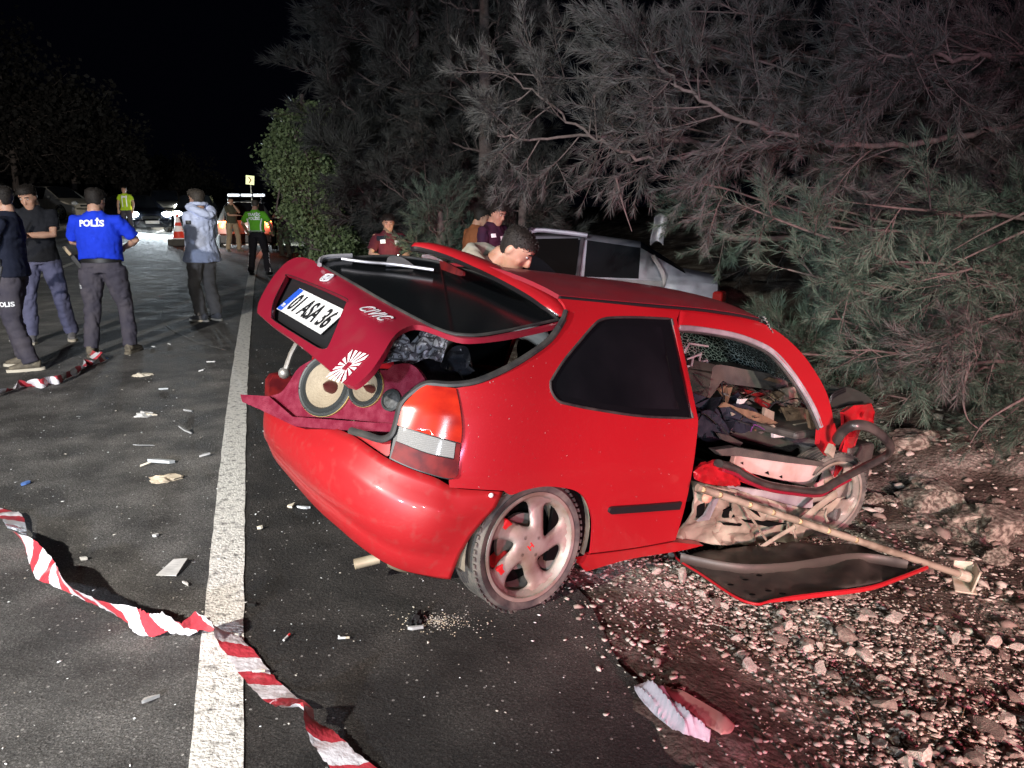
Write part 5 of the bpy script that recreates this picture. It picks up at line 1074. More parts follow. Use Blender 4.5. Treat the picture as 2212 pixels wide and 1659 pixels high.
P = person('police officer in bright blue shirt seen from behind, POLIS across the back', f_[0], f_[1], 97, 1.79, 1.14, feet=((-.19, -.03), (.16, .10)), shirt=POLB, sleeve=.85, trousers=NAVY, shoe=BOOT, sole=BOOT, hands=((-.13, .30, 1.12), (.15, .30, 1.12)), elbow=((-1, -.5, -.2), (1, -.5, -.2)), belly=.03, loose=.03, shirt_len=.99, head=(-14, -12), hair=HAIR, group='police officers')
wrap_text(['POLİS'], P['shirt'], P['sp']((0, -.1, 1.385)), (0, -1, .12), (0, 0, 1), .235, [REFL], 'back_lettering', .045); belt(P, 1.0, (.178, .145), .04, 1.12)
m = MB(); c = P['hip'] + np.array([-.225, .02, .03]); m.box(c, (.05, .09, .20), rot=Matrix.Rotation(-.55, 3, 'Y')); m.box(c + np.array([-.10, 0, .135]), (.035, .05, .11), 1, rot=Matrix.Rotation(-.6, 3, 'Y')); m.build('holster', [BELT, mat('pistol_grip', (.35, .27, .16), .6)], P['o'], bevel=.01)
wrap_text(['POLİS'], P['trousers'], (P['legs'][0][0] * .55 + P['legs'][0][1] * .45), (-1, -.35, 0), (0, 0, 1), .13, [REFL], 'thigh_lettering')
f_ = onz(437, 694)
P = person('man in pale blue hooded jacket and grey jeans standing by the edge line', f_[0] + .10, f_[1], 150, 1.81, 1.0, feet=((-.09, .06), (.09, -.02)), shirt=JACK, sleeve=1.9, trousers=DGREY, shoe=GREYSH, sole=SOLE, hands=((-.06, .20, 1.02), (.08, .20, 1.02)), elbow=((-.3, -1, -.3), (.3, -1, -.3)), loose=.24, shirt_len=.80, head=(8, -4), hair=HAIRG, hairstyle='quiff', group='bystanders on the road', lean=-2)
m = MB(); m.tube(bez([P['sp']((-.10, .06, 1.50)), P['sp']((-.13, -.04, 1.49)), P['sp']((-.08, -.16, 1.44)), P['sp']((0, -.19, 1.41)), P['sp']((.08, -.16, 1.44)), P['sp']((.13, -.04, 1.49)), P['sp']((.10, .06, 1.50))], 4), .055, 12); fuse(m, 'hood', .012, [JACK], P['o'], 4, .012, 5)
m = MB(); m.tube(bez([P['sp']((-.085, .06, 1.545)), P['sp']((-.085, -.05, 1.55)), P['sp']((0, -.085, 1.55)), P['sp']((.085, -.05, 1.55)), P['sp']((.085, .06, 1.545))], 4), .026, 10); fuse(m, 'collar', .01, [JACK], P['o'], 4, .006, 6)
patch_on(P['shirt'], (P['arms'][0][0] + P['arms'][0][1]) / 2 + np.array([0, -.02, .03]), (-1, -.55, 0), (0, 0, 1), .065, .05, [BLACK], 'sleeve_badge')
m = MB(); m.tube([P['sp']((-.20, -.02, 1.06)), P['sp']((-.205, -.03, .92))], .006, 6); m.build('pocket_edge', [BLACK], P['shirt'])
# hoodie man leaning in beyond the roof
HOOD = cloth('grey_beige_hoodie', (.34, .325, .27), (.26, .25, .205), bump=.5)
P = person('dark-haired man in grey-beige hoodie bending over beyond the red car roof', -.36, 4.62, -22, 1.95, 1.0, feet=((-.12, -.22), (.12, -.05)), lean=44, shirt=HOOD, sleeve=1.9, trousers=NAVY, shoe=BOOT, sole=SOLE, hands=((-.12, .62, .95), (.14, .62, .95)), head=(4, -42), hairstyle='shaved', loose=.14, vox=.007, group='people round the wrecked cars', z=-.235, curl=1.0)
m = MB(); m.tube(bez([P['sp']((-.11, .05, 1.47)), P['sp']((-.14, -.05, 1.47)), P['sp']((-.09, -.13, 1.46)), P['sp']((0, -.15, 1.44)), P['sp']((.09, -.13, 1.46)), P['sp']((.14, -.05, 1.47)), P['sp']((.11, .05, 1.47))], 4), .05, 12); fuse(m, 'hood', .01, [HOOD], P['o'], 4, .012, 9)
if DEBUG: print('HOODHEAD', cproj((np.array(P['Mx'] @ Vector(P['hc'])) - T3) @ M3))
# ---- people further off
OLIVE = cloth('olive_shirt', (.065, .060, .040)); SAND = cloth('sand_trousers', (.36, .27, .18), (.27, .2, .13)); HIVIS = cloth('green_hi_vis_shirt', (.14, .48, .03), (.11, .38, .03)); YEL = cloth('yellow_hi_vis_vest', (.42, .62, .03)); KHAKI = cloth('grey_khaki_trousers', (.13, .115, .085)); MAROON = cloth('maroon_uniform', (.105, .018, .028), (.07, .014, .022)); BROWN = cloth('orange_brown_shirt', (.24, .085, .035), (.17, .06, .03)); MARNAVY = cloth('maroon_navy_uniform', (.045, .012, .030), (.012, .014, .035)); DKPLUM = cloth('dark_plum_shirt', (.035, .018, .030))
gp = 'people beside the police car'
def pp(px, d): return (px - CXP) / FPX * (d * math.cos(PITCH) + .6 * math.sin(PITCH)), d
x, y = pp(553, 17.4)
P = person('traffic officer in bright green shirt seen from behind in front of the police car', x, y, 88, 1.74, 1.04, feet=((-.18, 0), (.20, .05)), shirt=HIVIS, sleeve=.8, trousers=cloth('black_trousers', (.016, .014, .018)), shoe=BLACK, vox=.013, hands=((-.30, .22, 1.0), (.30, .2, 1.0)), head=(0, -12), hairstyle='shaved', hair=HAIRG, group='traffic officers', loose=.03, shirt_len=.99)
wrap_text(['TRAFİK', 'POLİSİ'], P['shirt'], P['sp']((0, -.1, 1.40)), (0, -1, .1), (0, 0, 1), .22, [REFL], 'back_lettering', .05, rows=.062)
for s_ in (-1, 1):
    Q = [P['sp']((s_ * .155, -.06, 1.30)), P['sp']((s_ * .135, -.10, 1.15)), P['sp']((s_ * .14, -.11, 1.02))]; t = bvh(P['shirt']); out = []
    for q in bez(Q, 5):
        h = t.ray_cast(Vector(q + np.array([s_ * .3, -.5, 0])), Vector((-s_ * .3, .5, 0)).normalized()); out.append(np.array(h[0]) + np.array([s_ * .004, -.008, 0]) if h[0] is not None else q)
    m = MB(); m.tube(out, [(.016, .006)] * len(out), 6); m.build('reflective_stripe', [REFL], P['o'])
    hp_, kn, an = P['legs'][(s_ + 1) // 2]
    for k in range(13):
        q = kn + (an - kn) * (k / 12 * .98); m = MB(); m.box(q + np.array([s_ * (.072 - .008 * k / 12), -.025 + .012 * (k % 2), 0]), (.016, .03, .026)); m.build('reflective_check', [REFL], P['trousers'])
patch_on(P['shirt'], P['sp']((0, -.1, 1.005)), (0, -1, 0), (0, 0, 1), .34, .05, [cloth('grey_band', (.35, .36, .36))], 'waistband', nu=8)
x, y = pp(501, 24.6)
P = person('man in olive shirt and sand trousers, hand on chin, by the police car', x, y, -40, 1.76, 1.03, feet=((-.20, 0), (.20, 0)), shirt=OLIVE, sleeve=.75, trousers=SAND, shoe=BOOT, vox=.014, hands=((-.02, .18, 1.46), (-.08, .22, 1.16)), elbow=((-.6, .2, -1), (.8, -.3, -.3)), head=(-10, -10), hairstyle='shaved', group=gp)
x, y = pp(604, 24.4)
P = person('man in dark plum shirt and grey-khaki trousers leaning on the police car', x + .1, y, -110, 1.80, 1.08, feet=((-.20, .05), (.10, .02)), side=-9, shirt=DKPLUM, sleeve=.7, trousers=KHAKI, shoe=BOOT, vox=.014, hands=((.06, .26, 1.20), (-.06, .25, 1.18)), elbow=((-1, .1, -.2), (1, .1, -.2)), head=(10, -4), group=gp, belly=.02)
x, y = pp(276, 28.0)
P = person('traffic officer in yellow reflective vest standing behind the dark car', x, y, -80, 1.80, 1.0, shirt=YEL, sleeve=.6, trousers=NAVY, shoe=BLACK, vox=.014, z=.44, hands=((-.24, .10, .92), (.24, .10, .92)), group='traffic officers')
for s_ in (-1, 1): patch_on(P['shirt'], P['sp']((s_ * .07, .1, 1.22)), (0, 1, 0), (0, 0, 1), .03, .40, [REFL], 'reflective_stripe', nu=2, nv=8)
patch_on(P['shirt'], P['sp']((0, .1, 1.37)), (0, 1, .2), (0, 0, 1), .20, .06, [REFL], 'reflective_panel')
gw = 'people round the wrecked cars'
x, y = pp(840, 10.6)
P = person('rescue worker in maroon uniform shining a torch beyond the red tailgate', x, y, -62, 1.74, 1.0, shirt=MAROON, sleeve=.8, trousers=MAROON, shoe=BOOT, z=-.24, hands=((-.08, .26, 1.12), (.12, .26, 1.10)), elbow=((-1, -.3, -.4), (1, -.3, -.4)), head=(-16, -18), group=gw, vox=.010)
patch_on(P['shirt'], P['sp']((-.10, .1, 1.33)), (-.25, 1, .2), (0, 0, 1), .12, .055, [REFL], 'reflective_panel'); patch_on(P['shirt'], P['sp']((.12, .1, 1.35)), (.25, 1, .2), (0, 0, 1), .07, .055, [REFL], 'reflective_panel')
patch_on(P['shirt'], P['sp']((-.14, .1, 1.40)), (-.25, 1, .3), (0, 0, 1), .13, .07, [DKNAVY], 'shoulder_yoke', .003); patch_on(P['shirt'], P['sp']((.14, .1, 1.40)), (.25, 1, .3), (0, 0, 1), .13, .07, [DKNAVY], 'shoulder_yoke', .003)
h = np.array(P['Mx'] @ Vector((-.02, .34, 1.13))); tw = empty('torch', Matrix.Translation(h), 'lit torch in the hand of the maroon rescue worker', 'torch')
m = MB(); m.lathe([(0, -.06), (.014, -.06), (.014, .02), (.022, .04), (.022, .055)], 14, Matrix.Rotation(R(70), 4, 'X')); m.build('barrel', [BLACK], tw, True)
m = MB(); m.lathe([(.021, .052), (0, .052)], 14, Matrix.Rotation(R(70), 4, 'X')); m.ell((0, -.055, .02), (.028, .012, .028), 10); m.build('lens', [mat('torch_light', (1, .95, .7), .3, emit=(1.0, .88, .45), es=45)], tw, True)
l_ = bpy.data.lights.new('torch_glow', 'POINT'); l_.energy = 6; l_.color = (1, .86, .5); l_.shadow_soft_size = .03; lo = bpy.data.objects.new('torch_glow', l_); COL.objects.link(lo); lo.parent = tw; lo.location = (0, -.10, .04)
x, y = pp(1012, 9.9)
P = person('man in orange-brown shirt turned away beside the dark uniformed rescuer', x, y, 35, 1.76, 1.02, shirt=BROWN, sleeve=.7, trousers=NAVY, shoe=BOOT, z=-.16, lean=14, hands=((-.2, .2, .9), (.2, .2, .9)), head=(-20, -18), group=gw)
x, y = pp(1058, 9.3)
P = person('rescuer in dark maroon and navy uniform looking down at the grey saloon', x, y, -38, 1.84, 1.04, shirt=MARNAVY, sleeve=.75, trousers=NAVY, shoe=BOOT, z=-.18, lean=6, hands=((-.24, .16, .90), (.24, .16, .90)), head=(-4, -26), group=gw, hairstyle='quiff')
patch_on(P['shirt'], P['sp']((-.05, .1, 1.32)), (-.1, 1, .2), (0, 0, 1), .13, .05, [REFL], 'reflective_panel'); patch_on(P['shirt'], P['sp']((.11, .1, 1.36)), (.3, 1, .2), (0, 0, 1), .06, .045, [REFL], 'reflective_panel')
# ================================================================== other vehicles
WINB = mat('dark_window', (.008, .009, .011), .08, 0, .6)
def vehicle(name, label, cat, x, y, head, st, body, Wd=1.76, wb=(-1.3, 1.32), wr=.31, z=None, group=None, roll=0, pitch=0, lower=None, skip=()):
    """st: stations (x, half width, belt, top, roof half width, kind of the stretch that follows)"""
    zz = float(gz(x, y)) if z is None else z
    M = Matrix.Translation((x, y, zz)) @ Matrix.Rotation(R(head), 4, 'Z') @ Matrix.Rotation(R(pitch), 4, 'Y') @ Matrix.Rotation(R(roll), 4, 'X')
    root = empty(name, M, label, cat, group)
    Vs = []
    for (sx, w, zb, zt, rw, kd) in st:
        g = zt - zb > .12
        half = [(w * .90, .20), (w * .985, .30), (w, .52), (w * .995, zb - .06), (w * .965, zb), (rw + (.02 if g else 0), zt - (.05 if g else .015)), (rw * .82, zt - (.008 if g else 0)), (0, zt + .015)]
        Vs.append([(sx, -p[0], p[1]) for p in half] + [(sx, p[0], p[1]) for p in half[-2::-1]])
    Vs = np.array(Vs); k = Vs.shape[1]
    parts = {}
    def put(nm, q): parts.setdefault(nm, []).append(q)
    for i in range(len(st) - 1):
        kd = st[i][5]
        for j in range(k - 1):
            side = j in (4, 9); topf = 5 <= j <= 8
            nm = 'body'
            if kd == 'side' and side: nm = ('side_window', i, j)
            if kd == 'screen' and topf: nm = 'windscreen'
            if kd == 'rear' and topf: nm = 'rear_window'
            if lower and j in (0, 1, 12, 13): nm = 'lower_trim'
            put(nm, [Vs[i, j], Vs[i + 1, j], Vs[i + 1, j + 1], Vs[i, j + 1]])
    bm_ = MB()
    for q in parts.pop('body'): bm_.add(q, [(0, 1, 2, 3)])
    for e in (0, -1): bm_.add(Vs[e], [tuple(range(k)) if e else tuple(range(k - 1, -1, -1))])
    me = bm_.mesh('body'); b2 = bmesh.new(); b2.from_mesh(me); bmesh.ops.remove_doubles(b2, verts=b2.verts, dist=.001); bmesh.ops.recalc_face_normals(b2, faces=b2.faces); b2.to_mesh(me); b2.free()
    o = link('body', me, root, [body], True); me.set_sharp_from_angle(angle=R(38))
    for nm, qs in parts.items():
        n2 = nm if isinstance(nm, str) else nm[0]
        if n2 in skip: continue
        m = MB()
        for q in qs: m.add(q, [(0, 1, 2, 3)])
        me = m.mesh(n2); b2 = bmesh.new(); b2.from_mesh(me); bmesh.ops.remove_doubles(b2, verts=b2.verts, dist=.001); bmesh.ops.recalc_face_normals(b2, faces=b2.faces); b2.to_mesh(me); b2.free()
        link(n2, me, root, [BLACK if n2 == 'lower_trim' else WINB], n2 == 'lower_trim')
    for wx in wb:
        for s_ in (-1, 1):
            wl = bpy.data.objects.new('wheel', None); COL.objects.link(wl); wl.parent = root; wl.empty_display_size = .1
            Mw = Matrix.Translation((wx, s_ * (Wd / 2 - .005), wr)) @ Matrix.Rotation(R(90) * -s_, 4, 'X')
            m = MB(); m.lathe([(wr * .64, 0), (wr * .9, .012), (wr, -.02), (wr, -.18), (wr * .6, -.2)], 28, Mw); m.build('tyre', [TYRE], wl, True, fixn=True)
            m = MB(); m.lathe([(wr * .66, .002), (wr * .58, -.02)], 24, Mw)
            for q in range(6):
                a = q * math.pi / 3; c = Mw @ Vector((math.cos(a) * wr * .34, math.sin(a) * wr * .34, -.012)); m.box(c, (wr * .62, wr * .17, .02), rot=Mw.to_3x3() @ Matrix.Rotation(a, 3, 'Z'))
            m.lathe([(0, .004), (wr * .16, .0), (wr * .16, -.03)], 16, Mw); m.build('rim', [SILVR], wl)
            m = MB(); m.lathe([(0, -.035), (wr * 1.14, -.035), (wr * 1.14, -.008), (wr * 1.05, -.004)], 28, Mw); m.build('wheel_arch', [DARK], wl)
    return root, M
SILVR = mat('alloy_silver', (.55, .55, .56), .35, .6)
LAMP = mat('lit_headlamp', (.9, .95, 1), .3, emit=(.80, .92, 1.0), es=110)
LAMPOFF = mat('headlamp_glass', (.55, .57, .6), .1, coat=1)
TAILON = mat('lit_tail_lamp', (.6, .05, .02), .3, emit=(1.0, .07, .02), es=9)
TAILHOT = mat('lit_tail_strip', (.8, .2, .1), .3, emit=(1.0, .30, .06), es=16)
TAILOFF = mat('tail_lamp_off', (.30, .012, .012), .2, coat=.6)
def hatch(k=1.0, H=1.50): return [(-2.02, .62, .72, .74, .50, 'b'), (-1.98, .80, .86, .92, .60, 'rear'), (-1.62, .86, .92, H - .06, .56, 'side'), (-.78, .875, .92, H, .60, 'pillar'), (-.70, .875, .92, H, .60, 'side'), (.28, .875, .90, H - .03, .58, 'screen'), (1.02, .87, .88, .95, .62, 'b'), (1.55, .84, .80, .84, .56, 'b'), (1.95, .76, .66, .70, .46, 'b'), (2.05, .60, .50, .52, .36, 'b')]
SEDAN = [(-2.2, .66, .76, .80, .5, 'b'), (-2.12, .80, .90, .96, .58, 'b'), (-1.72, .85, .93, 1.02, .60, 'rear'), (-1.12, .87, .93, 1.36, .54, 'side'), (-.42, .875, .92, 1.43, .57, 'pillar'), (-.33, .875, .92, 1.43, .57, 'side'), (.45, .875, .90, 1.40, .55, 'screen'), (1.12, .87, .88, .96, .62, 'b'), (1.75, .83, .78, .82, .54, 'b'), (2.1, .74, .62, .66, .44, 'b'), (2.2, .58, .48, .50, .34, 'b')]
SUV = [(-2.24, .80, .60, .62, .6, 'b'), (-2.20, .88, .98, 1.02, .66, 'rear'), (-1.86, .92, 1.04, 1.60, .60, 'side'), (-1.0, .93, 1.03, 1.66, .62, 'pillar'), (-.9, .93, 1.03, 1.66, .62, 'side'), (.25, .93, 1.0, 1.62, .60, 'screen'), (1.0, .92, .98, 1.08, .66, 'b'), (1.75, .90, .92, .98, .62, 'b'), (2.15, .84, .78, .84, .54, 'b'), (2.24, .70, .5, .54, .4, 'b')]
def headlamps(root, M, xf, hw, zf, lit, plate=True, power=0, col=(.8, .92, 1)):
    for s_ in (-1, 1):
        m = MB(); m.ell((xf - .04, s_ * hw, zf), (.12, .19, .10), 14, rot=Mh(s_ * -25, 0)); o = m.build('headlight', [LAMP if lit else LAMPOFF], root, True)
        if lit and power:
            l_ = bpy.data.lights.new('headlight_beam', 'SPOT'); l_.energy = power; l_.color = col; l_.spot_size = R(95); l_.spot_blend = .7; l_.shadow_soft_size = .06
            lo = bpy.data.objects.new('headlight_beam', l_); COL.objects.link(lo); lo.parent = root; lo.location = (xf + .12, s_ * hw, zf); lo.rotation_euler = Vector((1, 0, -.14)).to_track_quat('-Z', 'Y').to_euler()
    m = MB(); m.box((xf + .03, 0, zf - .12), (.03, hw * 1.2, .10)); m.build('grille', [BLACK], root, bevel=.01)
    if plate: m = MB(); m.box((xf + .06, 0, .40), (.02, .50, .11)); m.build('number_plate', [PLW], root)
def pos(px, d): return ((px - CXP) / FPX * (d * math.cos(PITCH) + (1.0) * math.sin(PITCH)), d)
PAINT_B = mat('dark_blue_car_paint', (.012, .014, .020), .2, .2, coat=1); PAINT_S = noisy(mat('silver_beige_paint', (.55, .50, .42), .3, .1, coat=.6), 6, amt=.2); PAINT_G = mat('grey_beige_paint', (.30, .27, .22), .3, .1, coat=.8); PAINT_K = mat('black_car_paint', (.008, .008, .010), .2, coat=1)
gv = 'cars stopped on the far lane'
x, y = pos(128, 36); r_, M_ = vehicle('parked_car', 'silver-beige hatchback on the far lane behind the man in black', 'car', x, y, -22, hatch(H=1.50), PAINT_S, z=.90, group=gv); headlamps(r_, M_, 1.98, .58, .72, False)
m = MB(); m.ell((.75, -.95, 1.0), (.08, .10, .07), 10); m.build('door_mirror', [PAINT_S], r_, True)
x, y = pos(-30, 26); r_, M_ = vehicle('parked_car', 'black car cut off by the left picture edge behind the officers', 'car', x, y, -38, hatch(H=1.48), PAINT_K, z=.62, group=gv); headlamps(r_, M_, 1.98, .58, .72, False)
x, y = pos(296, 31); r_, M_ = vehicle('parked_car', 'dark car with lit white headlights facing the road, beside the yellow vest officer', 'car', x, y, -48, hatch(H=1.46), PAINT_B, z=.50, group=gv); headlamps(r_, M_, 2.0, .60, .70, True, True, 1400)
x, y = pos(362, 40); r_, M_ = vehicle('parked_car', 'grey-beige car with lit headlights behind the dark car', 'car', x, y, -66, hatch(H=1.52), PAINT_G, z=.78, group=gv); headlamps(r_, M_, 2.0, .60, .70, True, True, 1300, (1, .93, .75))
x, y = pos(428, 34); r_, M_ = vehicle('parked_car', 'dark car mostly hidden behind the man in the pale blue jacket', 'car', x, y, -72, hatch(H=1.50), PAINT_K, z=.5, group=gv); headlamps(r_, M_, 2.0, .60, .70, True, True, 250)
# ---- the traffic police car, seen from behind
WHP = noisy(mat('white_car_paint', (.62, .60, .56), .3, coat=.8), 5, amt=.15)
x, y = pos(531, 25.6); sz = float(gz(x, y)) * .6
suv, M_ = vehicle('police_car', 'white police SUV seen from behind with glowing tail lights and roof light bar', 'police car', x - .55, y + 2.2, 104, SUV, WHP, Wd=1.88, wr=.35, z=sz, lower=True)
for s_ in (-1, 1):
    m = MB(); m.box((-2.225, s_ * .62, .98), (.05, .46, .035)); m.build('tail_strip', [TAILHOT], suv, bevel=.008)
    for k_, yo in enumerate((.50, .72)):
        m = MB(); m.box((-2.235, s_ * yo, .87), (.05, .075, .17), rot=Matrix.Rotation(R(-24 * -s_), 3, 'X')); m.build('tail_light', [TAILHOT], suv, bevel=.015)
    m = MB(); m.box((-2.215, s_ * .78, .88), (.06, .14, .24)); m.build('tail_lens', [TAILON], suv, bevel=.03)
    m = MB(); m.box((-2.27, s_ * .62, .42), (.04, .26, .06)); m.build('fog_lamp', [TAILON], suv, bevel=.01)
    l_ = bpy.data.lights.new('tail_glow', 'POINT'); l_.energy = 8; l_.color = (1, .09, .03); l_.shadow_soft_size = .12; lo = bpy.data.objects.new('tail_glow', l_); COL.objects.link(lo); lo.parent = suv; lo.location = (-2.5, s_ * .62, .9)
m = MB(); m.box((-2.26, 0, .42), (.10, 1.72, .34)); m.build('rear_bumper', [BLACK], suv, bevel=.05)
m = MB(); m.box((-2.265, .45, .74), (.02, .16, .13)); m.build('sticker', [mat('blue_sticker', (.02, .30, .62), .4)], suv)
m = MB(); m.box((-2.265, .27, .74), (.02, .14, .14)); m.build('sticker', [mat('yellow_sticker', (.65, .62, .15), .4)], suv)
m = MB(); m.box((-2.265, -.1, .74), (.02, .50, .12)); m.build('number_plate', [PLW], suv)
m = MB(); m.box((-1.78, 0, 1.605), (.10, 1.1, .03), rot=Matrix.Rotation(R(18), 3, 'Y')); m.build('roof_spoiler', [WHP], suv, bevel=.01)
BARW = mat('light_bar_lens', (.8, .85, .9), .2, coat=.6, emit=(.85, .92, 1), es=1.6)
m = MB(); m.box((-.9, 0, 1.80), (.30, 1.24, .03)); m.box((-.9, .5, 1.73), (.2, .05, .14)); m.box((-.9, -.5, 1.73), (.2, .05, .14)); lb = m.build('light_bar', [BLACK], suv, bevel=.01)
for yy_, ww in ((.42, .38), (.0, .34), (-.42, .38)): m = MB(); m.box((-.9, yy_, 1.86), (.30, ww, .09)); m.build('light_module', [BARW], lb, bevel=.02)
for s_ in (-1, 1):
    l_ = bpy.data.lights.new('headlight_beam', 'SPOT'); l_.energy = 1500; l_.color = (.86, 1, .92); l_.spot_size = R(110); l_.spot_blend = .6; l_.shadow_soft_size = .06
    lo = bpy.data.objects.new('headlight_beam', l_); COL.objects.link(lo); lo.parent = suv; lo.location = (2.4, s_ * .6, .75); lo.rotation_euler = Vector((1, -.25, -.10)).to_track_quat('-Z', 'Y').to_euler()
    m = MB(); m.ell((2.16, s_ * .64, .75), (.08, .16, .09), 12); m.build('headlight', [LAMP], suv, True)
# ---- the wrecked grey saloon among the pines
GREYP = noisy(mat('grey_silver_paint', (.30, .315, .375), .35, .2, coat=.6), 5, c2=(.16, .165, .20), lo=.45, hi=.75); SOOT = noisy(mat('bare_dark_panel', (.035, .034, .042), .4, .3, coat=.3), 7, c2=(.07, .068, .08))
x, y = pos(1200, 10.6); sd, M_ = vehicle('grey_saloon', 'wrecked grey saloon with broken windscreen standing in front of the pines', 'car', x, y, 171, SEDAN, GREYP, z=-.24, roll=1, pitch=-2, skip=('windscreen',))
V = [[(.45 + .67 * t - .10 * math.sin(3.1 * t), -.54 + 1.08 * s_ * 1.0, 1.40 - .46 * t + .05 * math.sin(math.pi * s_) + .06 * math.sin(6 * s_ + 3 * t)) for s_ in np.linspace(0, 1, 12)] for t in np.linspace(-.05, 1, 8)]
m = MB(); m.grid(V); m.build('windscreen', [CRAZE], sd, True, solid=.006)
m = MB(); m.add([(-.30, .895, .28), (.78, .895, .28), (.80, .885, .90), (.42, .60, 1.36), (-.30, .60, 1.40), (-.34, .885, .92)], [(0, 1, 2, 3, 4, 5)]); m.build('door_opening_shade', [DARK], sd)  # black sheet over the side, shade of the empty doorway put into colour
m = MB(); m.add([(-1.25, .898, .30), (-.38, .898, .28), (-.38, .888, .90), (-1.42, .888, .92), (-1.45, .895, .70)], [(0, 1, 2, 3, 4)]); m.build('rear_door', [SOOT], sd, solid=.02)
m = MB(); m.tube([(-.34, .90, .3), (-.34, .90, .92), (-.36, .62, 1.40)], .03, 8); m.build('door_pillar', [SOOT], sd, True)
m = MB(); m.tube(bez([(.92, .90, .90), (.66, .78, 1.18), (.34, .64, 1.46), (-.05, .62, 1.47), (-.42, .61, 1.44)], 4), .03, 8); m.build('roof_rail', [GREYP], sd, True)
m = MB(); m.tube(bez([(.95, .55, .98), (.70, .57, 1.24), (.42, .60, 1.46), (.30, .72, 1.50)], 4), .022, 8); m.build('bent_pillar', [SOOT], sd, True)
m = MB(); m.tube(bez([(-1.36, .90, .72), (-1.44, .86, .95), (-1.28, .70, 1.22)], 4), .03, 8, flat=.6); m.build('torn_edge', [TRIM], sd, True)
m = MB(); m.box((-2.14, .74, .74), (.16, .18, .16), rot=Mh(-25, 0)); m.build('tail_light', [TAILOFF], sd, bevel=.03)
m = MB(); m.box((-2.14, -.74, .74), (.16, .18, .16), rot=Mh(25, 0)); m.build('tail_light', [TAILOFF], sd, bevel=.03)
m = MB(); m.box((-2.16, 0, .45), (.22, 1.70, .24)); m.build('rear_bumper', [GREYP], sd, bevel=.06)
m = MB(); m.box((-.95, .93, .82), (.16, .02, .03)); m.build('door_handle', [GREYP], sd, bevel=.008)
p = ony(1424, 500, 9.6); m = MB(); m.grid([[p + np.array([a * .075 + .02 * math.sin(b_ * 2), .04 * math.cos(a * 1.5), b_ * .17 + .05 * (1 - a * a)]) for b_ in np.linspace(-1, 1, 7)] for a in np.linspace(-1, 1, 7)])
tag(m.build('mirror_panel', [TRIM], None, True, solid=.02), 'small pale bent car panel caught in the pine branches above the grey saloon', 'car panel')
m.__init__()
# ================================================================== trees
NEEDD = None
BARK = noisy(mat('pine_bark', (.125, .098, .09), .9), 22, c2=(.06, .048, .042), bump=.6, bscale=60)
def needle_mat(name, c1, c2): return noisy(mat(name, c1, .65, spec=.3), 1.6, c2=c2, lo=.35, hi=.7)
NEED = needle_mat('pine_needles', (.082, .080, .074), (.056, .058, .053)); NEEDG = needle_mat('young_pine_needles', (.078, .115, .085), (.052, .08, .06)); NEEDD = needle_mat('dim_pine_needles', (.035, .034, .030), (.022, .024, .02)); NEEDK = needle_mat('shaded_pine_needles', (.045, .047, .043), (.033, .036, .033))  # shaded and dim tones put the gloom of the pines behind into colour
def twig_proto(n, L=.22, nl=.095, w=.0022, seed=0, spread=(25, 62)):
    rg = np.random.default_rng(seed); t = rg.beta(2.2, 1.1, n); a = rg.uniform(0, 2 * np.pi, n); ph = np.radians(rg.uniform(*spread, n)) * (1 - .35 * t); ln = nl * rg.uniform(.7, 1.15, n)
    d = np.stack([np.sin(ph) * np.cos(a), np.sin(ph) * np.sin(a), np.cos(ph)], 1); b0 = np.stack([0 * t, 0 * t, t * L], 1)
    s = np.cross(d, rg.normal(size=(n, 3))); s /= np.linalg.norm(s, axis=1)[:, None]
    return np.stack([b0 - s * w, b0 + s * w, b0 + d * ln[:, None]], 1).reshape(-1, 3)
def frames(D, rg):
    D = D / np.linalg.norm(D, axis=1)[:, None]; x = np.cross(D, rg.normal(size=D.shape)); x /= np.linalg.norm(x, axis=1)[:, None]; return np.stack([x, np.cross(D, x), D], 2)
def thin_tubes(m_v, m_f, P, r0, r1, n, base):
    """append a tapering n-sided tube along P to the lists"""
    k = len(P); T = np.gradient(P, axis=0); T /= np.linalg.norm(T, axis=1)[:, None] + 1e-9; u = np.cross(T, [.31, .2, .93]); u /= np.linalg.norm(u, axis=1)[:, None] + 1e-9; v = np.cross(T, u)
    a = np.linspace(0, 2 * np.pi, n, endpoint=False); r = np.linspace(r0, r1, k)[:, None, None]
    V = P[:, None, :] + r * (np.cos(a)[None, :, None] * u[:, None, :] + np.sin(a)[None, :, None] * v[:, None, :]); m_v.append(V.reshape(-1, 3))
    i = np.arange(k - 1)[:, None] * n; q = np.arange(n)[None]; m_f.append(np.stack([i + q, i + (q + 1) % n, i + n + (q + 1) % n, i + n + q], -1).reshape(-1, 4) + base); return base + k * n
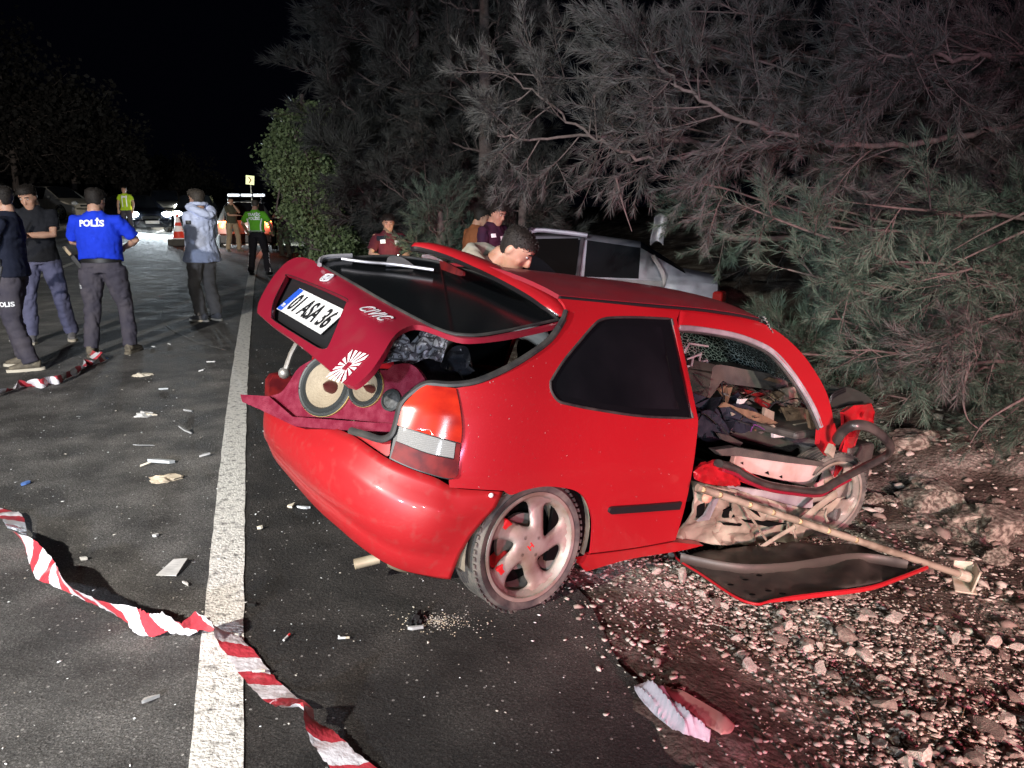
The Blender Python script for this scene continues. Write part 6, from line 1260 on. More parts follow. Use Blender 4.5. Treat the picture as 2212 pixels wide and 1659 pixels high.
def pine(label, trunk, tr, limbs, seed, needles=NEED, nsub=12, ntw=6, nneed=52, sub=(.5, 1.2), tw=(.16, .30), w=.0022, nl=.095, droop=.25, limb_r=.028, group='pines along the verge', bare=(), up=.0, start=.18, avoid=None):
    rg = np.random.default_rng(seed); protos = [twig_proto(nneed, 1.0, nl / .24, w / .24, seed * 10 + k) for k in range(5)]
    Vb, Fb, nb = [], [], 0; TP, TD, TS = [], [], []
    nb = thin_tubes(Vb, Fb, bez(trunk, 6), tr[0], tr[1], 10, nb)
    for L in limbs:
        L = np.asarray(L, float); P = bez(L, 6); P = P + rg.normal(size=P.shape) * .015; ln = np.sum(np.linalg.norm(np.diff(P, axis=0), axis=1)); nb = thin_tubes(Vb, Fb, P, limb_r * min(1.4, .4 + ln * .3), .006, 7, nb)
        k = len(P); ns = max(4, int(nsub * ln / 2.2))
        for q in range(ns):
            t = start + (1 - start) * (q + rg.random()) / ns; i = min(k - 2, int(t * (k - 1))); p = P[i]; T = P[i + 1] - P[i]; T /= np.linalg.norm(T)
            side = rg.normal(size=3); side -= T * (side @ T); side /= np.linalg.norm(side); d = T * rg.uniform(.4, .95) + side * rg.uniform(.5, .95) + np.array([0, 0, up - droop * rg.random()]); d /= np.linalg.norm(d)
            sl = rg.uniform(*sub) * (1.05 - .55 * t) ; cur = rg.normal(size=3) * .18 + np.array([0, 0, .16 * rg.normal()])
            SP = np.array([p + d * sl * s + cur * sl * s * s for s in np.linspace(0, 1, 6)])
            if avoid is not None and inside(avoid, wproj(SP[2:])).any(): continue
            nb = thin_tubes(Vb, Fb, SP, .0075, .003, 4, nb)
            for z in range(ntw):
                s = rg.uniform(.15, 1) ; j = min(4, int(s * 5)); b0 = SP[j] + (SP[j + 1] - SP[j]) * (s * 5 - j); ax = SP[j + 1] - SP[j]; ax /= np.linalg.norm(ax)
                td = ax * rg.uniform(.5, 1.1) + rg.normal(size=3) * .45 + np.array([0, 0, .12]); td /= np.linalg.norm(td); tl = rg.uniform(*tw); TP.append(b0); TD.append(td); TS.append(tl)
            TP.append(SP[-1]); TD.append(SP[-1] - SP[-2]); TS.append(rg.uniform(*tw))
        TP.append(P[-1]); TD.append(P[-1] - P[-2]); TS.append(tw[1])
    for P in bare: nb = thin_tubes(Vb, Fb, bez(P, 5), .011, .003, 5, nb)
    TP, TD, TS = np.array(TP), np.array(TD, float), np.array(TS); Fr = frames(TD, rg)
    # woody stem of each twig
    u, v = Fr[:, :, 0], Fr[:, :, 1]; D = Fr[:, :, 2]; e = TP + D * TS[:, None]; q = np.arange(len(TP)) * 6 + nb
    ring = [TP + (u * math.cos(a) + v * math.sin(a)) * .003 for a in (0, 2.09, 4.19)] + [e + (u * math.cos(a) + v * math.sin(a)) * .0018 for a in (0, 2.09, 4.19)]
    Vb.append(np.stack(ring, 1).reshape(-1, 3)); Fb.append(np.concatenate([np.stack([q + a, q + (a + 1) % 3, q + 3 + (a + 1) % 3, q + 3 + a], 1) for a in range(3)]))
    Vn = []
    for k in range(5):
        s = slice(k, None, 5); A = Fr[s] * TS[s][:, None, None]; Vn.append((np.einsum('tij,nj->tni', A, protos[k]) + TP[s][:, None, :]).reshape(-1, 3))
    Vn = np.concatenate(Vn); Fn = np.arange(len(Vn)).reshape(-1, 3)
    root = empty('pine_tree', Matrix.Translation(tuple(trunk[0])), label, 'pine tree', group); off = np.array(trunk[0])
    link('trunk', fast_mesh('trunk', np.concatenate(Vb) - off, np.concatenate(Fb), 4), root, [BARK])
    link('crown', fast_mesh('crown', Vn - off, Fn, 3), root, [needles]); return root
KEEP = [(985, 560), (985, 425), (1150, 415), (1410, 420), (1430, 540), (1540, 575), (1570, 665), (1140, 700)]
def wproj(Q):
    W_ = np.asarray(Q) - CAM; z = W_ @ FWD; return np.stack([CXP + FPX * (W_ @ RT) / z, CYP - FPX * (W_ @ UPV) / z], -1)
def tp(px, py, d): return ony(px, py, d)
rg = np.random.default_rng(21)
# the big pine over the right half: limbs reach left from a trunk outside the frame
def fan(poly, n, base, d0, d1, rg, sag=.25, dep=None):
    poly = np.array(poly, float); lo, hi = poly.min(0), poly.max(0); out = []; tips = []
    while len(out) < n:
        c = [rg.uniform(lo, hi) for _ in range(8)]; c = [q for q in c if inside(poly, q[None])[0]]
        if not c: continue
        q = max(c, key=lambda q: min([np.linalg.norm(q - t) for t in tips] + [1e9])); tips.append(q)
        tip = tp(q[0], q[1], dep(q) if dep else rg.uniform(d0, d1)); b0 = base(tip, rg); mid = (tip + b0) / 2 + np.array([rg.normal() * .15, rg.normal() * .2, -sag * rg.random() * np.linalg.norm(tip - b0) * .25]); q1 = b0 + (mid - b0) * .5 + rg.normal(size=3) * .08
        out.append([b0, q1, mid, tip])
    return out
TRK = np.array([6.4, 7.6, -.35])
def baseA(tip, rg): return TRK + np.array([0, 0, max(.5, min(6.5, tip[2] * .9 + rg.uniform(-.2, 1.0)))])
limb1 = [tp(2420, 225, 6.3), tp(2212, 262, 5.9), tp(2050, 300, 5.6), tp(1900, 312, 5.4), tp(1745, 302, 5.3), tp(1640, 272, 5.3), tp(1530, 225, 5.35), tp(1450, 170, 5.4), tp(1400, 110, 5.4), tp(1365, 60, 5.4)]
limb2 = [tp(2300, 130, 6.5), tp(2180, 120, 5.6), tp(2080, 125, 5.2), tp(1960, 118, 5.0), tp(1880, 140, 4.9)]
limb3 = [tp(2290, 650, 5.6), tp(2212, 660, 5.2), tp(2100, 705, 4.9), tp(2030, 760, 4.8)]
limb4 = [tp(1680, 300, 5.8), tp(1520, 330, 6.0), tp(1400, 345, 6.1), tp(1290, 300, 6.2), tp(1200, 235, 6.2), tp(1110, 170, 6.2)]
limb5 = [tp(1560, 310, 6.1), tp(1400, 300, 6.3), tp(1250, 295, 6.3), tp(1130, 300, 6.3), tp(1075, 290, 6.3)]
up_poly = [(1100, 60), (1180, -60), (2260, -60), (2260, 420), (1500, 450), (1400, 360), (1090, 330)]
lo_poly = [(1560, 430), (2260, 400), (2260, 960), (2080, 930), (1930, 880), (1800, 740), (1760, 660), (1730, 610)]
limbs = [limb1, limb2, limb3, limb4, limb5] + fan(up_poly, 19, baseA, 5.6, 7.4, rg)
pine('large pine filling the upper right, its long bare limb reaching left', [TRK, TRK + [0, .1, 3], TRK + [-.2, 0, 7]], (.24, .12), limbs, 31, avoid=KEEP, limb_r=.019, nsub=13, ntw=9, nneed=54, sub=(.35, .85), bare=[[tp(2212, 460, 5.2), tp(2120, 505, 5.2), tp(2060, 540, 5.2)], [tp(1330, 380, 6), tp(1345, 440, 6), tp(1365, 500, 6)]])
TR2 = np.array([5.4, 6.9, -.3])
def baseB(tip, rg): return TR2 + np.array([rg.normal() * .1, rg.normal() * .1, max(.1, min(2.8, tip[2] * .8 + rg.uniform(-.1, .7)))])
pine('low bushy pine with green drooping branches over the gravel bank', [TR2, TR2 + [.05, 0, 1.5], TR2 + [.1, .1, 3]], (.12, .05), [[TR2 + [0, 0, 1.7], tp(1640, 515, 7.3), tp(1560, 480, 7.3), tp(1500, 470, 7.4)]] + fan(lo_poly, 27, baseB, 4.7, 6.6, rg, dep=lambda q: 4.75 + 1.5 * rg.random() + max(0, (1750 - q[0]) / 180)), 33, NEEDG, avoid=KEEP, nsub=12, ntw=8, nneed=54, sub=(.3, .7),
     bare=[[tp(2212, 860, 4.7), tp(2130, 910, 4.7), tp(2095, 960, 4.75)], [tp(2095, 780, 4.8), tp(2080, 850, 4.8), tp(2090, 905, 4.8), tp(2120, 930, 4.8)], [tp(1700, 762, 5.1), tp(1790, 768, 5.2), tp(1900, 774, 5.6)], [tp(2212, 500, 5.1), tp(2080, 560, 5.1), tp(1990, 612, 5.2)]])
# darker pines behind
TR3 = np.array([4.6, 11.2, 0.0])
def baseC(tip, rg): return TR3 + np.array([rg.normal() * .2, 0, max(.3, min(7, tip[2] + rg.uniform(-.3, .5)))])
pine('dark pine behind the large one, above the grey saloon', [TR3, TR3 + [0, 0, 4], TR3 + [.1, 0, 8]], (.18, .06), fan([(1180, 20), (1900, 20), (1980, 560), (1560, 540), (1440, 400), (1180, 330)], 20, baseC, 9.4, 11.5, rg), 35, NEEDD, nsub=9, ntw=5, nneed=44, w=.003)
def tall(label, px, d, h, rad, seed, n=46, lean=0.0, needles=NEEDK, h0=.6, **k):
    b0 = tp(px, 500, d); b0[2] = float(gz(b0[0], b0[1])); r_ = np.random.default_rng(seed); L = []
    for i in range(n):
        t = (i + r_.random()) / n; z = h0 + (h - h0) * t; a = i * 2.4 + r_.normal() * .4; rr = rad * (1 - t * .82) * r_.uniform(.65, 1.1); c = b0 + np.array([lean * z, 0, z]); e = c + np.array([math.cos(a) * rr, math.sin(a) * rr * .9, rr * r_.uniform(.25, .65)])
        L.append([c, c + (e - c) * .5 + np.array([0, 0, -.08 * rr]), e])
    return pine(label, [b0, b0 + np.array([lean * h * .5, 0, h * .5]), b0 + np.array([lean * h, 0, h])], (.16, .03), L, seed, needles, **k)
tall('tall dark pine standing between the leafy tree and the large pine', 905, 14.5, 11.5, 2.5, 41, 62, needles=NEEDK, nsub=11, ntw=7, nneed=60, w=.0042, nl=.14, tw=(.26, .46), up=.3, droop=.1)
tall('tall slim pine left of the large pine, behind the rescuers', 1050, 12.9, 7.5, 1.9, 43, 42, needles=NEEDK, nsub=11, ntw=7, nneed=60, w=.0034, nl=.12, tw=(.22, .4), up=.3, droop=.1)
tall('grey-green pine at the edge of the wood, nearest the leafy tree', 890, 18.0, 9.6, 2.5, 45, 50, needles=NEED, nsub=11, ntw=7, nneed=60, w=.0046, nl=.15, tw=(.28, .5), up=.3, droop=.1)
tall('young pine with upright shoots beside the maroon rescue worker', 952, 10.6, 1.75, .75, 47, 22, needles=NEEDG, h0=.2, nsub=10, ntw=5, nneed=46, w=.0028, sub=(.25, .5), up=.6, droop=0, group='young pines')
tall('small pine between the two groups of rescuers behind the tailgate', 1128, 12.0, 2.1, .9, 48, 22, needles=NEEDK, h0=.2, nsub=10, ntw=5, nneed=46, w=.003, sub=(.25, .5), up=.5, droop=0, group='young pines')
0 and tall('young pine sprawling beside the tail of the grey saloon', 1500, 8.4, 1.75, .42, 49, 20, needles=NEEDG, h0=.95, nsub=12, ntw=5, nneed=50, w=.0026, sub=(.25, .5), up=.4, droop=0, group='young pines')
tall('low pine growing between the red car nose and the grey saloon', 1740, 6.6, 1.0, .7, 50, 20, needles=NEEDG, h0=.2, nsub=12, ntw=6, nneed=52, w=.0024, sub=(.3, .6), up=.2, droop=.1, group='young pines')
# broad-leaved trees: leaf blades spread through lumpy crowns
LEAF = noisy(mat('green_leaves', (.14, .19, .085), .5, spec=.4), 2.0, c2=(.09, .125, .055)); LEAFD = noisy(mat('dim_leaves', (.013, .0105, .009), .8), 1.0, c2=(.008, .007, .006))  # dim leaves carry the darkness of the far side in their colour
def leafy(name, label, base, h, blobs, n, size, seed, leaf, group=None, tr=.12):
    r_ = np.random.default_rng(seed); base = np.array(base, float); Vb, Fb, nb = [], [], 0; nb = thin_tubes(Vb, Fb, bez([base, base + [.1, 0, h * .35], base + [0, .1, h * .8]], 6), tr, tr * .3, 9, nb); C = []
    for c, R3 in blobs:
        c = base + np.array(c, float); R3 = np.array(R3, float); k = int(n * R3.prod() / sum(np.prod(b[1]) for b in blobs)); nc = max(6, k // 45)
        u = r_.normal(size=(nc, 3)); u /= np.linalg.norm(u, axis=1)[:, None]; cc = c + u * R3 * (r_.random((nc, 1)) ** .33) * (1 + .18 * r_.normal(size=(nc, 1)))
        for q in cc[:: max(1, nc // 30)]: s = base + np.array([0, 0, h * r_.uniform(.2, .6)]); nb = thin_tubes(Vb, Fb, np.array([s, (s + q) / 2 + r_.normal(size=3) * .15, q]), tr * .25, .008, 5, nb)
        p = cc[r_.integers(0, nc, k)] + r_.normal(size=(k, 3)) * R3.min() * .16; C.append(p)
    C = np.concatenate(C); k = len(C); d = r_.normal(size=(k, 3)) + np.array([0, 0, -.4]); d /= np.linalg.norm(d, axis=1)[:, None]; s = np.cross(d, r_.normal(size=(k, 3))); s /= np.linalg.norm(s, axis=1)[:, None]; L_ = size * r_.uniform(.6, 1.3, (k, 1))
    V = np.stack([C, C + d * L_ * .5 + s * L_ * .34, C + d * L_, C + d * L_ * .5 - s * L_ * .34], 1).reshape(-1, 3); root = empty(name, Matrix.Translation(tuple(base)), label, name.replace('_', ' '), group)
    link('trunk', fast_mesh('trunk', np.concatenate(Vb) - base, np.concatenate(Fb), 4), root, [BARK]); link('crown', fast_mesh('crown', V - base, np.arange(len(V)).reshape(-1, 4), 4), root, [leaf]); return root
b0 = tp(668, 520, 14.2); b0[2] = float(gz(b0[0], b0[1]))
leafy('leafy_tree', 'green broad-leaved tree beside the road beyond the police car', b0, 4.5, [((-.05, 0, 2.3), (.62, .6, .55)), ((.1, 0, 1.5), (.55, .6, .55)), ((.2, 0, 2.9), (.5, .5, .42)), ((-.1, .3, 1.7), (.4, .4, .4)), ((.4, 0, .9), (.45, .5, .45)), ((-.35, 0, 2.75), (.38, .4, .38)), ((.0, 0, 3.1), (.45, .4, .36))], 30000, .066, 61, LEAF)
b0 = tp(720, 520, 15.5); b0[2] = float(gz(b0[0], b0[1]))
leafy('bush', 'dense dark bush at the foot of the tall pines', b0, 1.2, [((0, 0, .6), (.75, .7, .6)), ((.7, 0, .5), (.7, .6, .5))], 15000, .06, 62, LEAF)
b0 = tp(668, 528, 17.0); b0[2] = float(gz(b0[0], b0[1]))
leafy('bush', 'low bright-lit bush at the edge of the asphalt under the leafy tree', b0, .5, [((0, 0, .2), (.35, .4, .22)), ((.35, 0, .3), (.35, .4, .3))], 4500, .055, 63, LEAF)
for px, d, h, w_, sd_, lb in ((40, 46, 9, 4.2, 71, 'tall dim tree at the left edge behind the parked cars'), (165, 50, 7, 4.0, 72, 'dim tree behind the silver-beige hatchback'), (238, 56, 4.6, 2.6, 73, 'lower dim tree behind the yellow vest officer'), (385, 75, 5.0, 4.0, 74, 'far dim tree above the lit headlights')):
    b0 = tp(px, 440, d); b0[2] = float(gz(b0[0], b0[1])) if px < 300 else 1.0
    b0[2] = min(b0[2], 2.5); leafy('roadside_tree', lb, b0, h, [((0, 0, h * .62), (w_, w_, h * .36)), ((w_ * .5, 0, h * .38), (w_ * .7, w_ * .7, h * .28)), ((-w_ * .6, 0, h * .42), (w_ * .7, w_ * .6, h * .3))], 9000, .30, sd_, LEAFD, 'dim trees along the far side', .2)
# ================================================================== tape, cone, sign, litter
TAPE = mat('barrier_tape', (.8, .8, .8), .32, coat=.3)
n, l, b = nodes(TAPE); uv = n.new('ShaderNodeUVMap'); sx_ = n.new('ShaderNodeSeparateXYZ'); l.new(uv.outputs[0], sx_.inputs[0])
ad = n.new('ShaderNodeMath'); ad.operation = 'MULTIPLY_ADD'; ad.inputs[1].default_value = .075; l.new(sx_.outputs[1], ad.inputs[0]); l.new(sx_.outputs[0], ad.inputs[2])
md = n.new('ShaderNodeMath'); md.operation = 'DIVIDE'; md.inputs[1].default_value = .20; l.new(ad.outputs[0], md.inputs[0]); fr_ = n.new('ShaderNodeMath'); fr_.operation = 'FRACT'; l.new(md.outputs[0], fr_.inputs[0])
rp = ramp(n, [(0, (.46, .045, .06)), (.49, (.46, .045, .06)), (.51, (.70, .67, .69))], 'CONSTANT'); rp.color_ramp.elements[1].position = .43; rp.color_ramp.elements[1].color = (.70, .66, .68, 1); l.new(fr_.outputs[0], rp.inputs[0]); l.new(rp.outputs[0], b.inputs['Base Color'])
tc = n.new('ShaderNodeTexCoord'); tn = n.new('ShaderNodeTexNoise'); tn.inputs['Scale'].default_value = 40; tn.inputs['Detail'].default_value = 3; l.new(tc.outputs['Object'], tn.inputs[0]); bb = n.new('ShaderNodeBump'); bb.inputs['Strength'].default_value = .55; bb.inputs['Distance'].default_value = .01; l.new(tn.outputs[0], bb.inputs['Height']); l.new(bb.outputs[0], b.inputs['Normal'])
def tape(pts, phi, lift, label, width=.092, jit=.0018, nv=5):
    P = np.array([onz(px, py, 0.0) for px, py in pts]); P[:, 2] = gz(P[:, 0], P[:, 1]); k = len(pts); n_ = 7
    C = bez(P, n_); t = np.linspace(0, k - 1, len(C)); ph = np.interp(t, range(k), np.radians(phi)); lf = np.interp(t, range(k), lift)
    T = np.gradient(C, axis=0); T[:, 2] = 0; T /= np.linalg.norm(T, axis=1)[:, None] + 1e-9; S = np.stack([T[:, 1], -T[:, 0], 0 * T[:, 0]], 1); V = []
    W_ = np.cos(ph)[:, None] * S + np.sin(ph)[:, None] * np.array([0, 0, 1.]); zoff = np.abs(np.sin(ph)) * width / 2 + lf + .006
    for a in np.linspace(-.5, .5, nv): V.append(C + W_ * a * width + np.array([0, 0, 1.]) * (zoff + .012 * (0.25 - a * a) * np.sin(t * 5.1))[:, None] + rng.normal(size=C.shape) * jit)
    V = np.stack(V, 1); m = MB(); m.grid(V); me = m.mesh('barrier_tape'); u = np.concatenate([[0], np.cumsum(np.linalg.norm(np.diff(C, axis=0), axis=1))])
    uvl = me.uv_layers.new(name='UVMap'); li = np.empty(len(me.loops), np.int32); me.loops.foreach_get('vertex_index', li); uvl.data.foreach_set('uv', np.stack([u[li // nv], (li % nv) / (nv - 1)], 1).ravel().astype(np.float32))
    o = link('barrier_tape', me, None, [TAPE], True); return tag(o, label, 'tape', 'barrier tape on the asphalt')
tape([(-60, 1098), (0, 1115), (26, 1126), (40, 1160), (52, 1191), (74, 1212), (100, 1245), (119, 1268), (160, 1310), (208, 1335), (260, 1352), (298, 1366), (327, 1378), (361, 1384), (402, 1384), (431, 1384), (469, 1386), (492, 1392), (521, 1416), (558, 1463), (603, 1507), (647, 1544), (668, 1570), (699, 1600), (740, 1635), (800, 1672), (880, 1710)],
     [20, 10, 5, 30, 75, 120, 150, 110, 62, 55, 70, 110, 95, 80, 60, 78, 55, 18, 4, 6, 10, 25, 70, 12, 4, 0, 0], [0, .01, .02, .01, 0, 0, 0, .01, .03, .03, .01, 0, .0, .025, .0, .03, .02, .01, 0, 0, 0, .02, .02, .02, .01, .0, 0],
     'long red and white striped tape twisting across the foreground and the white edge line')
tape([(-20, 862), (0, 858), (24, 848), (41, 841), (63, 838), (90, 839), (109, 832), (128, 831), (147, 819), (166, 811), (180, 803), (182, 793), (202, 791), (226, 779), (207, 776), (194, 771)],
     [30, 60, 20, 80, 40, 120, 70, 100, 60, 90, 30, 80, 40, 120, 40, 70], [0] * 16, 'crumpled red and white tape near the boots of the officer in blue', .08)
# cone on a dark block
c = ony(386, 500, 25.0); c[2] = float(gz(c[0], c[1])); cone = empty('traffic_cone', Matrix.Translation(tuple(c + np.array([0, 0, .22]))), 'red and white striped traffic cone on a dark block beside the jacket man', 'traffic cone')
CONE = mat('cone_red', (.62, .05, .03), .4)
def cz(z): return .20 - .165 * z / .80
for z0, z1, nm, mt in ((.03, .24, 'lower_band', CONE), (.24, .42, 'reflective_sleeve', REFL), (.42, .53, 'middle_band', CONE), (.53, .70, 'reflective_sleeve', REFL), (.70, .86, 'top_band', CONE)):
    m = MB(); m.lathe([(cz(z0), z0), (cz(z1), z1)] + ([(0, z1)] if z1 > .8 else []), 24); m.build(nm, [mt], cone, True)
m = MB(); m.box((0, 0, .015), (.52, .52, .03)); m.build('foot', [REFL], cone, bevel=.01)
m = MB(); m.box(c + np.array([0, 0, .11]), (.56, .56, .21)); tag(m.build('kerb_block', [noisy(mat('dark_block', (.06, .055, .05), .9), 12)], bevel=.02), 'dark block under the traffic cone', 'block')
# chevron sign
c = ony(540, 389, 46); sg = empty('chevron_sign', Matrix.Translation((c[0], c[1], 0)), 'bright yellow-white chevron sign high beyond the police car', 'road sign')
m = MB(); m.box((0, 0, c[2]), (.50, .03, .52), rot=Matrix.Rotation(R(6), 3, 'Y')); m.build('board', [mat('retro_sign_glow', (.85, .85, .40), .4, emit=(.95, 1, .55), es=.9)], sg, bevel=.01)  # board glows by itself in place of reflected headlight
m = MB(); 
for s_ in (-1, 1): m.prism([(-.10, s_ * .17), (-.02, s_ * .17), (.11, 0), (.03, 0)], 0, .01, Matrix.Translation((0, -.02, c[2])) @ Matrix.Rotation(R(90), 4, 'X'))
m.build('chevron', [mat('chevron_red', (.5, .12, .12), .5)], sg); m = MB(); m.tube([(0, .04, -.1), (0, .04, c[2] + .2)], .04, 8); m.build('post', [STEEL], sg, True)
# cloth and paper bag in the gravel
def ground_cloth(name, outer, mt, hump, ridge, label, cat, step=5, ang=0.0, sc=16):
    V, F = tri(outer, [], step); B_ = np.asarray(outer); d = np.min(np.linalg.norm(V[:, None] - B_[None], axis=2), 1); Q = np.array([onz(p[0], p[1], -.14) for p in V]); Q[:, 2] = gzr(Q[:, 0], Q[:, 1]) + .012
    c, s = math.cos(ang), math.sin(ang); a = V[:, 0] * c + V[:, 1] * s; b_ = -V[:, 0] * s + V[:, 1] * c
    Q[:, 2] += hump * sm(0, 26, d) + ridge * sm(0, 10, d) * (1 - np.abs(vn(a * .14, b_, sc, 61)) * 2) + ridge * .2 * vn(a, b_, sc * .8, 62)
    m = MB(); m.add(Q, F); o = m.build(name, [mt], None, True); s_ = o.modifiers.new('solid', 'SOLIDIFY'); s_.thickness = .006; return tag(o, label, cat)
ground_cloth('white_cloth', seg([(1369, 1508), (1385, 1502), (1404, 1503), (1438, 1516), (1455, 1542), (1502, 1576), (1535, 1602)], [(1535, 1602), (1530, 1626)], [(1530, 1626), (1500, 1620), (1472, 1624), (1447, 1602), (1404, 1564), (1374, 1525), (1369, 1508)]), cloth('crumpled_white_cotton', (.40, .385, .43), (.33, .315, .36)), .05, .012, 'crumpled white cloth lying at the edge of the gravel', 'cloth', 4, .85, 14)
ground_cloth('paper_bag', seg([(1429, 1504), (1440, 1500), (1452, 1504)], [(1452, 1504), (1588, 1566)], [(1588, 1566), (1580, 1586), (1558, 1596)], [(1558, 1596), (1537, 1585), (1502, 1568), (1455, 1534), (1429, 1504)]), noisy(mat('pink_brown_paper', (.42, .26, .22), .8), 9, amt=.25), .018, .006, 'flattened pinkish paper bag beside the white cloth', 'paper bag', 6, .5, 30)
# litter on the asphalt, piece by piece
LIT = [noisy(mat('litter_' + nm, c, .6), 20, amt=.3) for nm, c in (('white', (.62, .61, .58)), ('tan', (.48, .40, .29)), ('grey', (.36, .36, .35)), ('blue', (.10, .20, .48)), ('clear', (.55, .58, .58)), ('black', (.02, .02, .02)), ('cream', (.65, .58, .45)))]
def shard(px, py, l_, w_, a, mi, label, name='debris', cat='debris', h_=.012, crumple=0.0):
    p = onz(px, py, 0.0); p[2] = float(gz(p[0], p[1])); k = 7; m = MB(); r_ = np.random.default_rng(int(px * 7 + py))
    if crumple:
        bm_ = bmesh.new(); bmesh.ops.create_icosphere(bm_, subdivisions=3, radius=1); v = np.array([q.co for q in bm_.verts]); f = [[q.index for q in t.verts] for t in bm_.faces]; bm_.free()
        rr = 1 + .55 * vn(v[:, 0] * 3 + v[:, 2], v[:, 1] * 3 - v[:, 2], .8, int(px) % 40) + .25 * vn(v[:, 0] * 7, v[:, 1] * 7 + v[:, 2] * 5, .8, 5); v = v * rr[:, None] * np.array([l_ / 2, w_ / 2, crumple]); v[:, 2] = np.maximum(v[:, 2], -.2 * crumple) + .2 * crumple; m.add(v, f); smth = True
    else:
        an = np.sort(r_.uniform(0, 6.28, k)); q = np.stack([np.cos(an) * l_ / 2 * r_.uniform(.7, 1.1, k), np.sin(an) * w_ / 2 * r_.uniform(.7, 1.1, k)], 1); m.prism(q, .002, .002 + h_); m.v[0][:, 2] += m.v[0][:, 0] * r_.normal() * .15; m.v[0][:, 2] -= min(0, m.v[0][:, 2].min() - .002); smth = False
    o = m.build(name, [LIT[mi]], None, smth); o.location = p; o.rotation_euler = (0, 0, R(a)); return tag(o, label, cat, 'debris on the asphalt')
for a in ((357, 1038, .155, .075, 25, 1, 'crumpled tan rag on the left lane below the clear plastic strip', 'rag', 'rag', .02, .028), (308, 812, .16, .08, 20, 6, 'pale crumpled paper beside the boots of the officer in blue', 'crumpled_paper', 'paper', .02, .022),
          (313, 899, .12, .08, 0, 0, 'crumpled white wrapper level with the tip of the loudspeaker lip', 'wrapper', 'wrapper', .02, .025), (326, 899, .10, .02, 15, 6, 'short pale strip touching the crumpled white wrapper', 'debris', 'debris', .012), (352, 842, .09, .02, 5, 4, 'thin bluish plastic sliver below the crumpled pale paper'),
          (312, 967, .13, .05, 35, 2, 'bent grey foil sheet on the left lane', 'foil', 'foil', .006), (312, 1008, .10, .012, 10, 6, 'thin pale stick left of the clear plastic strip', 'stick', 'stick'), (355, 1004, .17, .035, 22, 4, 'long clear plastic strip just above the tan rag', 'plastic_strip', 'plastic strip', .02),
          (406, 890, .10, .03, 5, 2, 'flat grey chip near the edge line, level with the loudspeaker lip'), (401, 938, .10, .03, -5, 2, 'flat grey chip near the edge line, level with the bumper top'), (442, 987, .09, .035, 15, 2, 'dull plastic flake beside the edge line'), (56, 1047, .07, .028, 55, 3, 'small blue plastic piece on the far left of the lane', 'plastic_piece', 'plastic piece'),
          (434, 803, .06, .02, 0, 0, 'small white chip left of the edge line near the number plate'), (364, 746, .07, .03, 0, 0, 'white chip behind the officer in blue towards the jacket man'), (331, 751, .06, .02, 0, 0, 'narrow white chip right of the officer in blue'), (455, 783, .10, .018, -3, 0, 'white sliver touching the edge line'),
          (398, 1265, .055, .03, -30, 0, 'small bent white card left of the edge line', 'card', 'card', .008), (638, 1087, .10, .055, 15, 6, 'cream plastic plate under the bumper corner', 'plastic_plate', 'plastic piece', .012), (656, 1088, .08, .05, 0, 4, 'clear plastic scrap right of the cream plate'), (337, 1160, .04, .02, 10, 0, 'tiny white chip above the torn ticket'), (182, 1210, .05, .018, 0, 0, 'small white flake right of the twisted tape'),
          (327, 1517, .075, .018, 50, 0, 'white stick-like scrap below the tape', 'paper_scrap', 'paper'), (561, 1140, .03, .02, 0, 6, 'crumb of pale plaster beside the edge line', 'crumb', 'debris', .015), (899, 1334, .07, .03, 20, 2, 'shiny grey shard beside the dark dent behind the rear wheel'), (897, 1318, .10, .05, 80, 5, 'black plastic lump behind the rear wheel', 'plastic_lump', 'debris', .02, .03), (545, 1306, .04, .02, 10, 5, 'black scrap right of the edge line'),
          (232, 776, .05, .02, 0, 3, 'small blue scrap beside the crumpled tape')): shard(*a)
m = MB()
tk_ = [onz(*p, 0) for p in ((338, 1246), (376, 1217), (406, 1215), (381, 1247))]; m.add([q + np.array([0, 0, .006 + .012 * (i in (1, 2))]) for i, q in enumerate(tk_)], [(0, 1, 2, 3)]); tkt = tag(m.build('ticket', [LIT[0]], solid=.004), 'white printed ticket tilted on the asphalt left of the edge line', 'ticket', 'debris on the asphalt')
m = MB()
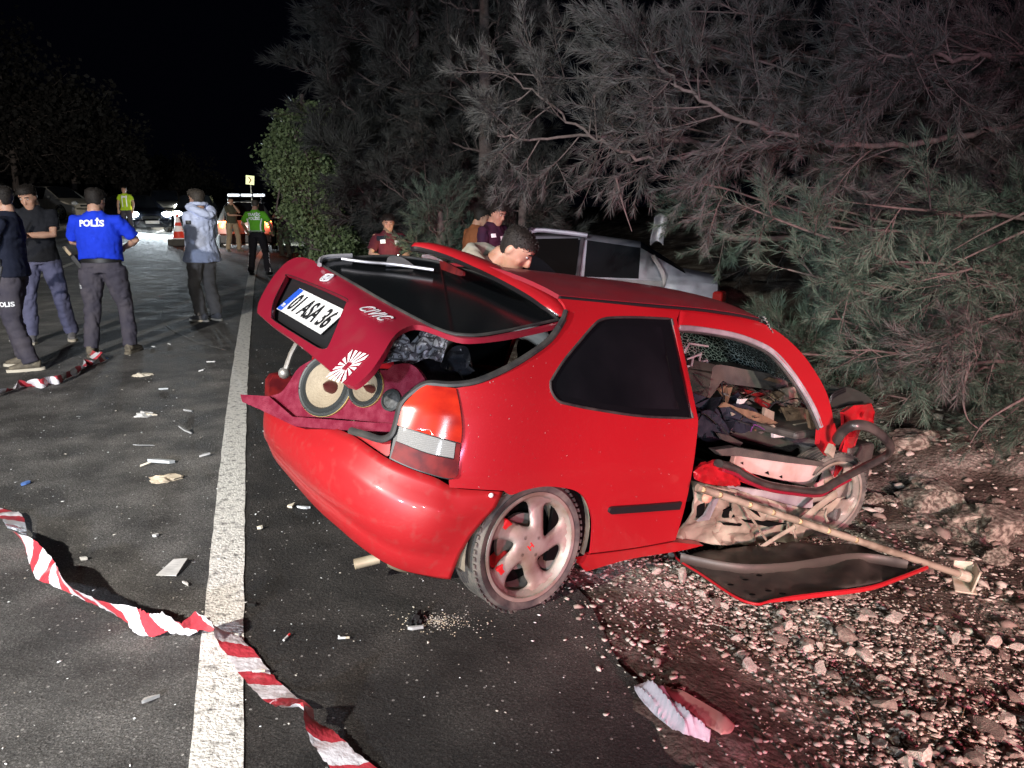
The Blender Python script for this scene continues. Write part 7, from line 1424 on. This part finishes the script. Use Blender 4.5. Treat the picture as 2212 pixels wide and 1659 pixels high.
for k in range(5): a_ = .2 + .14 * k; A2 = tk_[0] * (1 - a_) + tk_[1] * a_; B2 = tk_[3] * (1 - a_) + tk_[2] * a_; q0 = A2 * .8 + B2 * .2; q1 = A2 * .3 + B2 * .7; d_ = (tk_[1] - tk_[0]) * .02; z_ = np.array([0, 0, .010 + .012 * a_]); m.add([q0 + z_, q1 + z_, q1 + d_ + z_, q0 + d_ + z_], [(0, 1, 2, 3)])
m.build('printed_lines', [LIT[2]], tkt)['kind'] = 'stuff'
for px, py, a, z_, lb in ((742, 1366, 5, .008, 'cigarette butt on the asphalt right of the edge line'), (619, 1372, 75, .008, 'red-ended cigarette butt right of where the tape crosses the line'), (560, 1456, 3, .022, 'cigarette butt lying on the striped tape')):
    p = onz(px, py, 0); d_ = np.array([math.cos(R(a)), math.sin(R(a)), 0]) * .022; ct = empty('cigarette_butt', Matrix.Translation((p[0], p[1], float(gz(p[0], p[1])) + z_)), lb, 'cigarette butt', 'cigarette butts'); m = MB(); m.tube([-d_, d_ * .3], .0045, 8); m.build('paper_tube', [LIT[0]], ct, True); m = MB(); m.tube([d_ * .3, d_], .0046, 8); m.build('filter', [LIT[1] if a < 50 else CALI], ct, True)

# a thin curved scrape on the asphalt and a spill of sand behind the rear wheel
sc_ = bez([onz(*p, 0) for p in ((349, 676), (350, 696), (366, 711), (391, 724), (428, 741), (488, 757))], 6); sc_[:, 2] = gz(sc_[:, 0], sc_[:, 1]) + .004
T_s = np.gradient(sc_, axis=0); T_s /= np.linalg.norm(T_s, axis=1)[:, None]; W_s = np.stack([T_s[:, 1], -T_s[:, 0], 0 * T_s[:, 0]], 1) * .007
m = MB(); m.grid(np.stack([sc_ - W_s, sc_ + W_s], 1)); tag(m.build('road_scrape_marking', [noisy(mat('scrape', (.34, .33, .31), .8), 30, amt=.6)], fixn=True), kind='structure')
c_ = onz(945, 1338, -.05); n_ = 420; a_ = rng.uniform(0, 6.3, n_); r_ = np.abs(rng.normal(size=n_)) * .07
tag(scatter_mesh('sand', c_[0] + r_ * np.cos(a_) * 1.5, c_[1] + r_ * np.sin(a_) * .8, rng.uniform(.003, .011, n_), [STONE, LIT[1], STONE], gz, small[:3], .6), kind='stuff')
if DEBUG: print('TRIS', sum(len(o.data.loops) - 2 * len(o.data.polygons) for o in bpy.data.objects if o.type == 'MESH'))
